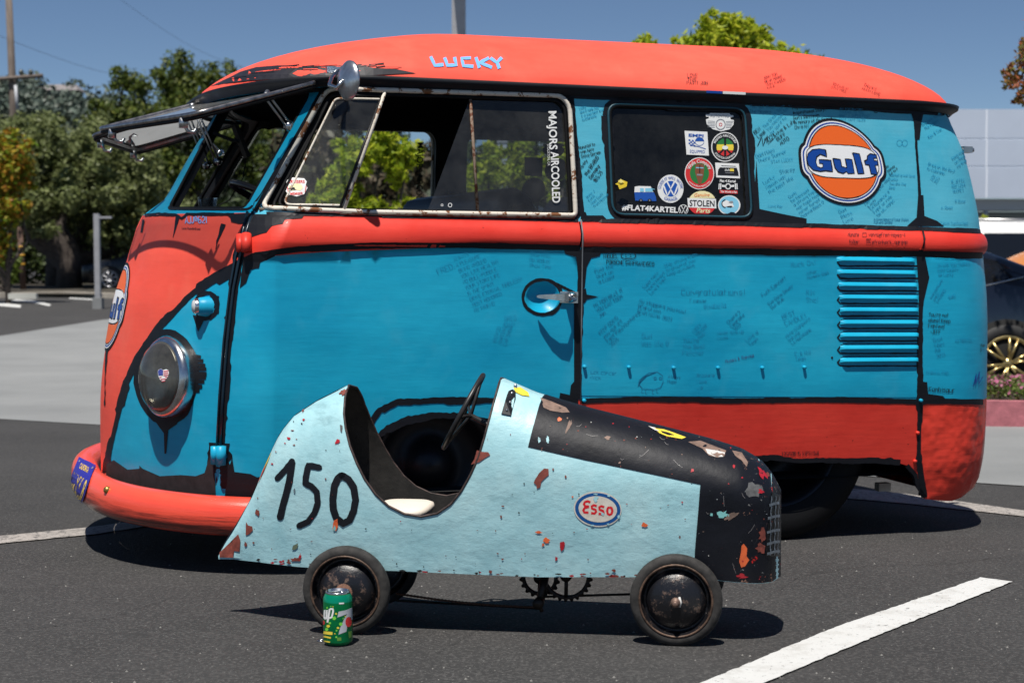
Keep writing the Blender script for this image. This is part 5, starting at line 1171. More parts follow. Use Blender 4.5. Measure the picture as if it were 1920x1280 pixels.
# paint losses
M_RUST = mat('rust_primer', (.20, .045, .03), .7, var=.35, scale=80, bmp=.0006); M_ORNG = mat('old_orange_paint', (.72, .13, .035), .5, var=.2, scale=50); M_CRIM = mat('old_crimson_paint', (.42, .012, .022), .5); M_BARE = mat('bare_filler', (.20, .13, .10), .7, var=.4, scale=50); M_WFIL = mat('white_filler', (.58, .57, .54), .6, var=.15, scale=40)
d = Decal(PS, .0018)
ch = lambda P: [(880 + p[0] / 3.097, 680 + p[1] / 3.097) for p in P]
for q, m in (([(405, 640), (435, 612), (460, 615), (462, 650), (440, 668), (418, 690), (412, 722), (392, 730), (390, 708), (374, 696), (380, 680)], M_RUST), ([(10, 590), (30, 560), (45, 508), (75, 516), (110, 518), (122, 535), (95, 550), (60, 575)], M_RUST),
             (blob(447, 1028, 18, 15), M_ORNG), (blob(428, 1055, 8, 10), M_ORNG), (blob(403, 983, 17, 8), M_ORNG), ([(527, 1040), (548, 1035), (556, 1044), (548, 1080), (535, 1092), (526, 1068)], M_CRIM), (blob(505, 1135, 7, 12), M_CRIM), (blob(1016, 940, 20, 15), M_ORNG), (blob(560, 660, 6, 8), M_RUST), (blob(487, 618, 6, 8), M_RUST), (blob(600, 776, 6, 5), M_ORNG),
             (blob(1236, 808, 5, 5), M_CRIM), (blob(185, 890, 6, 8), M_RUST), (blob(196, 830, 8, 4), M_RUST), (blob(193, 1138, 7, 6), M_RUST), ([(1592, 1048), (1612, 1075), (1608, 1120), (1624, 1142), (1600, 1178), (1578, 1186), (1566, 1150), (1576, 1100), (1580, 1060)], M_ORNG),
             (blob(1470, 878, 30, 22), mat('pale_green_chip', (.2, .5, .48))), (blob(1410, 880, 14, 9), MATS['pale_green_chip']), (blob(1520, 892, 38, 16, ang=-28), M_BARE), ([(412, 205), (470, 225), (560, 262), (582, 290), (540, 292), (470, 280), (430, 262)], M_BARE),
             ([(1270, 462), (1340, 455), (1420, 485), (1490, 512), (1480, 545), (1440, 552), (1390, 540), (1352, 500)], M_BARE), ([(1370, 502), (1440, 512), (1484, 524), (1472, 548), (1430, 548), (1384, 530)], M_WFIL), ([(1525, 512), (1580, 524), (1616, 580), (1608, 606), (1580, 570), (1545, 545)], M_BARE),
             (blob(1700, 640, 30, 17, k=.6, ang=50), M_CRIM), (blob(1730, 650, 14, 8, ang=50), M_RUST), (blob(1690, 745, 17, 14, k=.6), M_CRIM), (blob(1650, 740, 40, 44), mat('scraped_grey', (.10, .10, .10), .6, var=.5, scale=60)), (blob(1700, 1000, 22, 40), M_RUST), (blob(1690, 1075, 24, 28), M_RUST), (blob(1580, 1240, 22, 14, k=.6), M_CRIM),
             (blob(1294, 626, 9, 11), M_CRIM), (blob(802, 436, 14, 11), M_BARE), (blob(578, 368, 10, 36, ang=20), M_BARE), (blob(524, 330, 12, 10), M_ORNG), (blob(406, 448, 7, 16), M_PALE), (blob(455, 450, 8, 20), M_PALE), (blob(872, 580, 6, 6), M_BARE), (blob(1535, 603, 7, 12), M_CRIM)):
    d.poly(ch(q), m, 0, 10)
for q, m in (([(282, 1020), (296, 1044), (322, 1050), (326, 1075), (300, 1100), (280, 1108)], M_RUST), ([(110, 1248), (105, 1220), (150, 1180), (232, 1100), (246, 1140), (240, 1212), (205, 1208), (200, 1250)], M_RUST), (blob(356, 958, 14, 18), M_RUST), (blob(280, 1165, 10, 14), M_RUST), (blob(330, 1155, 7, 7), M_RUST),
             (blob(855, 1050, 16, 36, ang=10), M_ORNG), (blob(850, 1062, 9, 16), mat('pale_green_chip', (.2, .5, .48))), ([(576, 1200), (584, 1172), (616, 1158), (612, 1186), (596, 1200)], mat('olive_chip', (.13, .16, .10))), (blob(600, 1262, 34, 12), M_RUST), (blob(625, 1250, 8, 22, ang=20), M_CRIM), (blob(592, 822, 8, 18), flat('scuff_grey', (.12, .17, .2))), (blob(580, 436, 9, 4), M_RUST), (blob(556, 486, 11, 8), M_CRIM), (blob(652, 366, 8, 6), M_CRIM), (blob(590, 528, 8, 4), M_RUST), (blob(648, 308, 6, 12), M_RUST),
             (blob(870, 505, 18, 10, ang=-60), M_CRIM), (blob(905, 190, 26, 14, ang=-35), M_RUST), (blob(893, 420, 8, 26), mat('scraped_grey', (.1, .1, .1))), (blob(450, 650, 7, 5), M_CRIM), ([(340, 770), (380, 700), (440, 570), (436, 600), (400, 690), (372, 745)], YL), ([(345, 772), (392, 690), (418, 640), (400, 690), (366, 760)], M_CRIM)):
    d.poly(cn(q), m, 0, 10)
for _ in range(110):
    px = random.uniform(430, 1300); py = random.uniform(770, 1075)
    if PS.hit(px, py) and not (640 < px < 945 and py < 975): d.poly(blob(px, py, random.uniform(.7, 1.9), random.uniform(.6, 1.7), 7), random.choice([M_RUST, M_RUST, M_CRIM, M_INN]), 0, 10)
for _ in range(60):
    px = random.uniform(470, 1330); d.poly(blob(px, lerp(px, [(411, 1046), (560, 1060), (740, 1069), (1000, 1080), (1300, 1080)]) - abs(random.gauss(0, 4)), random.uniform(1.5, 6), random.uniform(1, 2.6), 9), random.choice([M_RUST, M_RUST, M_INN, M_CRIM]), .0002, 10)
for _ in range(80):
    px = random.uniform(1010, 1455); py = random.uniform(770, 1085)
    if PS.hit(px, py) and (py < 838 + (px - 990) * .21 or px > 1312): d.poly(blob(px, py, random.uniform(.6, 1.8), random.uniform(.5, 1.4), 8, .5), random.choice([M_BARE, M_WFIL, M_BARE, M_CRIM] if px < 1330 else [M_CRIM, M_RUST, M_BARE, M_RUST]), .0002, 10)
for _ in range(26):
    px = random.uniform(1020, 1430); py = random.uniform(800, 1060); a_ = random.uniform(0, 6.28); l_ = random.uniform(6, 26)
    if py < 838 + (px - 990) * .19 or px > 1320: d.line([(px, py), (px + l_ * .5 * math.cos(a_), py + l_ * .5 * math.sin(a_) + 2), (px + l_ * math.cos(a_), py + l_ * math.sin(a_))], .8, mat('scratch_grey', (.16, .15, .15)), .0003)
d.poly([(962, 728), (975, 727), (990, 737), (992, 744), (978, 742), (966, 736)], YL, .0006, 10); d.poly([(1226, 804), (1244, 806), (1262, 812), (1286, 821), (1278, 824), (1250, 819), (1236, 813)], YL, .0006, 10); d.poly([(1238, 809), (1252, 812), (1264, 817), (1254, 817), (1242, 813)], M_BLACK, .0009, 10); d.poly([(1215, 800), (1228, 803), (1236, 810), (1228, 808)], M_WFIL, .0007, 10)
d.ob('paint_chips', pcar)['kind'] = 'stuff'
# tail seam stripe
tail = [(a, b_) for a, b_ in [(XT + .002, .38), (pl(470, 930, 0).x, .455), (pl(520, 812, 0).x, .470), (rim[0][0] - .02, .478), (rim[0][0] - .004, E5), (XT + .002, E5)]]
panel('tail_stripe', PS, dens(tail, .02), M_HOOD, pcar, cell=.014, off=.001, mirror=True)
def slab(name, sh, P, th, m, parent, label=None):
    q = [sh.near(*p) for p in P]; top = [sh.P(a, b_, th) for a, b_ in q]; bt = [sh.P(a, b_, -.001) for a, b_ in q]; n = len(q)
    return mk(name, top + bt, [tuple(range(n))] + [(i, (i + 1) % n, n + (i + 1) % n, n + i) for i in range(n)], m, parent, False, None, label)
br = slab('hinge_plate', PS, [(950, 742), (953, 735), (960, 732), (966, 736), (966, 748), (958, 780), (940, 776), (947, 752)], .004, M_BLACK, pcar)
for q in ((959, 739), (956, 756), (950, 770)):
    a, b_ = PS.near(*q); MB().lathe([(.003, .0035), (.006, .003), (.0065, 0)], PS.P(a, b_), PS.N(a, b_), 10).ob('rivet', M_STEEL, br)
p = PS.P(PS.near(968, 724)[0], .47); MB().lathe([(-.002, .005), (.006, .004), (.010, .002), (.010, 0)], p, (0, 0, 1), 12).ob('rivet', M_STEEL, pcar)
# grille
gp = MB(); M_GR = mat('grey_woven_strip', (.20, .23, .26), .45, .5, var=.4, scale=60)
d = Decal(PS, .0018); d.poly([(1447, 922), (1462, 925), (1463, 1042), (1434, 1042), (1437, 1000), (1443, 960)], flat('grille_void', (.002, .002, .002)), 0, 8); d.ob('grille_opening', pcar)
def strip(P, wd_, off):
    a_ = [PS.near(*p) for p in dens(P, 5, False)]; v = []
    for i, (a, b_) in enumerate(a_):
        q = PS.P(a, b_, off + .0009 * math.sin(i * 1.9)); t_ = (PS.P(*a_[min(i + 1, len(a_) - 1)]) - PS.P(*a_[max(i - 1, 0)])).normalized(); n = PS.N(a, b_).cross(t_).normalized() * wd_; v += [q - n, q + n]
    for sy in (1, -1):
        mk('grille_strip', [Vector((p.x, p.y * sy, p.z)) for p in v], [(2 * i, 2 * i + 1, 2 * i + 3, 2 * i + 2) for i in range(len(a_) - 1)], M_GR, pcar, True)
for x in (1444, 1452, 1458): strip([(x + 1, 930), (x, 960), (x - 1, 1000), (x - 1, 1040)], .0022, .0025)
for y in (944, 968, 994, 1016, 1034): strip([(1436 + max(0, 980 - y) * .12, y + 3), (1447, y), (1459, y - 2)], .0030, .0035)
# wheels
M_TY = mat('dusty_hard_rubber', (.026, .024, .022), .8, var=.7, scale=45, bmp=.0012, bscale=40)
M_HUB = bpy.data.materials.new('pitted_black_disc'); t, b, o = nodes(M_HUB)
c = mixc(t, ramp(t, ntex(t, 42, 7, .75), [(.55, 0), (.61, .85)]), (.010, .010, .012), (.15, .10, .075)); c = mixc(t, ramp(t, ntex(t, 90, 5, .7, off=(2, 2, 2)), [(.70, 0), (.72, 1)]), c, (.42, .38, .35))
t.links.new(c, b.inputs['Base Color']); b.inputs['Roughness'].default_value = .28; bump(t, b, ntex(t, 42, 7, .75), .0018)
M_RIMR = mat('rusty_wheel_rim', (.10, .06, .04), .55, .3, var=.85, scale=60, bmp=.0015)
def pwheel(xc, yc, rust, Rw=.1035):
    sy = -1 if yc < 0 else 1; c = Vector((xc, yc, Rw)); A = Vector((0, sy, 0))
    root = MB().lathe([(-.014, .084), (-.016, .092), (-.013, .100), (-.006, Rw - .0005), (.004, Rw), (.011, .101), (.015, .094), (.0155, .086), (.014, .083)], c, A, 56).ob('tyre', M_TY, pcar)
    MB().lathe([(.013, .0838), (.0165, .0825), (.0160, .0795), (.0145, .0785)], c, A, 56).ob('wheel_rim', M_RIMR, root)
    MB().lathe([(.0145, .0786), (.004, .0765), (-.008, .074), (-.009, .069), (-.007, .066)], c, A, 56).ob('rim_well', M_HUB, root)
    MB().lathe([(-.008, .068), (.000, .0655), (.004, .063), (.013, .052), (.020, .036), (.024, .019), (.025, .010), (.025, 0)], c, A, 48).ob('disc_hub', M_HUB, root)
    if rust: MB().lathe([(.0255, .0), (.0254, .014), (.0215, .0285), (.0190, .030)], c, A, 24).ob('rust_patch', mat('hub_rust', (.22, .11, .07), .8, var=.4, scale=70, bmp=.001), root)
    else:
        a_ = MB(); a_.tube([c + A * .0262 + Vector((.008, 0, .012)), c + A * .0258 + Vector((.012, 0, 0)), c + A * .0258 + Vector((.009, 0, -.010))], .0028, 6); a_.ob('paint_flake', M_WFIL, root)
    MB().lathe([(.022, .011), (.033, .0105), (.034, .007), (.046, .0065), (.048, .004), (.048, 0)], c, A, 18).ob('axle_nut', mat('rusty_nut', (.2, .13, .1), .5, .5, var=.4, scale=90), root)
    return root
xl, xr_ = (MPi @ gA).x, (MPi @ gB).x
for x, r_u in ((xl, True), (xr_, False)):
    pwheel(x, -.160, r_u); pwheel(x, .135, r_u); MB().tube([Vector((x, -.15, .1035)), Vector((x, .14, .1035))], .006, 10).ob('axle', M_INN, pcar)
# steering wheel, seat, drive train
sc_ = pl(869, 771, 0.0); top = pl(905, 704, 0.0); u2 = (top - sc_); Rs = u2.length; u2.normalize(); dl = PR @ ray(869, 771); u1 = Vector((dl.x * .75, dl.y, dl.z * .75)); u1 = (u1 - u2 * u1.dot(u2)).normalized(); A = u1.cross(u2).normalized(); A = A if A.x > 0 else -A
M_SW = mat('worn_black_wheel', (.018, .016, .015), .4, var=.6, scale=40)
st = MB().tube([sc_ + (u1 * math.cos(a) + u2 * math.sin(a)) * Rs for a in [i * math.pi / 20 for i in range(40)]], .0062, 10, True).ob('steering_wheel', M_SW, pcar)
MB().tube([sc_ - u1 * Rs, sc_ + A * .02, sc_ + u1 * Rs], .004, 8).tube([sc_ + u2 * Rs * .98, sc_ + A * .02, sc_ - u2 * Rs * .98], .0042, 8).ob('spoke', M_SW, st)
MB().tube([sc_ + A * .012, sc_ + A * .22], .006, 10).ob('steering_column', M_SW, pcar)
cc = pl(757, 952, -.03); V = []; n = 36
for k, (h, q) in enumerate(((-.018, .92), (-.006, 1.0), (.002, .97), (.006, .85), (.008, .5), (.009, .02))):
    for i in range(n): c_, s_ = math.cos(i * 6.2832 / n), math.sin(i * 6.2832 / n); V.append(cc + Vector((.068 * q * math.copysign(abs(c_) ** .55, c_), .085 * q * math.copysign(abs(s_) ** .55, s_), h + .004)))
mk('seat_cushion', V, [(k * n + i, k * n + (i + 1) % n, (k + 1) * n + (i + 1) % n, (k + 1) * n + i) for k in range(5) for i in range(n)], mat('cream_cushion', (.74, .66, .56), .7, bmp=.0006, bscale=300, var=.06), pcar)
def sprocket(name, px, py, y, r, teeth, m):
    c = pl(px, py, y); V = []; n = teeth * 4; g = MB()
    def circ(rad, tooth):
        return [c + Vector((math.cos(i * 6.2832 / n), 0, math.sin(i * 6.2832 / n))) * (rad + (tooth if i % 4 in (1, 2) else 0)) for i in range(n)]
    o_, i_ = circ(r, .006), circ(r - .009, 0); dy = Vector((0, .0025, 0))
    g.add([p - dy for p in o_] + [p - dy for p in i_] + [p + dy for p in o_] + [p + dy for p in i_], [(i, (i + 1) % n, n + (i + 1) % n, n + i) for i in range(n)] + [(2 * n + i, 3 * n + i, 3 * n + (i + 1) % n, 2 * n + (i + 1) % n) for i in range(n)] + [(i, 2 * n + i, 2 * n + (i + 1) % n, (i + 1) % n) for i in range(n)] + [(n + i, n + (i + 1) % n, 3 * n + (i + 1) % n, 3 * n + i) for i in range(n)])
    for k in range(3): a = k * 2.094 + .5; g.tube([c, c + Vector((math.cos(a), 0, math.sin(a))) * (r - .004)], .005, 6)
    g.lathe([(-.01, .0), (-.01, .014), (.01, .014), (.01, 0)], c, (0, 1, 0), 14)
    return g.ob(name, m, pcar)
M_GREASE = mat('greasy_steel', (.025, .018, .014), .45, .5, var=.6, scale=60)
sprocket('chainring', 1062, 1078, -.02, .057, 26, M_GREASE); sprocket('chainring', 1012, 1082, .05, .044, 18, M_GREASE)
MB().tube([pl(1022, 1080, -.03), pl(1016, 1110, -.03), pl(1012, 1134, -.04)], .010, 8).lathe([(-.012, 0), (-.012, .013), (.012, .013), (.012, 0)], pl(1010, 1130, -.05), (0, 1, 0), 16).tube([pl(1012, 1134, -.05), pl(1016, 1146, -.05)], .005).ob('crank', M_GREASE, pcar)
def chain(a, b_, name='chain'):
    n = int((b_ - a).length / .0042); pts = []; rs_ = []
    for i in range(n + 1): pts.append(a.lerp(b_, i / n) - Vector((0, 0, .006 * math.sin(math.pi * i / n)))); rs_.append(.0036 if i % 2 else .0022)
    MB().tube(pts, rs_, 7).ob(name, mat('rusty_chain', (.10, .045, .025), .6, .4, var=.5, scale=200), pcar)
chain(pl(742, 1112, 0), pl(1008, 1138, 0)); MB().tube([pl(742, 1125, .03), pl(1012, 1140, .03)], .003).ob('pedal_rod', M_GREASE, pcar); MB().tube([pl(1020, 1118, .03), pl(1226, 1112, .03)], .003).ob('pedal_rod', M_GREASE, pcar)

# ================================================================== CAN
cgn = gnd(634, 1207); CM = Matrix.Translation(cgn) @ Matrix.Rotation(0, 4, 'Z')
can = thing('soda_can', 'green lemon-lime soda can standing before the rear wheel of the pedal car', 'can', CM)
M_CG = mat('printed_green_aluminium', (.0, .19, .055), .25, .35, var=.25, scale=30, bmp=.0002, bscale=90); M_CG2 = mat('printed_teal_aluminium', (.0, .26, .14), .22, .35)
M_AL = mat('brushed_aluminium', (.72, .73, .75), .22, 1.0)
cprof = [(0.0, .024), (.003, .0265), (.009, .0325), (.012, .033), (.100, .033), (.108, .0322), (.116, .028), (.1185, .0268)]
MB().lathe(cprof, (0, 0, 0), (0, 0, 1), 48).ob('can_body', M_CG, can)
MB().lathe([(.0, .0001), (.0, .024), (.0035, .0268), (.0045, .0268)], (0, 0, -.0003), (0, 0, 1), 40).ob('can_base', M_AL, can)
MB().lathe([(.1175, .0272), (.1205, .0276), (.122, .027), (.122, .0262), (.117, .0250), (.117, .0)], (0, 0, 0), (0, 0, 1), 48).ob('can_lid', M_AL, can)
MB().lathe([(.1, .0331), (.108, .0323), (.1165, .0281)], (0, 0, 0), (0, 0, 1), 48).ob('can_shoulder', M_CG2, can)
MB().tube([Vector((.004, 0, .1180)), Vector((.010, .004, .1195)), Vector((.014, 0, .1195)), Vector((.010, -.004, .1195))], .0012, 6, True).ob('pull_ring', M_AL, can)
CS = Shell(lambda a, b_: Vector((math.cos(a) * lerp(b_, [(z, r) for z, r in cprof]), math.sin(a) * lerp(b_, [(z, r) for z, r in cprof]), b_)), CM, -math.pi, 0, 60, .002, .117, 40)
if CS.N(-1.5, .05).y > 0: CS.sgn = -1
d = Decal(CS, .0004); k1 = lambda P: [(590 + p[0] / 9.85, 1095 + p[1] / 9.85) for p in P]
SG = mat('print_silver', (.62, .64, .68), .3, .3)
d.poly(k1([(440, 502), (560, 478), (690, 428), (697, 640), (672, 660), (668, 600), (620, 610), (585, 868), (440, 925), (470, 800), (560, 600), (600, 545), (420, 608)]), SG, 0, 3); d.poly(k1(ell(622, 690, 56, 92, 24)), RD, .0003, 3)
d.line(k1([(190, 470), (182, 590), (196, 632), (214, 632), (224, 590), (230, 470)]), 3.2, M_WHITE, .0003, step=2); d.line(k1([(282, 450), (262, 570), (240, 700)]), 3.4, M_WHITE, .0003, step=2); d.line(k1([(284, 450), (338, 450), (342, 500), (318, 600), (272, 622)]), 3.2, M_WHITE, .0003, step=2)
d.poly(k1([(160, 670), (182, 664), (194, 700), (180, 744), (160, 736)]), RD, .0002, 3)
LG = flat('bubble_green', (.18, .62, .06))
for x, y, r in ((362, 622, 34), (282, 712, 22), (225, 828, 30), (482, 730, 32), (232, 430, 16), (300, 405, 12), (525, 628, 12), (560, 590, 10), (404, 850, 16), (400, 970, 18)): d.poly(k1(ell(x, y, r, r, 12)), LG, .0001, 3)
for x, y, r in ((396, 540, 20), (252, 768, 32), (432, 800, 24), (374, 908, 12), (566, 590, 14), (340, 410, 10)): d.poly(k1(ell(x, y, r, r * .8, 12)), YL, .0001, 3)
d.line(k1([(165, 885), (330, 905)]), 5.5, YL, .0001, step=2); d.line(k1([(165, 955), (300, 985)]), 3, YL, .0001, step=2); d.line(k1([(165, 1040), (285, 1062)]), 2.2, YL, .0001, step=2); d.line(k1([(450, 350), (540, 346)]), 2.6, M_WHITE, .0001, step=2)
d.poly(k1([(620, 870), (680, 860), (676, 980), (630, 990)]), flat('small_print', (.12, .28, .04)), .0001, 3); d.line(k1([(415, 1010), (490, 1005)]), 6, flat('small_print', (0, 0, 0)), .0001, step=2)
d.ob('can_print', can)
g = gnd(602, 1201); o = MB().tube([g + Vector((math.cos(a) * .009, math.sin(a) * .007, .0016)) for a in [i * .524 for i in range(12)]], .0012, 6, True).tube([g + Vector((.006, 0, .002)), g + Vector((.012, .001, .003))], .002, 6).ob('pull_tab', M_AL); tag(o, 'small silver pull tab lying on the asphalt left of the soda can', 'pull tab')

# ================================================================== BACKGROUND
def leafmat(name, cols, trans=.25, rough=.5):
    m = bpy.data.materials.new(name); t, b, o = nodes(m)
    g = t.nodes.new('ShaderNodeNewGeometry'); c = ramp(t, g.outputs['Random Per Island'], [(i / (len(cols) - 1), q) for i, q in enumerate(cols)])
    t.links.new(c, b.inputs['Base Color']); b.inputs['Roughness'].default_value = rough; b.inputs['Specular IOR Level'].default_value = .3
    tr = t.nodes.new('ShaderNodeBsdfTranslucent'); t.links.new(c, tr.inputs[0]); mx = t.nodes.new('ShaderNodeMixShader'); mx.inputs[0].default_value = trans
    t.links.new(b.outputs[0], mx.inputs[1]); t.links.new(tr.outputs[0], mx.inputs[2]); t.links.new(mx.outputs[0], o.inputs[0]); return m
rng = np.random.default_rng(5)
def crown(name, clumps, n, leaf, m, parent, droop=.2, width=.5, fill=.5):
    "leaf-sized faces spread through ellipsoid clumps; clumps = (centre, (rx, ry, rz))"
    vol = np.array([c[1][0] * c[1][2] for c in clumps]); vol = vol / vol.sum(); A = []; 
    for (c, r), f in zip(clumps, vol):
        k = max(8, int(n * f)); d_ = rng.normal(size=(k, 3)); d_ /= np.linalg.norm(d_, axis=1)[:, None]
        rad = rng.uniform(0, 1, k) ** fill; lump = 1 + .28 * np.sin(d_[:, 0] * 5 + c[0] * 7) * np.cos(d_[:, 2] * 6 + c[2] * 5) + .15 * np.sin(d_[:, 1] * 9 + c[1])
        P = np.array(c) + d_ * rad[:, None] * lump[:, None] * np.array(r); N = d_ + rng.normal(size=(k, 3)) * .75; N[:, 2] += .35; A.append((P, N))
    P = np.vstack([a[0] for a in A]); N = np.vstack([a[1] for a in A]); N /= np.linalg.norm(N, axis=1)[:, None]; k = len(P)
    T = rng.normal(size=(k, 3)); T[:, 2] -= droop; T -= N * (T * N).sum(1)[:, None]; T /= np.linalg.norm(T, axis=1)[:, None]; Bv = np.cross(N, T)
    L = leaf * rng.uniform(.6, 1.35, k)[:, None]; W_ = L * width
    V = np.stack([P - T * L * .5, P + Bv * W_ * .5 - N * L * .06, P + T * L * .5, P - Bv * W_ * .5 - N * L * .06], 1).reshape(-1, 3)
    me = bpy.data.meshes.new(name); me.vertices.add(4 * k); me.vertices.foreach_set('co', V.astype(np.float32).ravel()); me.loops.add(4 * k); me.loops.foreach_set('vertex_index', np.arange(4 * k, dtype=np.int32))
    me.polygons.add(k); me.polygons.foreach_set('loop_start', np.arange(0, 4 * k, 4, dtype=np.int32)); me.update(calc_edges=True)
    return link(name, me, m, parent, False)
BARK = mat('grey_brown_bark', (.07, .055, .045), .9, var=.4, scale=6, bmp=.02, bscale=8)
def limbs(base, tips, r0, parent, name='trunk', bend=.12):
    g = MB(); base = Vector(base); fork = None
    for i, tp in enumerate(tips):
        tp = Vector(tp); mid = base.lerp(tp, .5) + Vector((random.uniform(-1, 1), random.uniform(-1, 1), 0)) * (tp - base).length * bend; low = base.lerp(Vector((base.x, base.y, (base.z + tp.z) / 2)), .6)
        g.tube([base, low, mid.lerp(low, .3), mid, tp], [r0, r0 * .8, r0 * .6, r0 * .42, r0 * .1], 8)
    return g.ob(name, BARK, parent)
def tree(name, label, cat, base, clumps, n, leaf, m, r0, group=None, **kw):
    root = thing(name, label, cat, Matrix.Translation(Vector(base)), group); b_ = Vector(base)
    cl = [((Vector(c) - b_)[:], r) for c, r in clumps]
    tips = [Vector(c) for c, r in sorted(cl, key=lambda q: -q[1][0])[:7]]
    limbs((0, 0, -.1), tips, r0, root); crown('crown', cl, n, leaf, m, root, **kw); return root
def cl(px, py, rp, Y, ry=None, dy=0.0):
    "clump from its picture position and radius in pixels at depth Y"
    p = at(px, py, Y + dy); s = Y / F; return (p, (rp * s, (ry or rp) * s, (ry or rp) * s))
LF_OAK = leafmat('grey_green_oak_leaves', [(.10, .125, .04), (.16, .19, .065), (.22, .25, .10), (.12, .15, .045), (.27, .30, .13)], .35)
LF_PINE = leafmat('dark_pine_needles', [(.035, .06, .010), (.07, .105, .014), (.12, .15, .022), (.05, .08, .012), (.16, .17, .028)], .25)
LF_YG = leafmat('yellow_green_leaves', [(.16, .24, .010), (.34, .42, .018), (.50, .55, .03), (.22, .32, .012), (.62, .62, .05), (.12, .17, .01)], .45)
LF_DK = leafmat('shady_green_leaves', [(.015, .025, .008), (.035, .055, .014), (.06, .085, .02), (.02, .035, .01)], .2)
LF_OR = leafmat('orange_and_lime_leaves', [(.42, .13, .02), (.40, .32, .02), (.18, .30, .02), (.5, .18, .03), (.12, .22, .015), (.34, .36, .03)], .4)
LF_RED = leafmat('red_maple_leaves', [(.40, .10, .05), (.30, .20, .05), (.20, .22, .05), (.45, .14, .07), (.16, .15, .05)], .4)
LF_HILL = leafmat('hazed_hill_foliage', [(.06, .085, .07), (.085, .115, .09), (.105, .13, .10), (.07, .09, .08)], .1)  # distance haze put into the leaf colours, lightened and bluish
LF_BR = leafmat('dry_brown_foliage', [(.07, .05, .03), (.12, .09, .06), (.05, .055, .025), (.16, .12, .08)], .2)
# pines
gy = gz(60)
pin = [((245, 215, 46), (232, 150, 26), (205, 215, 30), (262, 160, 26), (300, 230, 46), (180, 225, 20), (190, 290, 40), (255, 310, 55), (320, 320, 50)), ((338, 125, 32), (318, 170, 36), (352, 170, 40), (385, 150, 32), (380, 200, 50), (335, 240, 60), (385, 275, 60), (345, 330, 60), (300, 140, 18)), ((430, 140, 26), (442, 175, 34), (430, 220, 44), (455, 260, 56), (440, 330, 70), (500, 300, 70), (560, 330, 80), (520, 380, 70), (600, 360, 70))]
labs = ['dark pine with two rounded tops, leftmost of the pines behind the van', 'tallest dark pine of the row, its top just left of the van roof', 'dark spreading pine behind the open windscreens of the van']
for i, P in enumerate(pin):
    Y = 58 + i * 2; C_ = []
    for (x, y, r) in P:
        C_.append(cl(x, y, r, Y)); 
        for _ in range(4): C_.append(cl(x + random.uniform(-r, r), y + random.uniform(-r, r) * .8, r * .4, Y, dy=random.uniform(-1.5, 1.5)))
    bx_ = at(P[5][0], 520, Y); tree('pine_tree', labs[i], 'tree', (bx_.x, Y, gz(Y)), C_, 15000, .20, LF_PINE, .35, 'pines beyond the car park', fill=.6, width=.45)
# oaks
oak = [((30, 275, 62), (90, 268, 56), (60, 330, 84), (140, 340, 76), (110, 290, 56), (10, 340, 66), (90, 228, 26), (160, 285, 40), (40, 385, 60), (-40, 300, 90)), ((200, 290, 60), (255, 330, 62), (210, 350, 70), (280, 390, 60), (170, 400, 70), (240, 420, 60), (175, 250, 40), (300, 430, 40), (265, 290, 36), (330, 400, 40), (110, 400, 40))]
labs = ['broad grey-green oak filling the left edge of the photo', 'grey-green oak behind the small lamp post, left of the van nose']
for i, P in enumerate(oak):
    Y = 46 + i * 2; C_ = []
    for (x, y, r) in P:
        C_.append(cl(x, y, r * .85, Y)); 
        for _ in range(6): C_.append(cl(x + random.uniform(-r, r), y + random.uniform(-r, r) * .8, r * .35, Y, dy=random.uniform(-2.5, 0)))
    bx_ = at((130, 108)[i], 540, Y); tree('oak_tree', labs[i], 'tree', (bx_.x, Y, gz(Y)), C_, 26000, .17, LF_OAK, .42, 'oaks along the far kerb', fill=.42)
# understorey, shrubs
def shrub(name, label, P, Y, n, leaf, m, cat='shrub', **kw):
    C_ = []
    for (x, y, r) in P:
        C_.append(cl(x, y, r, Y))
        for _ in range(3): C_.append(cl(x + random.uniform(-r, r), y + random.uniform(-r, r) * .7, r * .4, Y, dy=random.uniform(-.6, .6)))
    b_ = at(P[0][0], 540, Y); return tree(name, label, cat, (b_.x, Y, gz(Y)), C_, n, leaf, m, .07, **kw)
shrub('shrub', 'orange and lime leaved shrub at the left edge before the oak', [(15, 290, 40), (30, 330, 34), (5, 350, 40), (40, 300, 26), (-30, 320, 50), (20, 255, 16), (0, 400, 44), (30, 400, 24), (-20, 450, 50), (-60, 380, 60)], 36, 7500, .14, LF_OR)
shrub('shrub', 'yellow-green shrub behind the small lamp post', [(225, 430, 26), (205, 440, 18), (250, 420, 22), (270, 440, 26), (240, 455, 24)], 47.5, 3500, .12, leafmat('olive_yellow_leaves', [(.12, .13, .02), (.2, .18, .03), (.07, .09, .02)], .3))
shrub('shrub', 'low lime shrub at the left edge above the wheel stop', [(15, 500, 22), (0, 480, 20), (-25, 505, 26), (20, 522, 14)], 42, 1800, .12, leafmat('lime_leaves', [(.10, .15, .02), (.18, .24, .03), (.06, .09, .02)], .3))
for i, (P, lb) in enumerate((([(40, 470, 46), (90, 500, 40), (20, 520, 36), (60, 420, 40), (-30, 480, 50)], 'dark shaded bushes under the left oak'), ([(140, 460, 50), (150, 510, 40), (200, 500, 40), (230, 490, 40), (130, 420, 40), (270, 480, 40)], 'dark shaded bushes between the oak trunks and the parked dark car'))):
    shrub('hedge', lb, P, 50.5 + i, 9000, .17, LF_DK, 'bushes', fill=.5)
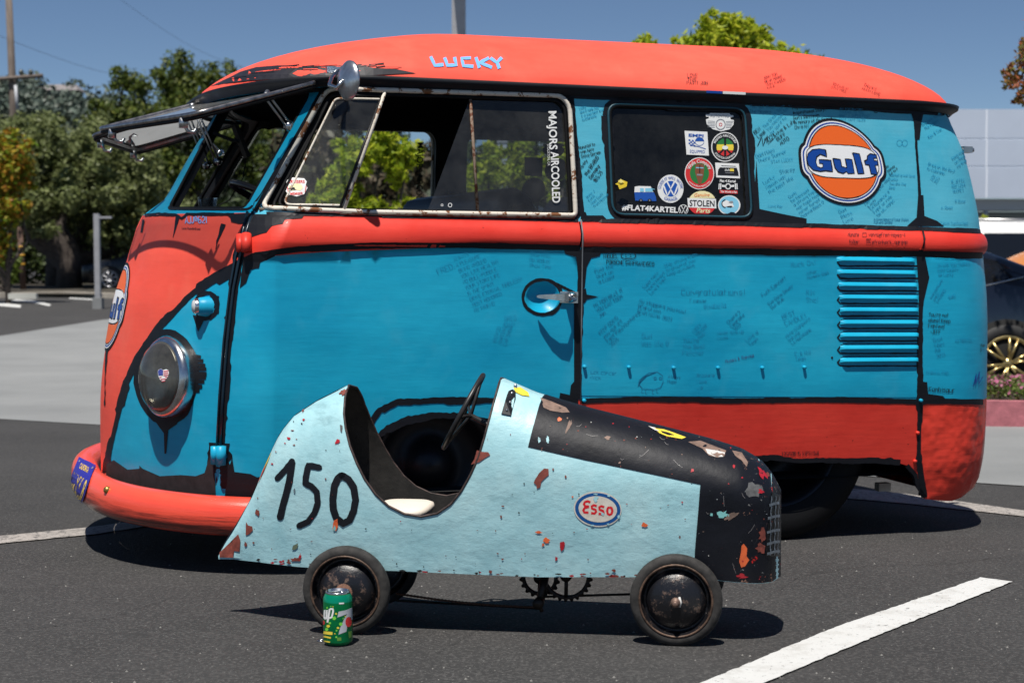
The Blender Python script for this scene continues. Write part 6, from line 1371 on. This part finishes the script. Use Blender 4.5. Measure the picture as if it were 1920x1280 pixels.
# trees seen past and through the van
def fuzz(P, Y, k=5, s=.36):
    C_ = []
    for (x, y, r) in P:
        C_.append(cl(x, y, r, Y))
        for _ in range(k): C_.append(cl(x + random.uniform(-r, r) * 1.1, y + random.uniform(-r, r) * 1.1, r * s, Y, dy=random.uniform(-.5, .5)))
    return C_
tree('lime_tree', 'bright yellow-green tree seen through the open driver window of the van', 'tree', (at(690, 500, 15).x, 15.4, gz(15)), fuzz([(640, 330, 30), (670, 290, 34), (620, 360, 30), (720, 280, 34), (765, 290, 30), (745, 330, 22), (655, 375, 22), (700, 400, 30), (760, 385, 18), (600, 385, 20)], 15.4), 5200, .095, LF_YG, .06, droop=.5, width=.38, fill=.5)
tree('lime_tree', 'yellow-green tree seen through the middle windows of the van', 'tree', (at(930, 500, 16).x, 16, gz(16)), fuzz([(900, 330, 30), (925, 290, 24), (960, 330, 40), (1010, 330, 44), (920, 370, 30), (1060, 300, 40), (980, 280, 26)], 16), 4200, .09, LF_YG, .06, droop=.5, width=.38)
tree('lime_tree', 'tall yellow-green tree rising above the van roof right of the middle', 'tree', (at(1400, 500, 15).x, 15, gz(15)), fuzz([(1330, 62, 30), (1375, 60, 34), (1350, 85, 50), (1410, 82, 34), (1295, 85, 28), (1455, 106, 26), (1505, 112, 22), (1205, 86, 20), (1360, 42, 16), (1390, 46, 14), (1400, 160, 70), (1300, 180, 60), (1480, 190, 60), (1400, 250, 90), (1532, 120, 12), (1430, 70, 20)], 15, 6, .34), 11000, .10, LF_YG, .11, droop=.1, width=.36, fill=.55)
tree('dry_tree', 'brownish dark tree far behind the driver window', 'tree', (at(700, 500, 30).x, 30, gz(30)), fuzz([(690, 340, 60), (640, 300, 60), (560, 330, 60), (750, 400, 50), (600, 260, 50), (800, 320, 50)], 30, 4), 5000, .22, LF_BR, .2)
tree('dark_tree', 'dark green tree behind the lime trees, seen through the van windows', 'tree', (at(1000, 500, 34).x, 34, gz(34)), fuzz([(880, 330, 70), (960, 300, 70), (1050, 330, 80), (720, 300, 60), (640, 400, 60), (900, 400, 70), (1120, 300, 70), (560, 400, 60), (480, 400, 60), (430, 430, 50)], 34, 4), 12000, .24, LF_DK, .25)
tree('maple_tree', 'small tree with reddening leaves at the right edge above the building roof', 'tree', (at(2350, 500, 12).x, 12, gz(12)), fuzz([(1898, 150, 16), (1925, 120, 30), (1960, 160, 50), (1912, 180, 12), (1935, 90, 26), (2000, 110, 70), (2010, 200, 70), (1888, 142, 8)], 12, 5), 4800, .055, LF_RED, .06, droop=.3)
# hills
hy = 260; hp = [(-900, 120), (-400, 150), (-150, 130), (0, 148), (60, 160), (110, 178), (200, 190), (330, 200), (500, 240), (700, 300), (1200, 380), (2000, 430), (3200, 440)]
HV = []; 
for j, (dd, k) in enumerate(((0, 1.0), (-60, .55), (-120, 0))):
    for x, y in hp: p = at(x, y, hy); z0 = gz(hy); HV.append((p.x * (hy + dd) / hy, hy + dd, z0 + (p.z - z0) * k - (0.3 if k == 0 else 0)))
nh = len(hp); o = mk('hill', HV, [(j * nh + i, j * nh + i + 1, (j + 1) * nh + i + 1, (j + 1) * nh + i) for j in range(2) for i in range(nh - 1)], mat('hill_scrub_ground', (.05, .06, .035), .9, var=.5, scale=.05)); o['kind'] = 'structure'
C_ = []
for _ in range(150):
    x = random.uniform(-250, 560); top = lerp(x, hp); y = top + abs(random.gauss(4, 30)); C_.append((at(x, y, 236 - (y - top) * .5), (2.4, 2.4, random.uniform(1.2, 2.4))))
for x, y, r in ((128, 158, 12), (143, 154, 13), (156, 160, 9), (60, 150, 10), (75, 148, 9), (10, 150, 12), (30, 152, 10)): p = at(x, y, 232); C_.append((p, (r * .085, 2, r * .05)))
o = crown('hill_woodland', C_, 17000, 1.0, LF_HILL, None, fill=.5); o['kind'] = 'stuff'; o['label'] = 'hazy woodland covering the far hill'; o['category'] = 'woodland'
hh = thing('hill_house', 'low pale-roofed house on the far hill left of the pines', 'house', Matrix.Translation(at(112, 172, 238)))
MB().box((0, 0, -.9), (6, 4, 1.8)).ob('wall', mat('house_wall', (.3, .28, .26), .8), hh, False); mk('roof', [(-3.6, -2.4, 0), (3.6, -2.4, 0), (3.6, 2.4, 0), (-3.6, 2.4, 0), (-2.6, 0, 1.1), (2.6, 0, 1.1)], [(0, 1, 5, 4), (1, 2, 5), (2, 3, 4, 5), (3, 0, 4)], mat('house_roof', (.22, .20, .20), .8), hh, False)
# utility pole and wires
Y = 52; up = thing('utility_pole', 'leaning brown wooden utility pole with a cross-arm at the left edge', 'utility pole', Matrix.Translation(Vector((at(28, 500, Y).x, Y, gz(Y))))); b0 = Vector(up.location)
WOOD = mat('weathered_pole_wood', (.15, .12, .10), .85, var=.35, scale=3, stretch=(4, 4, .6))
MB().tube([Vector((0, 0, -.2)), at(25, 200, Y) - b0, at(14, -60, Y) - b0], [.15, .13, .11], 12).ob('pole', WOOD, up)
p1, p2 = at(-60, 153, Y - .2) - b0, at(80, 142, Y - .2) - b0; MB().tube([p1, p2], .075, 6).ob('cross_arm', WOOD, up)
for x in (40, 58, -20): p = at(x, 141, Y - .2) - b0; MB().lathe([(0, .05), (.08, .09), (.16, .06), (.2, 0)], p, (0, 0, 1), 10).ob('insulator', mat('dark_insulator', (.06, .07, .06), .3), up)
MB().tube([at(29, 160, Y - .3) - b0, at(33, 210, Y - .3) - b0], .055, 8).ob('conduit', mat('grey_conduit', (.45, .46, .48), .5), up)
WIRE = mat('wire_black', (.04, .045, .05), .6)
for k, (a, b_, lb) in enumerate((((-20, 60, 52), (330, 150, 90), 'upper overhead wire crossing the sky above the pines'), ((200, -20, 60), (470, 130, 90), 'steeper overhead wire running down toward the van roof'), ((-20, 132, 52), (60, 132, 54), 'short overhead wire at the cross-arm of the pole'))):
    A_, B_ = at(*a), at(*b_); pts = [A_.lerp(B_, i / 12) - Vector((0, 0, .5 * math.sin(math.pi * i / 12))) for i in range(13)]
    tag(MB().tube(pts, .007 if k < 2 else .015, 4).ob('overhead_wire', WIRE), lb, 'wire')
# lamp posts
GAL = mat('galvanised_grey', (.36, .36, .37), .5, .2, var=.15, scale=5)
Y = 33; g = gz(Y); x0 = at(183, 500, Y).x; lp = thing('lamp_post', 'short square grey lamp post on a concrete foot left of the van nose', 'lamp post', Matrix.Translation(Vector((x0, Y, g)))); zt_ = at(183, 405, Y).z - g
MB().box((0, 0, zt_ / 2 + .1), (.115, .115, zt_ - .1)).ob('post', GAL, lp, False); MB().box((0, 0, .11), (.2, .2, .26)).ob('concrete_foot', CONC, lp, False)
MB().box((.19, 0, zt_ - .03), (.27, .09, .045)).ob('lamp_head', GAL, lp, False)
Y = 22; g = gz(Y); x0 = at(861, 400, Y).x; lp = thing('lamp_post', 'tall square grey pole rising above the van roof', 'lamp post', Matrix.Translation(Vector((x0, Y, g)))); MB().box((0, 0, 2.9), (.195, .195, 5.8)).ob('post', GAL, lp, False); MB().box((0, -.4, 5.75), (.3, 1.0, .1)).ob('lamp_head', GAL, lp, False)
Y = 20; g = gz(Y); lp = thing('lamp_post', 'pale grey post seen through the sliding window of the van', 'post', Matrix.Translation(Vector((at(942, 400, Y).x, Y, g)))); MB().box((0, 0, 1.35), (.12, .12, 2.7)).ob('post', mat('pale_grey_post', (.5, .53, .56), .5), lp, False); MB().box((0, 0, 2.72), (.14, .14, .03)).ob('post_cap', GAL, lp, False)
# banded post, wall, fence in the shade, kerbs
Y = 44; lp = thing('banded_post', 'brown post with yellow bands in the shade at the left edge', 'post', Matrix.Translation(Vector((at(44, 540, Y).x, Y, gz(Y))))); MB().tube([Vector((0, 0, 0)), Vector((-.06, 0, 1.9))], .085, 10).ob('post', mat('brown_post', (.12, .07, .05), .8), lp)
for z in (.80, 1.06, 1.30): MB().tube([Vector((-.03, 0, z)), Vector((-.03, 0, z + .06))], .092, 10).ob('yellow_band', mat('band_yellow', (.6, .32, .02), .5), lp)
Y = 56; wl = thing('white_outbuilding', 'pale grey-white wall of a low outbuilding glimpsed between the oak trunks', 'building', Matrix.Translation(Vector((at(60, 540, Y).x, Y, gz(Y)))))
for i, (a, b_, y0, y1) in enumerate(((84, 117, 418, 447), (84, 117, 450, 480), (84, 117, 482, 508), (-10, 34, 448, 520))):
    p, q = at(a, y1, Y), at(b_, y0, Y); c_ = (p + q) / 2 - Vector(wl.location); MB().box(c_, (q.x - p.x, .1, q.z - p.z)).ob('wall_panel', mat('pale_wall' if i < 3 else 'bluish_wall', (.72, .72, .70) if i < 3 else (.16, .2, .26), .8), wl, False)
p, q = at(180, 410, Y + 2), at(330, 380, Y + 2); 
def kerb(name, P, h, wd_, m, label=None):
    v = []
    for p in P: v += [Vector((p.x, p.y, gz(p.y) - .02)), Vector((p.x, p.y, gz(p.y) + h)), Vector((p.x, p.y + wd_, gz(p.y + wd_) + h)), Vector((p.x, p.y + wd_, gz(p.y) - .02))]
    o = mk(name, v, [(4 * i + j, 4 * i + (j + 1) % 4, 4 * i + 4 + (j + 1) % 4, 4 * i + 4 + j) for i in range(len(P) - 1) for j in range(4)] + [(0, 1, 2, 3), tuple(4 * (len(P) - 1) + j for j in (3, 2, 1, 0))], m, None, False); o['kind'] = 'structure'; return o
kerb('kerb', [gnd(-300, 556), gnd(0, 558), gnd(120, 556), gnd(230, 560), gnd(330, 562)], .13, .3, mat('sandy_kerb', (.40, .36, .30), .85, var=.2, scale=2))
sheet('soil', [gnd(-320, 554), gnd(340, 560), Vector((4, 60, 0)), Vector((-40, 60, 0))], mat('leaf_litter_soil', (.05, .042, .03), .95, var=.4, scale=1), .1, 3)
ws = MB().box((0, 0, .07), (1.0 * 0 + (at(70, 545, 35).x - at(17, 545, 35).x), .15, .13)).ob('wheel_stop', mat('pale_wheel_stop', (.42, .42, .38), .85), None, False); p = at(43, 550, 35.5); ws.location = (p.x, 35.5, gz(35.5) + .12); tag(ws, 'pale concrete wheel stop on the far kerb at the left', 'wheel stop')
# planter on the right
RK = mat('faded_red_kerb_paint', (.40, .13, .15), .8, var=.25, scale=14, bmp=.002)
ka, kb = gnd(1500, 795), gnd(2300, 806)
kerb('kerb', [ka, gnd(1850, 800), kb], .17, .16, RK)
pa = [ka + Vector((0, .16, 0)), kb + Vector((0, .16, 0)), kb + Vector((0, 2.5, 0)), ka + Vector((0, 2.5, 0))]
sheet('planter_soil', pa, mat('planter_soil', (.05, .035, .025), .95, var=.4, scale=8), .13, .4)
FL = 1; C_ = [((ka.x + random.random() * (kb.x - ka.x), ka.y + .25 + random.random() * 1.9, 0), (.13, .13, .06)) for _ in range(330)]; C_ = [(Vector((c[0], c[1], gz(c[1]) + .18 + random.random() * .05)), r) for c, r in C_]
o = crown('ground_cover', C_, 17000, .034, leafmat('ice_plant_leaves', [(.05, .10, .02), (.10, .17, .03), (.16, .20, .04), (.09, .12, .03), (.14, .08, .03)], .3), None); o['kind'] = 'stuff'; o['label'] = 'low green ground cover in the planter behind the red kerb'; o['category'] = 'plants'
o = crown('flowers', [(c + Vector((0, 0, .03)), r) for c, r in C_], 480, .026, leafmat('pink_petals', [(.5, .12, .25), (.6, .25, .35), (.4, .08, .16)], .3), None, width=.9); o['kind'] = 'stuff'; o['label'] = 'small pink flowers dotted over the planter ground cover'; o['category'] = 'flowers'
# building
Y = 42; s = Y / F; bd = thing('commercial_building', 'long low building with pale blue-grey metal wall panels behind the van at right', 'building', Matrix.Translation(Vector((at(1850, 500, Y).x, Y, gz(Y))))); b0 = Vector(bd.location)
PAN = mat('pale_blue_metal_panel', (.60, .66, .76), .45, .3, var=.06, scale=.5); 
for c_ in range(5):
    for (y0, y1) in ((205, 259), (261.5, 311), (313.5, 371)):
        if c_ == 4 and False: continue
        xa, xb = 995 + c_ * 285 + .8, 995 + (c_ + 1) * 285 - .8; p, q = at(xa, y1, Y) - b0, at(xb, y0, Y) - b0
        MB().box(((p.x + q.x) / 2, .1, (p.z + q.z) / 2), (q.x - p.x, .2, q.z - p.z)).ob('wall_panel', PAN, bd, False)
p, q = at(990, 371, Y) - b0, at(2425, 205, Y) - b0; MB().box(((p.x + q.x) / 2, .112, (p.z + q.z) / 2), (q.x - p.x, .2, q.z - p.z)).ob('joint_backing', mat('joint_grey', (.8, .84, .9), .6), bd, False)
p, q = at(990, 394, Y) - b0, at(2425, 372.5, Y) - b0; MB().box(((p.x + q.x) / 2, .9, (p.z + q.z) / 2), (q.x - p.x, 1.4, q.z - p.z)).ob('fascia', mat('fascia_grey', (.55, .55, .52), .7), bd, False)
p, q = at(990, 600, Y) - b0, at(2425, 394, Y) - b0; MB().box(((p.x + q.x) / 2, 2.2, q.z / 2), (q.x - p.x, .1, q.z)).ob('shopfront_glazing', mat('dark_shop_glass', (.02, .025, .03), .08), bd, False)
for x in (1280, 1566, 1852, 2138): p = at(x, 500, Y) - b0; MB().tube([Vector((p.x, .3, 0)), Vector((p.x, .3, q.z))], .075, 12).ob('column', mat('white_column', (.5, .52, .54), .5), bd)
for i, x in enumerate((1846, 1930)): shrub('shrub', ('small yellow-green bush by the white column of the building', 'green bush before the shop glazing at the right edge')[i], [(x, 412, 9), (x - 5, 420, 8), (x + 6, 418, 8)], 38, 500, .08, LF_YG)
# cars
def car(label, name, loc, rot, L, W_, prof, paint_m, glass_m, win, wheels, rw, rim_m, spokes=5, twin=False, cat='car'):
    "prof: (x, z_belt, z_top) from nose to tail; win: side window polygons (x, z)"
    root = thing(name, label, cat, Matrix.Translation(Vector(loc)) @ Matrix.Rotation(rot, 4, 'Z')); hw = W_ / 2; V = []; prof = [(x, zb_, zt_) for x, zb_, zt_ in prof]
    xs2 = [prof[0][0] + (prof[-1][0] - prof[0][0]) * i / 44 for i in range(45)]; TB = smooth_tab([(p[0], p[1]) for p in prof]); TT = smooth_tab([(p[0], p[2]) for p in prof])
    x0_, x1_ = xs2[0], xs2[-1]
    def sec(x):
        e = min(1, max(0, min((x - x0_) / .5, (x1_ - x) / .4))); k = .80 + .20 * math.sqrt(1 - (1 - e) ** 2); w_ = hw * k; zb_ = lerp(x, TB); zt_ = max(lerp(x, TT), zb_ + .01); gh = min(1, (zt_ - zb_) / .4)
        return [Vector((x, w_ * .93, .20)), Vector((x, w_ * .985, .34)), Vector((x, w_, .55)), Vector((x, w_ * .985, zb_ - .08)), Vector((x, w_ * .955, zb_)), Vector((x, w_ * (.95 - .17 * gh), zb_ + (zt_ - zb_) * .78)), Vector((x, w_ * (.90 - .22 * gh), zt_ - .02 * gh)), Vector((x, w_ * .45, zt_ + .012)), Vector((x, 0, zt_ + .018))]
    for x in xs2:
        h_ = sec(x); V += [Vector((p.x, -p.y, p.z)) for p in h_] + h_[:-1][::-1]
    k = 17; fs = [(i * k + j, (i + 1) * k + j, (i + 1) * k + j + 1, i * k + j + 1) for i in range(44) for j in range(k - 1)] + [tuple(range(k)), tuple(44 * k + j for j in range(k))[::-1]]
    mk('body', V, fs, paint_m, root)
    for P in win:
        for sy in (-1, 1):
            Q = dens(P, .12); vs_, f_ = trimesh(Q, [], .12); vv = []
            for x, z in vs_:
                h_ = sec(x); yy = lerp(z, [(p.z, p.y) for p in h_[2:7]]); vv.append((x, sy * (yy + .006), z))
            mk('side_window', vv, f_ if sy < 0 else [g_[::-1] for g_ in f_], glass_m, root)
    TYR = mat('car_tyre', (.018, .018, .018), .7)
    for xw in wheels:
        for sy in (-1, 1):
            c = Vector((xw, sy * (hw - .09), rw)); A = Vector((0, sy, 0)); 
            MB().lathe([(.02, rw + .045), (.098, rw + .04), (.1, 0)], c, A, 30).ob('wheel_arch', mat('arch_black', (.004, .004, .004), .9), root)
            tr = MB().lathe([(-.05, rw * .7), (.05, rw * .99), (.09, rw), (.115, rw * .95), (.118, rw * .72), (.10, rw * .68)], c, A, 36).ob('tyre', TYR, root)
            MB().lathe([(.118, rw * .71), (.122, rw * .69), (.115, rw * .63), (.06, rw * .62), (.04, 0)], c, A, 36).ob('rim', rim_m, tr)
            sp_ = MB()
            for i in range(spokes):
                a = 2 * math.pi * i / spokes + .3
                for o2 in ((-.12, .12) if twin else (0,)):
                    u = Vector((math.cos(a + o2 * .5), 0, math.sin(a + o2 * .5))); v2 = Vector((math.cos(a + o2 * 1.5), 0, math.sin(a + o2 * 1.5))); sp_.tube([c + A * .128 + u * rw * .10, c + A * .118 + v2 * rw * .66], rw * (.035 if twin else .07), 6)
            sp_.lathe([(.10, rw * .14), (.134, rw * .12), (.138, 0)], c, A, 16); sp_.ob('spokes', rim_m, tr)
    return root
GLB = mat('car_glass', (.008, .010, .014), .04)
CBK = mat('glossy_black_car_paint', (.006, .008, .014), .12); CBK.node_tree.nodes['Principled BSDF'].inputs['Coat Weight'].default_value = 1
Y = 12.6; xw = at(1888, 678, Y).x
cr = car('black coupe with gold multi-spoke wheels parked behind the planter at right', 'parked_car', (xw - 1.15, Y + .85, gz(Y)), 0, 4.3, 1.7, [(-2.3, .62, .63), (-1.6, .80, .81), (-1.0, .88, .90), (-.3, .90, 1.26), (.3, .91, 1.34), (.9, .93, 1.30), (1.5, .95, 1.08), (1.95, .93, .96), (2.15, .80, .82)], CBK, GLB, [[(-.7, .93), (.95, .96), (1.22, 1.04), (1.10, 1.17), (.7, 1.26), (.1, 1.28), (-.3, 1.22)]], (-1.35, 1.15), .325, mat('gold_alloy', (.55, .42, .18), .28, .8), 6, True)
for x in (1.88,): MB().box((2.02, -.72, .74), (.10, .18, .12)).ob('tail_lamp', mat('amber_red_lamp', (.35, .05, .02), .2), cr, False)
MB().tube([Vector((-.8, -.79, .93)), Vector((.9, -.80, .95)), Vector((1.3, -.78, 1.04))], .008).ob('window_trim', M_CHROME, cr)
ss = car('white sport utility vehicle with dark windows and roof rails parked behind the black coupe', 'parked_car', (at(1850, 450, 22).x, 22.9, gz(22) - .03), 0, 4.8, 1.9, [(-2.4, .85, .86), (-1.7, 1.08, 1.10), (-1.1, 1.14, 1.35), (-.6, 1.15, 1.70), (.5, 1.16, 1.74), (1.7, 1.17, 1.70), (2.2, 1.12, 1.45), (2.38, .95, 1.0)], mat('white_car_paint', (.78, .78, .76), .2), GLB, [[(-1.25, 1.19), (-.05, 1.2), (-.05, 1.58), (-.75, 1.56)], [(.0, 1.2), (1.0, 1.21), (1.0, 1.58), (.0, 1.58)], [(1.05, 1.21), (2.0, 1.22), (1.8, 1.54), (1.05, 1.57)]], (-1.5, 1.45), .37, M_STEEL, 5, cat='car')
for sy in (-1, 1): MB().tube([Vector((-.6, sy * .62, 1.78)), Vector((1.6, sy * .62, 1.77))], .022).ob('roof_rail', M_STEEL, ss)
car('bright orange low car squeezed between the black coupe and the white vehicle', 'parked_car', (at(2050, 480, 18).x, 18.9, gz(18) + .07), 0, 4.3, 1.75, [(-2.2, .65, .66), (-1.5, .84, .86), (-.9, .9, .95), (-.2, .92, 1.27), (.8, .93, 1.29), (1.5, .95, 1.1), (2.1, .85, .88)], mat('orange_car_paint', (.75, .26, .02), .2), GLB, [[(-.8, .96), (1.2, .97), (.8, 1.2), (-.1, 1.2)]], (-1.3, 1.3), .32, M_STEEL)
Y = 45; xw = at(206, 525, Y).x
car('dark car half hidden in the shade left of the van nose', 'parked_car', (xw + 1.2, Y + .9, gz(Y) + .05), 0, 4.4, 1.8, [(-2.1, .7, .71), (-1.5, .86, .88), (-.9, .92, 1.0), (-.3, .95, 1.38), (.6, .96, 1.45), (1.5, .97, 1.35), (2.1, .9, 1.0)], mat('dark_car_paint', (.008, .009, .012), .2), GLB, [[(-.75, .98), (1.4, 1.0), (1.2, 1.28), (-.2, 1.3)]], (-1.2, 1.35), .34, mat('silver_alloy', (.5, .5, .52), .3, .7), 8)

# small things on the van
q = RS.near(1335, 166); d = Decal(BS, .022)
gb_ = lambda x, dz: gut(B(x, 185)[0], .019, dz)
for x0_, x1_, m, nm in ((1298, 1328, BLU, 'blue_tape'), (1329, 1372, M_WHITE, 'white_tape')):
    v = []
    for i in range(7): x = x0_ + (x1_ - x0_) * i / 6; v += [gb_(x, .012), gb_(x, .004)]
    mk(nm, v, [(2 * i, 2 * i + 2, 2 * i + 3, 2 * i + 1) for i in range(6)], m, van, False)
p = sidept(1811, 281, -.55); MB().box(p, (.035, .03, .022)).tube([p - Vector((.02, 0, 0)), p + Vector((.03, 0, 0))], .008).ob('plate_lamp', M_STEEL, van, False)
MB().box(sidept(1655, 912, -.3), (.05, .03, .03)).ob('exhaust_bracket', M_STEEL, van, False)
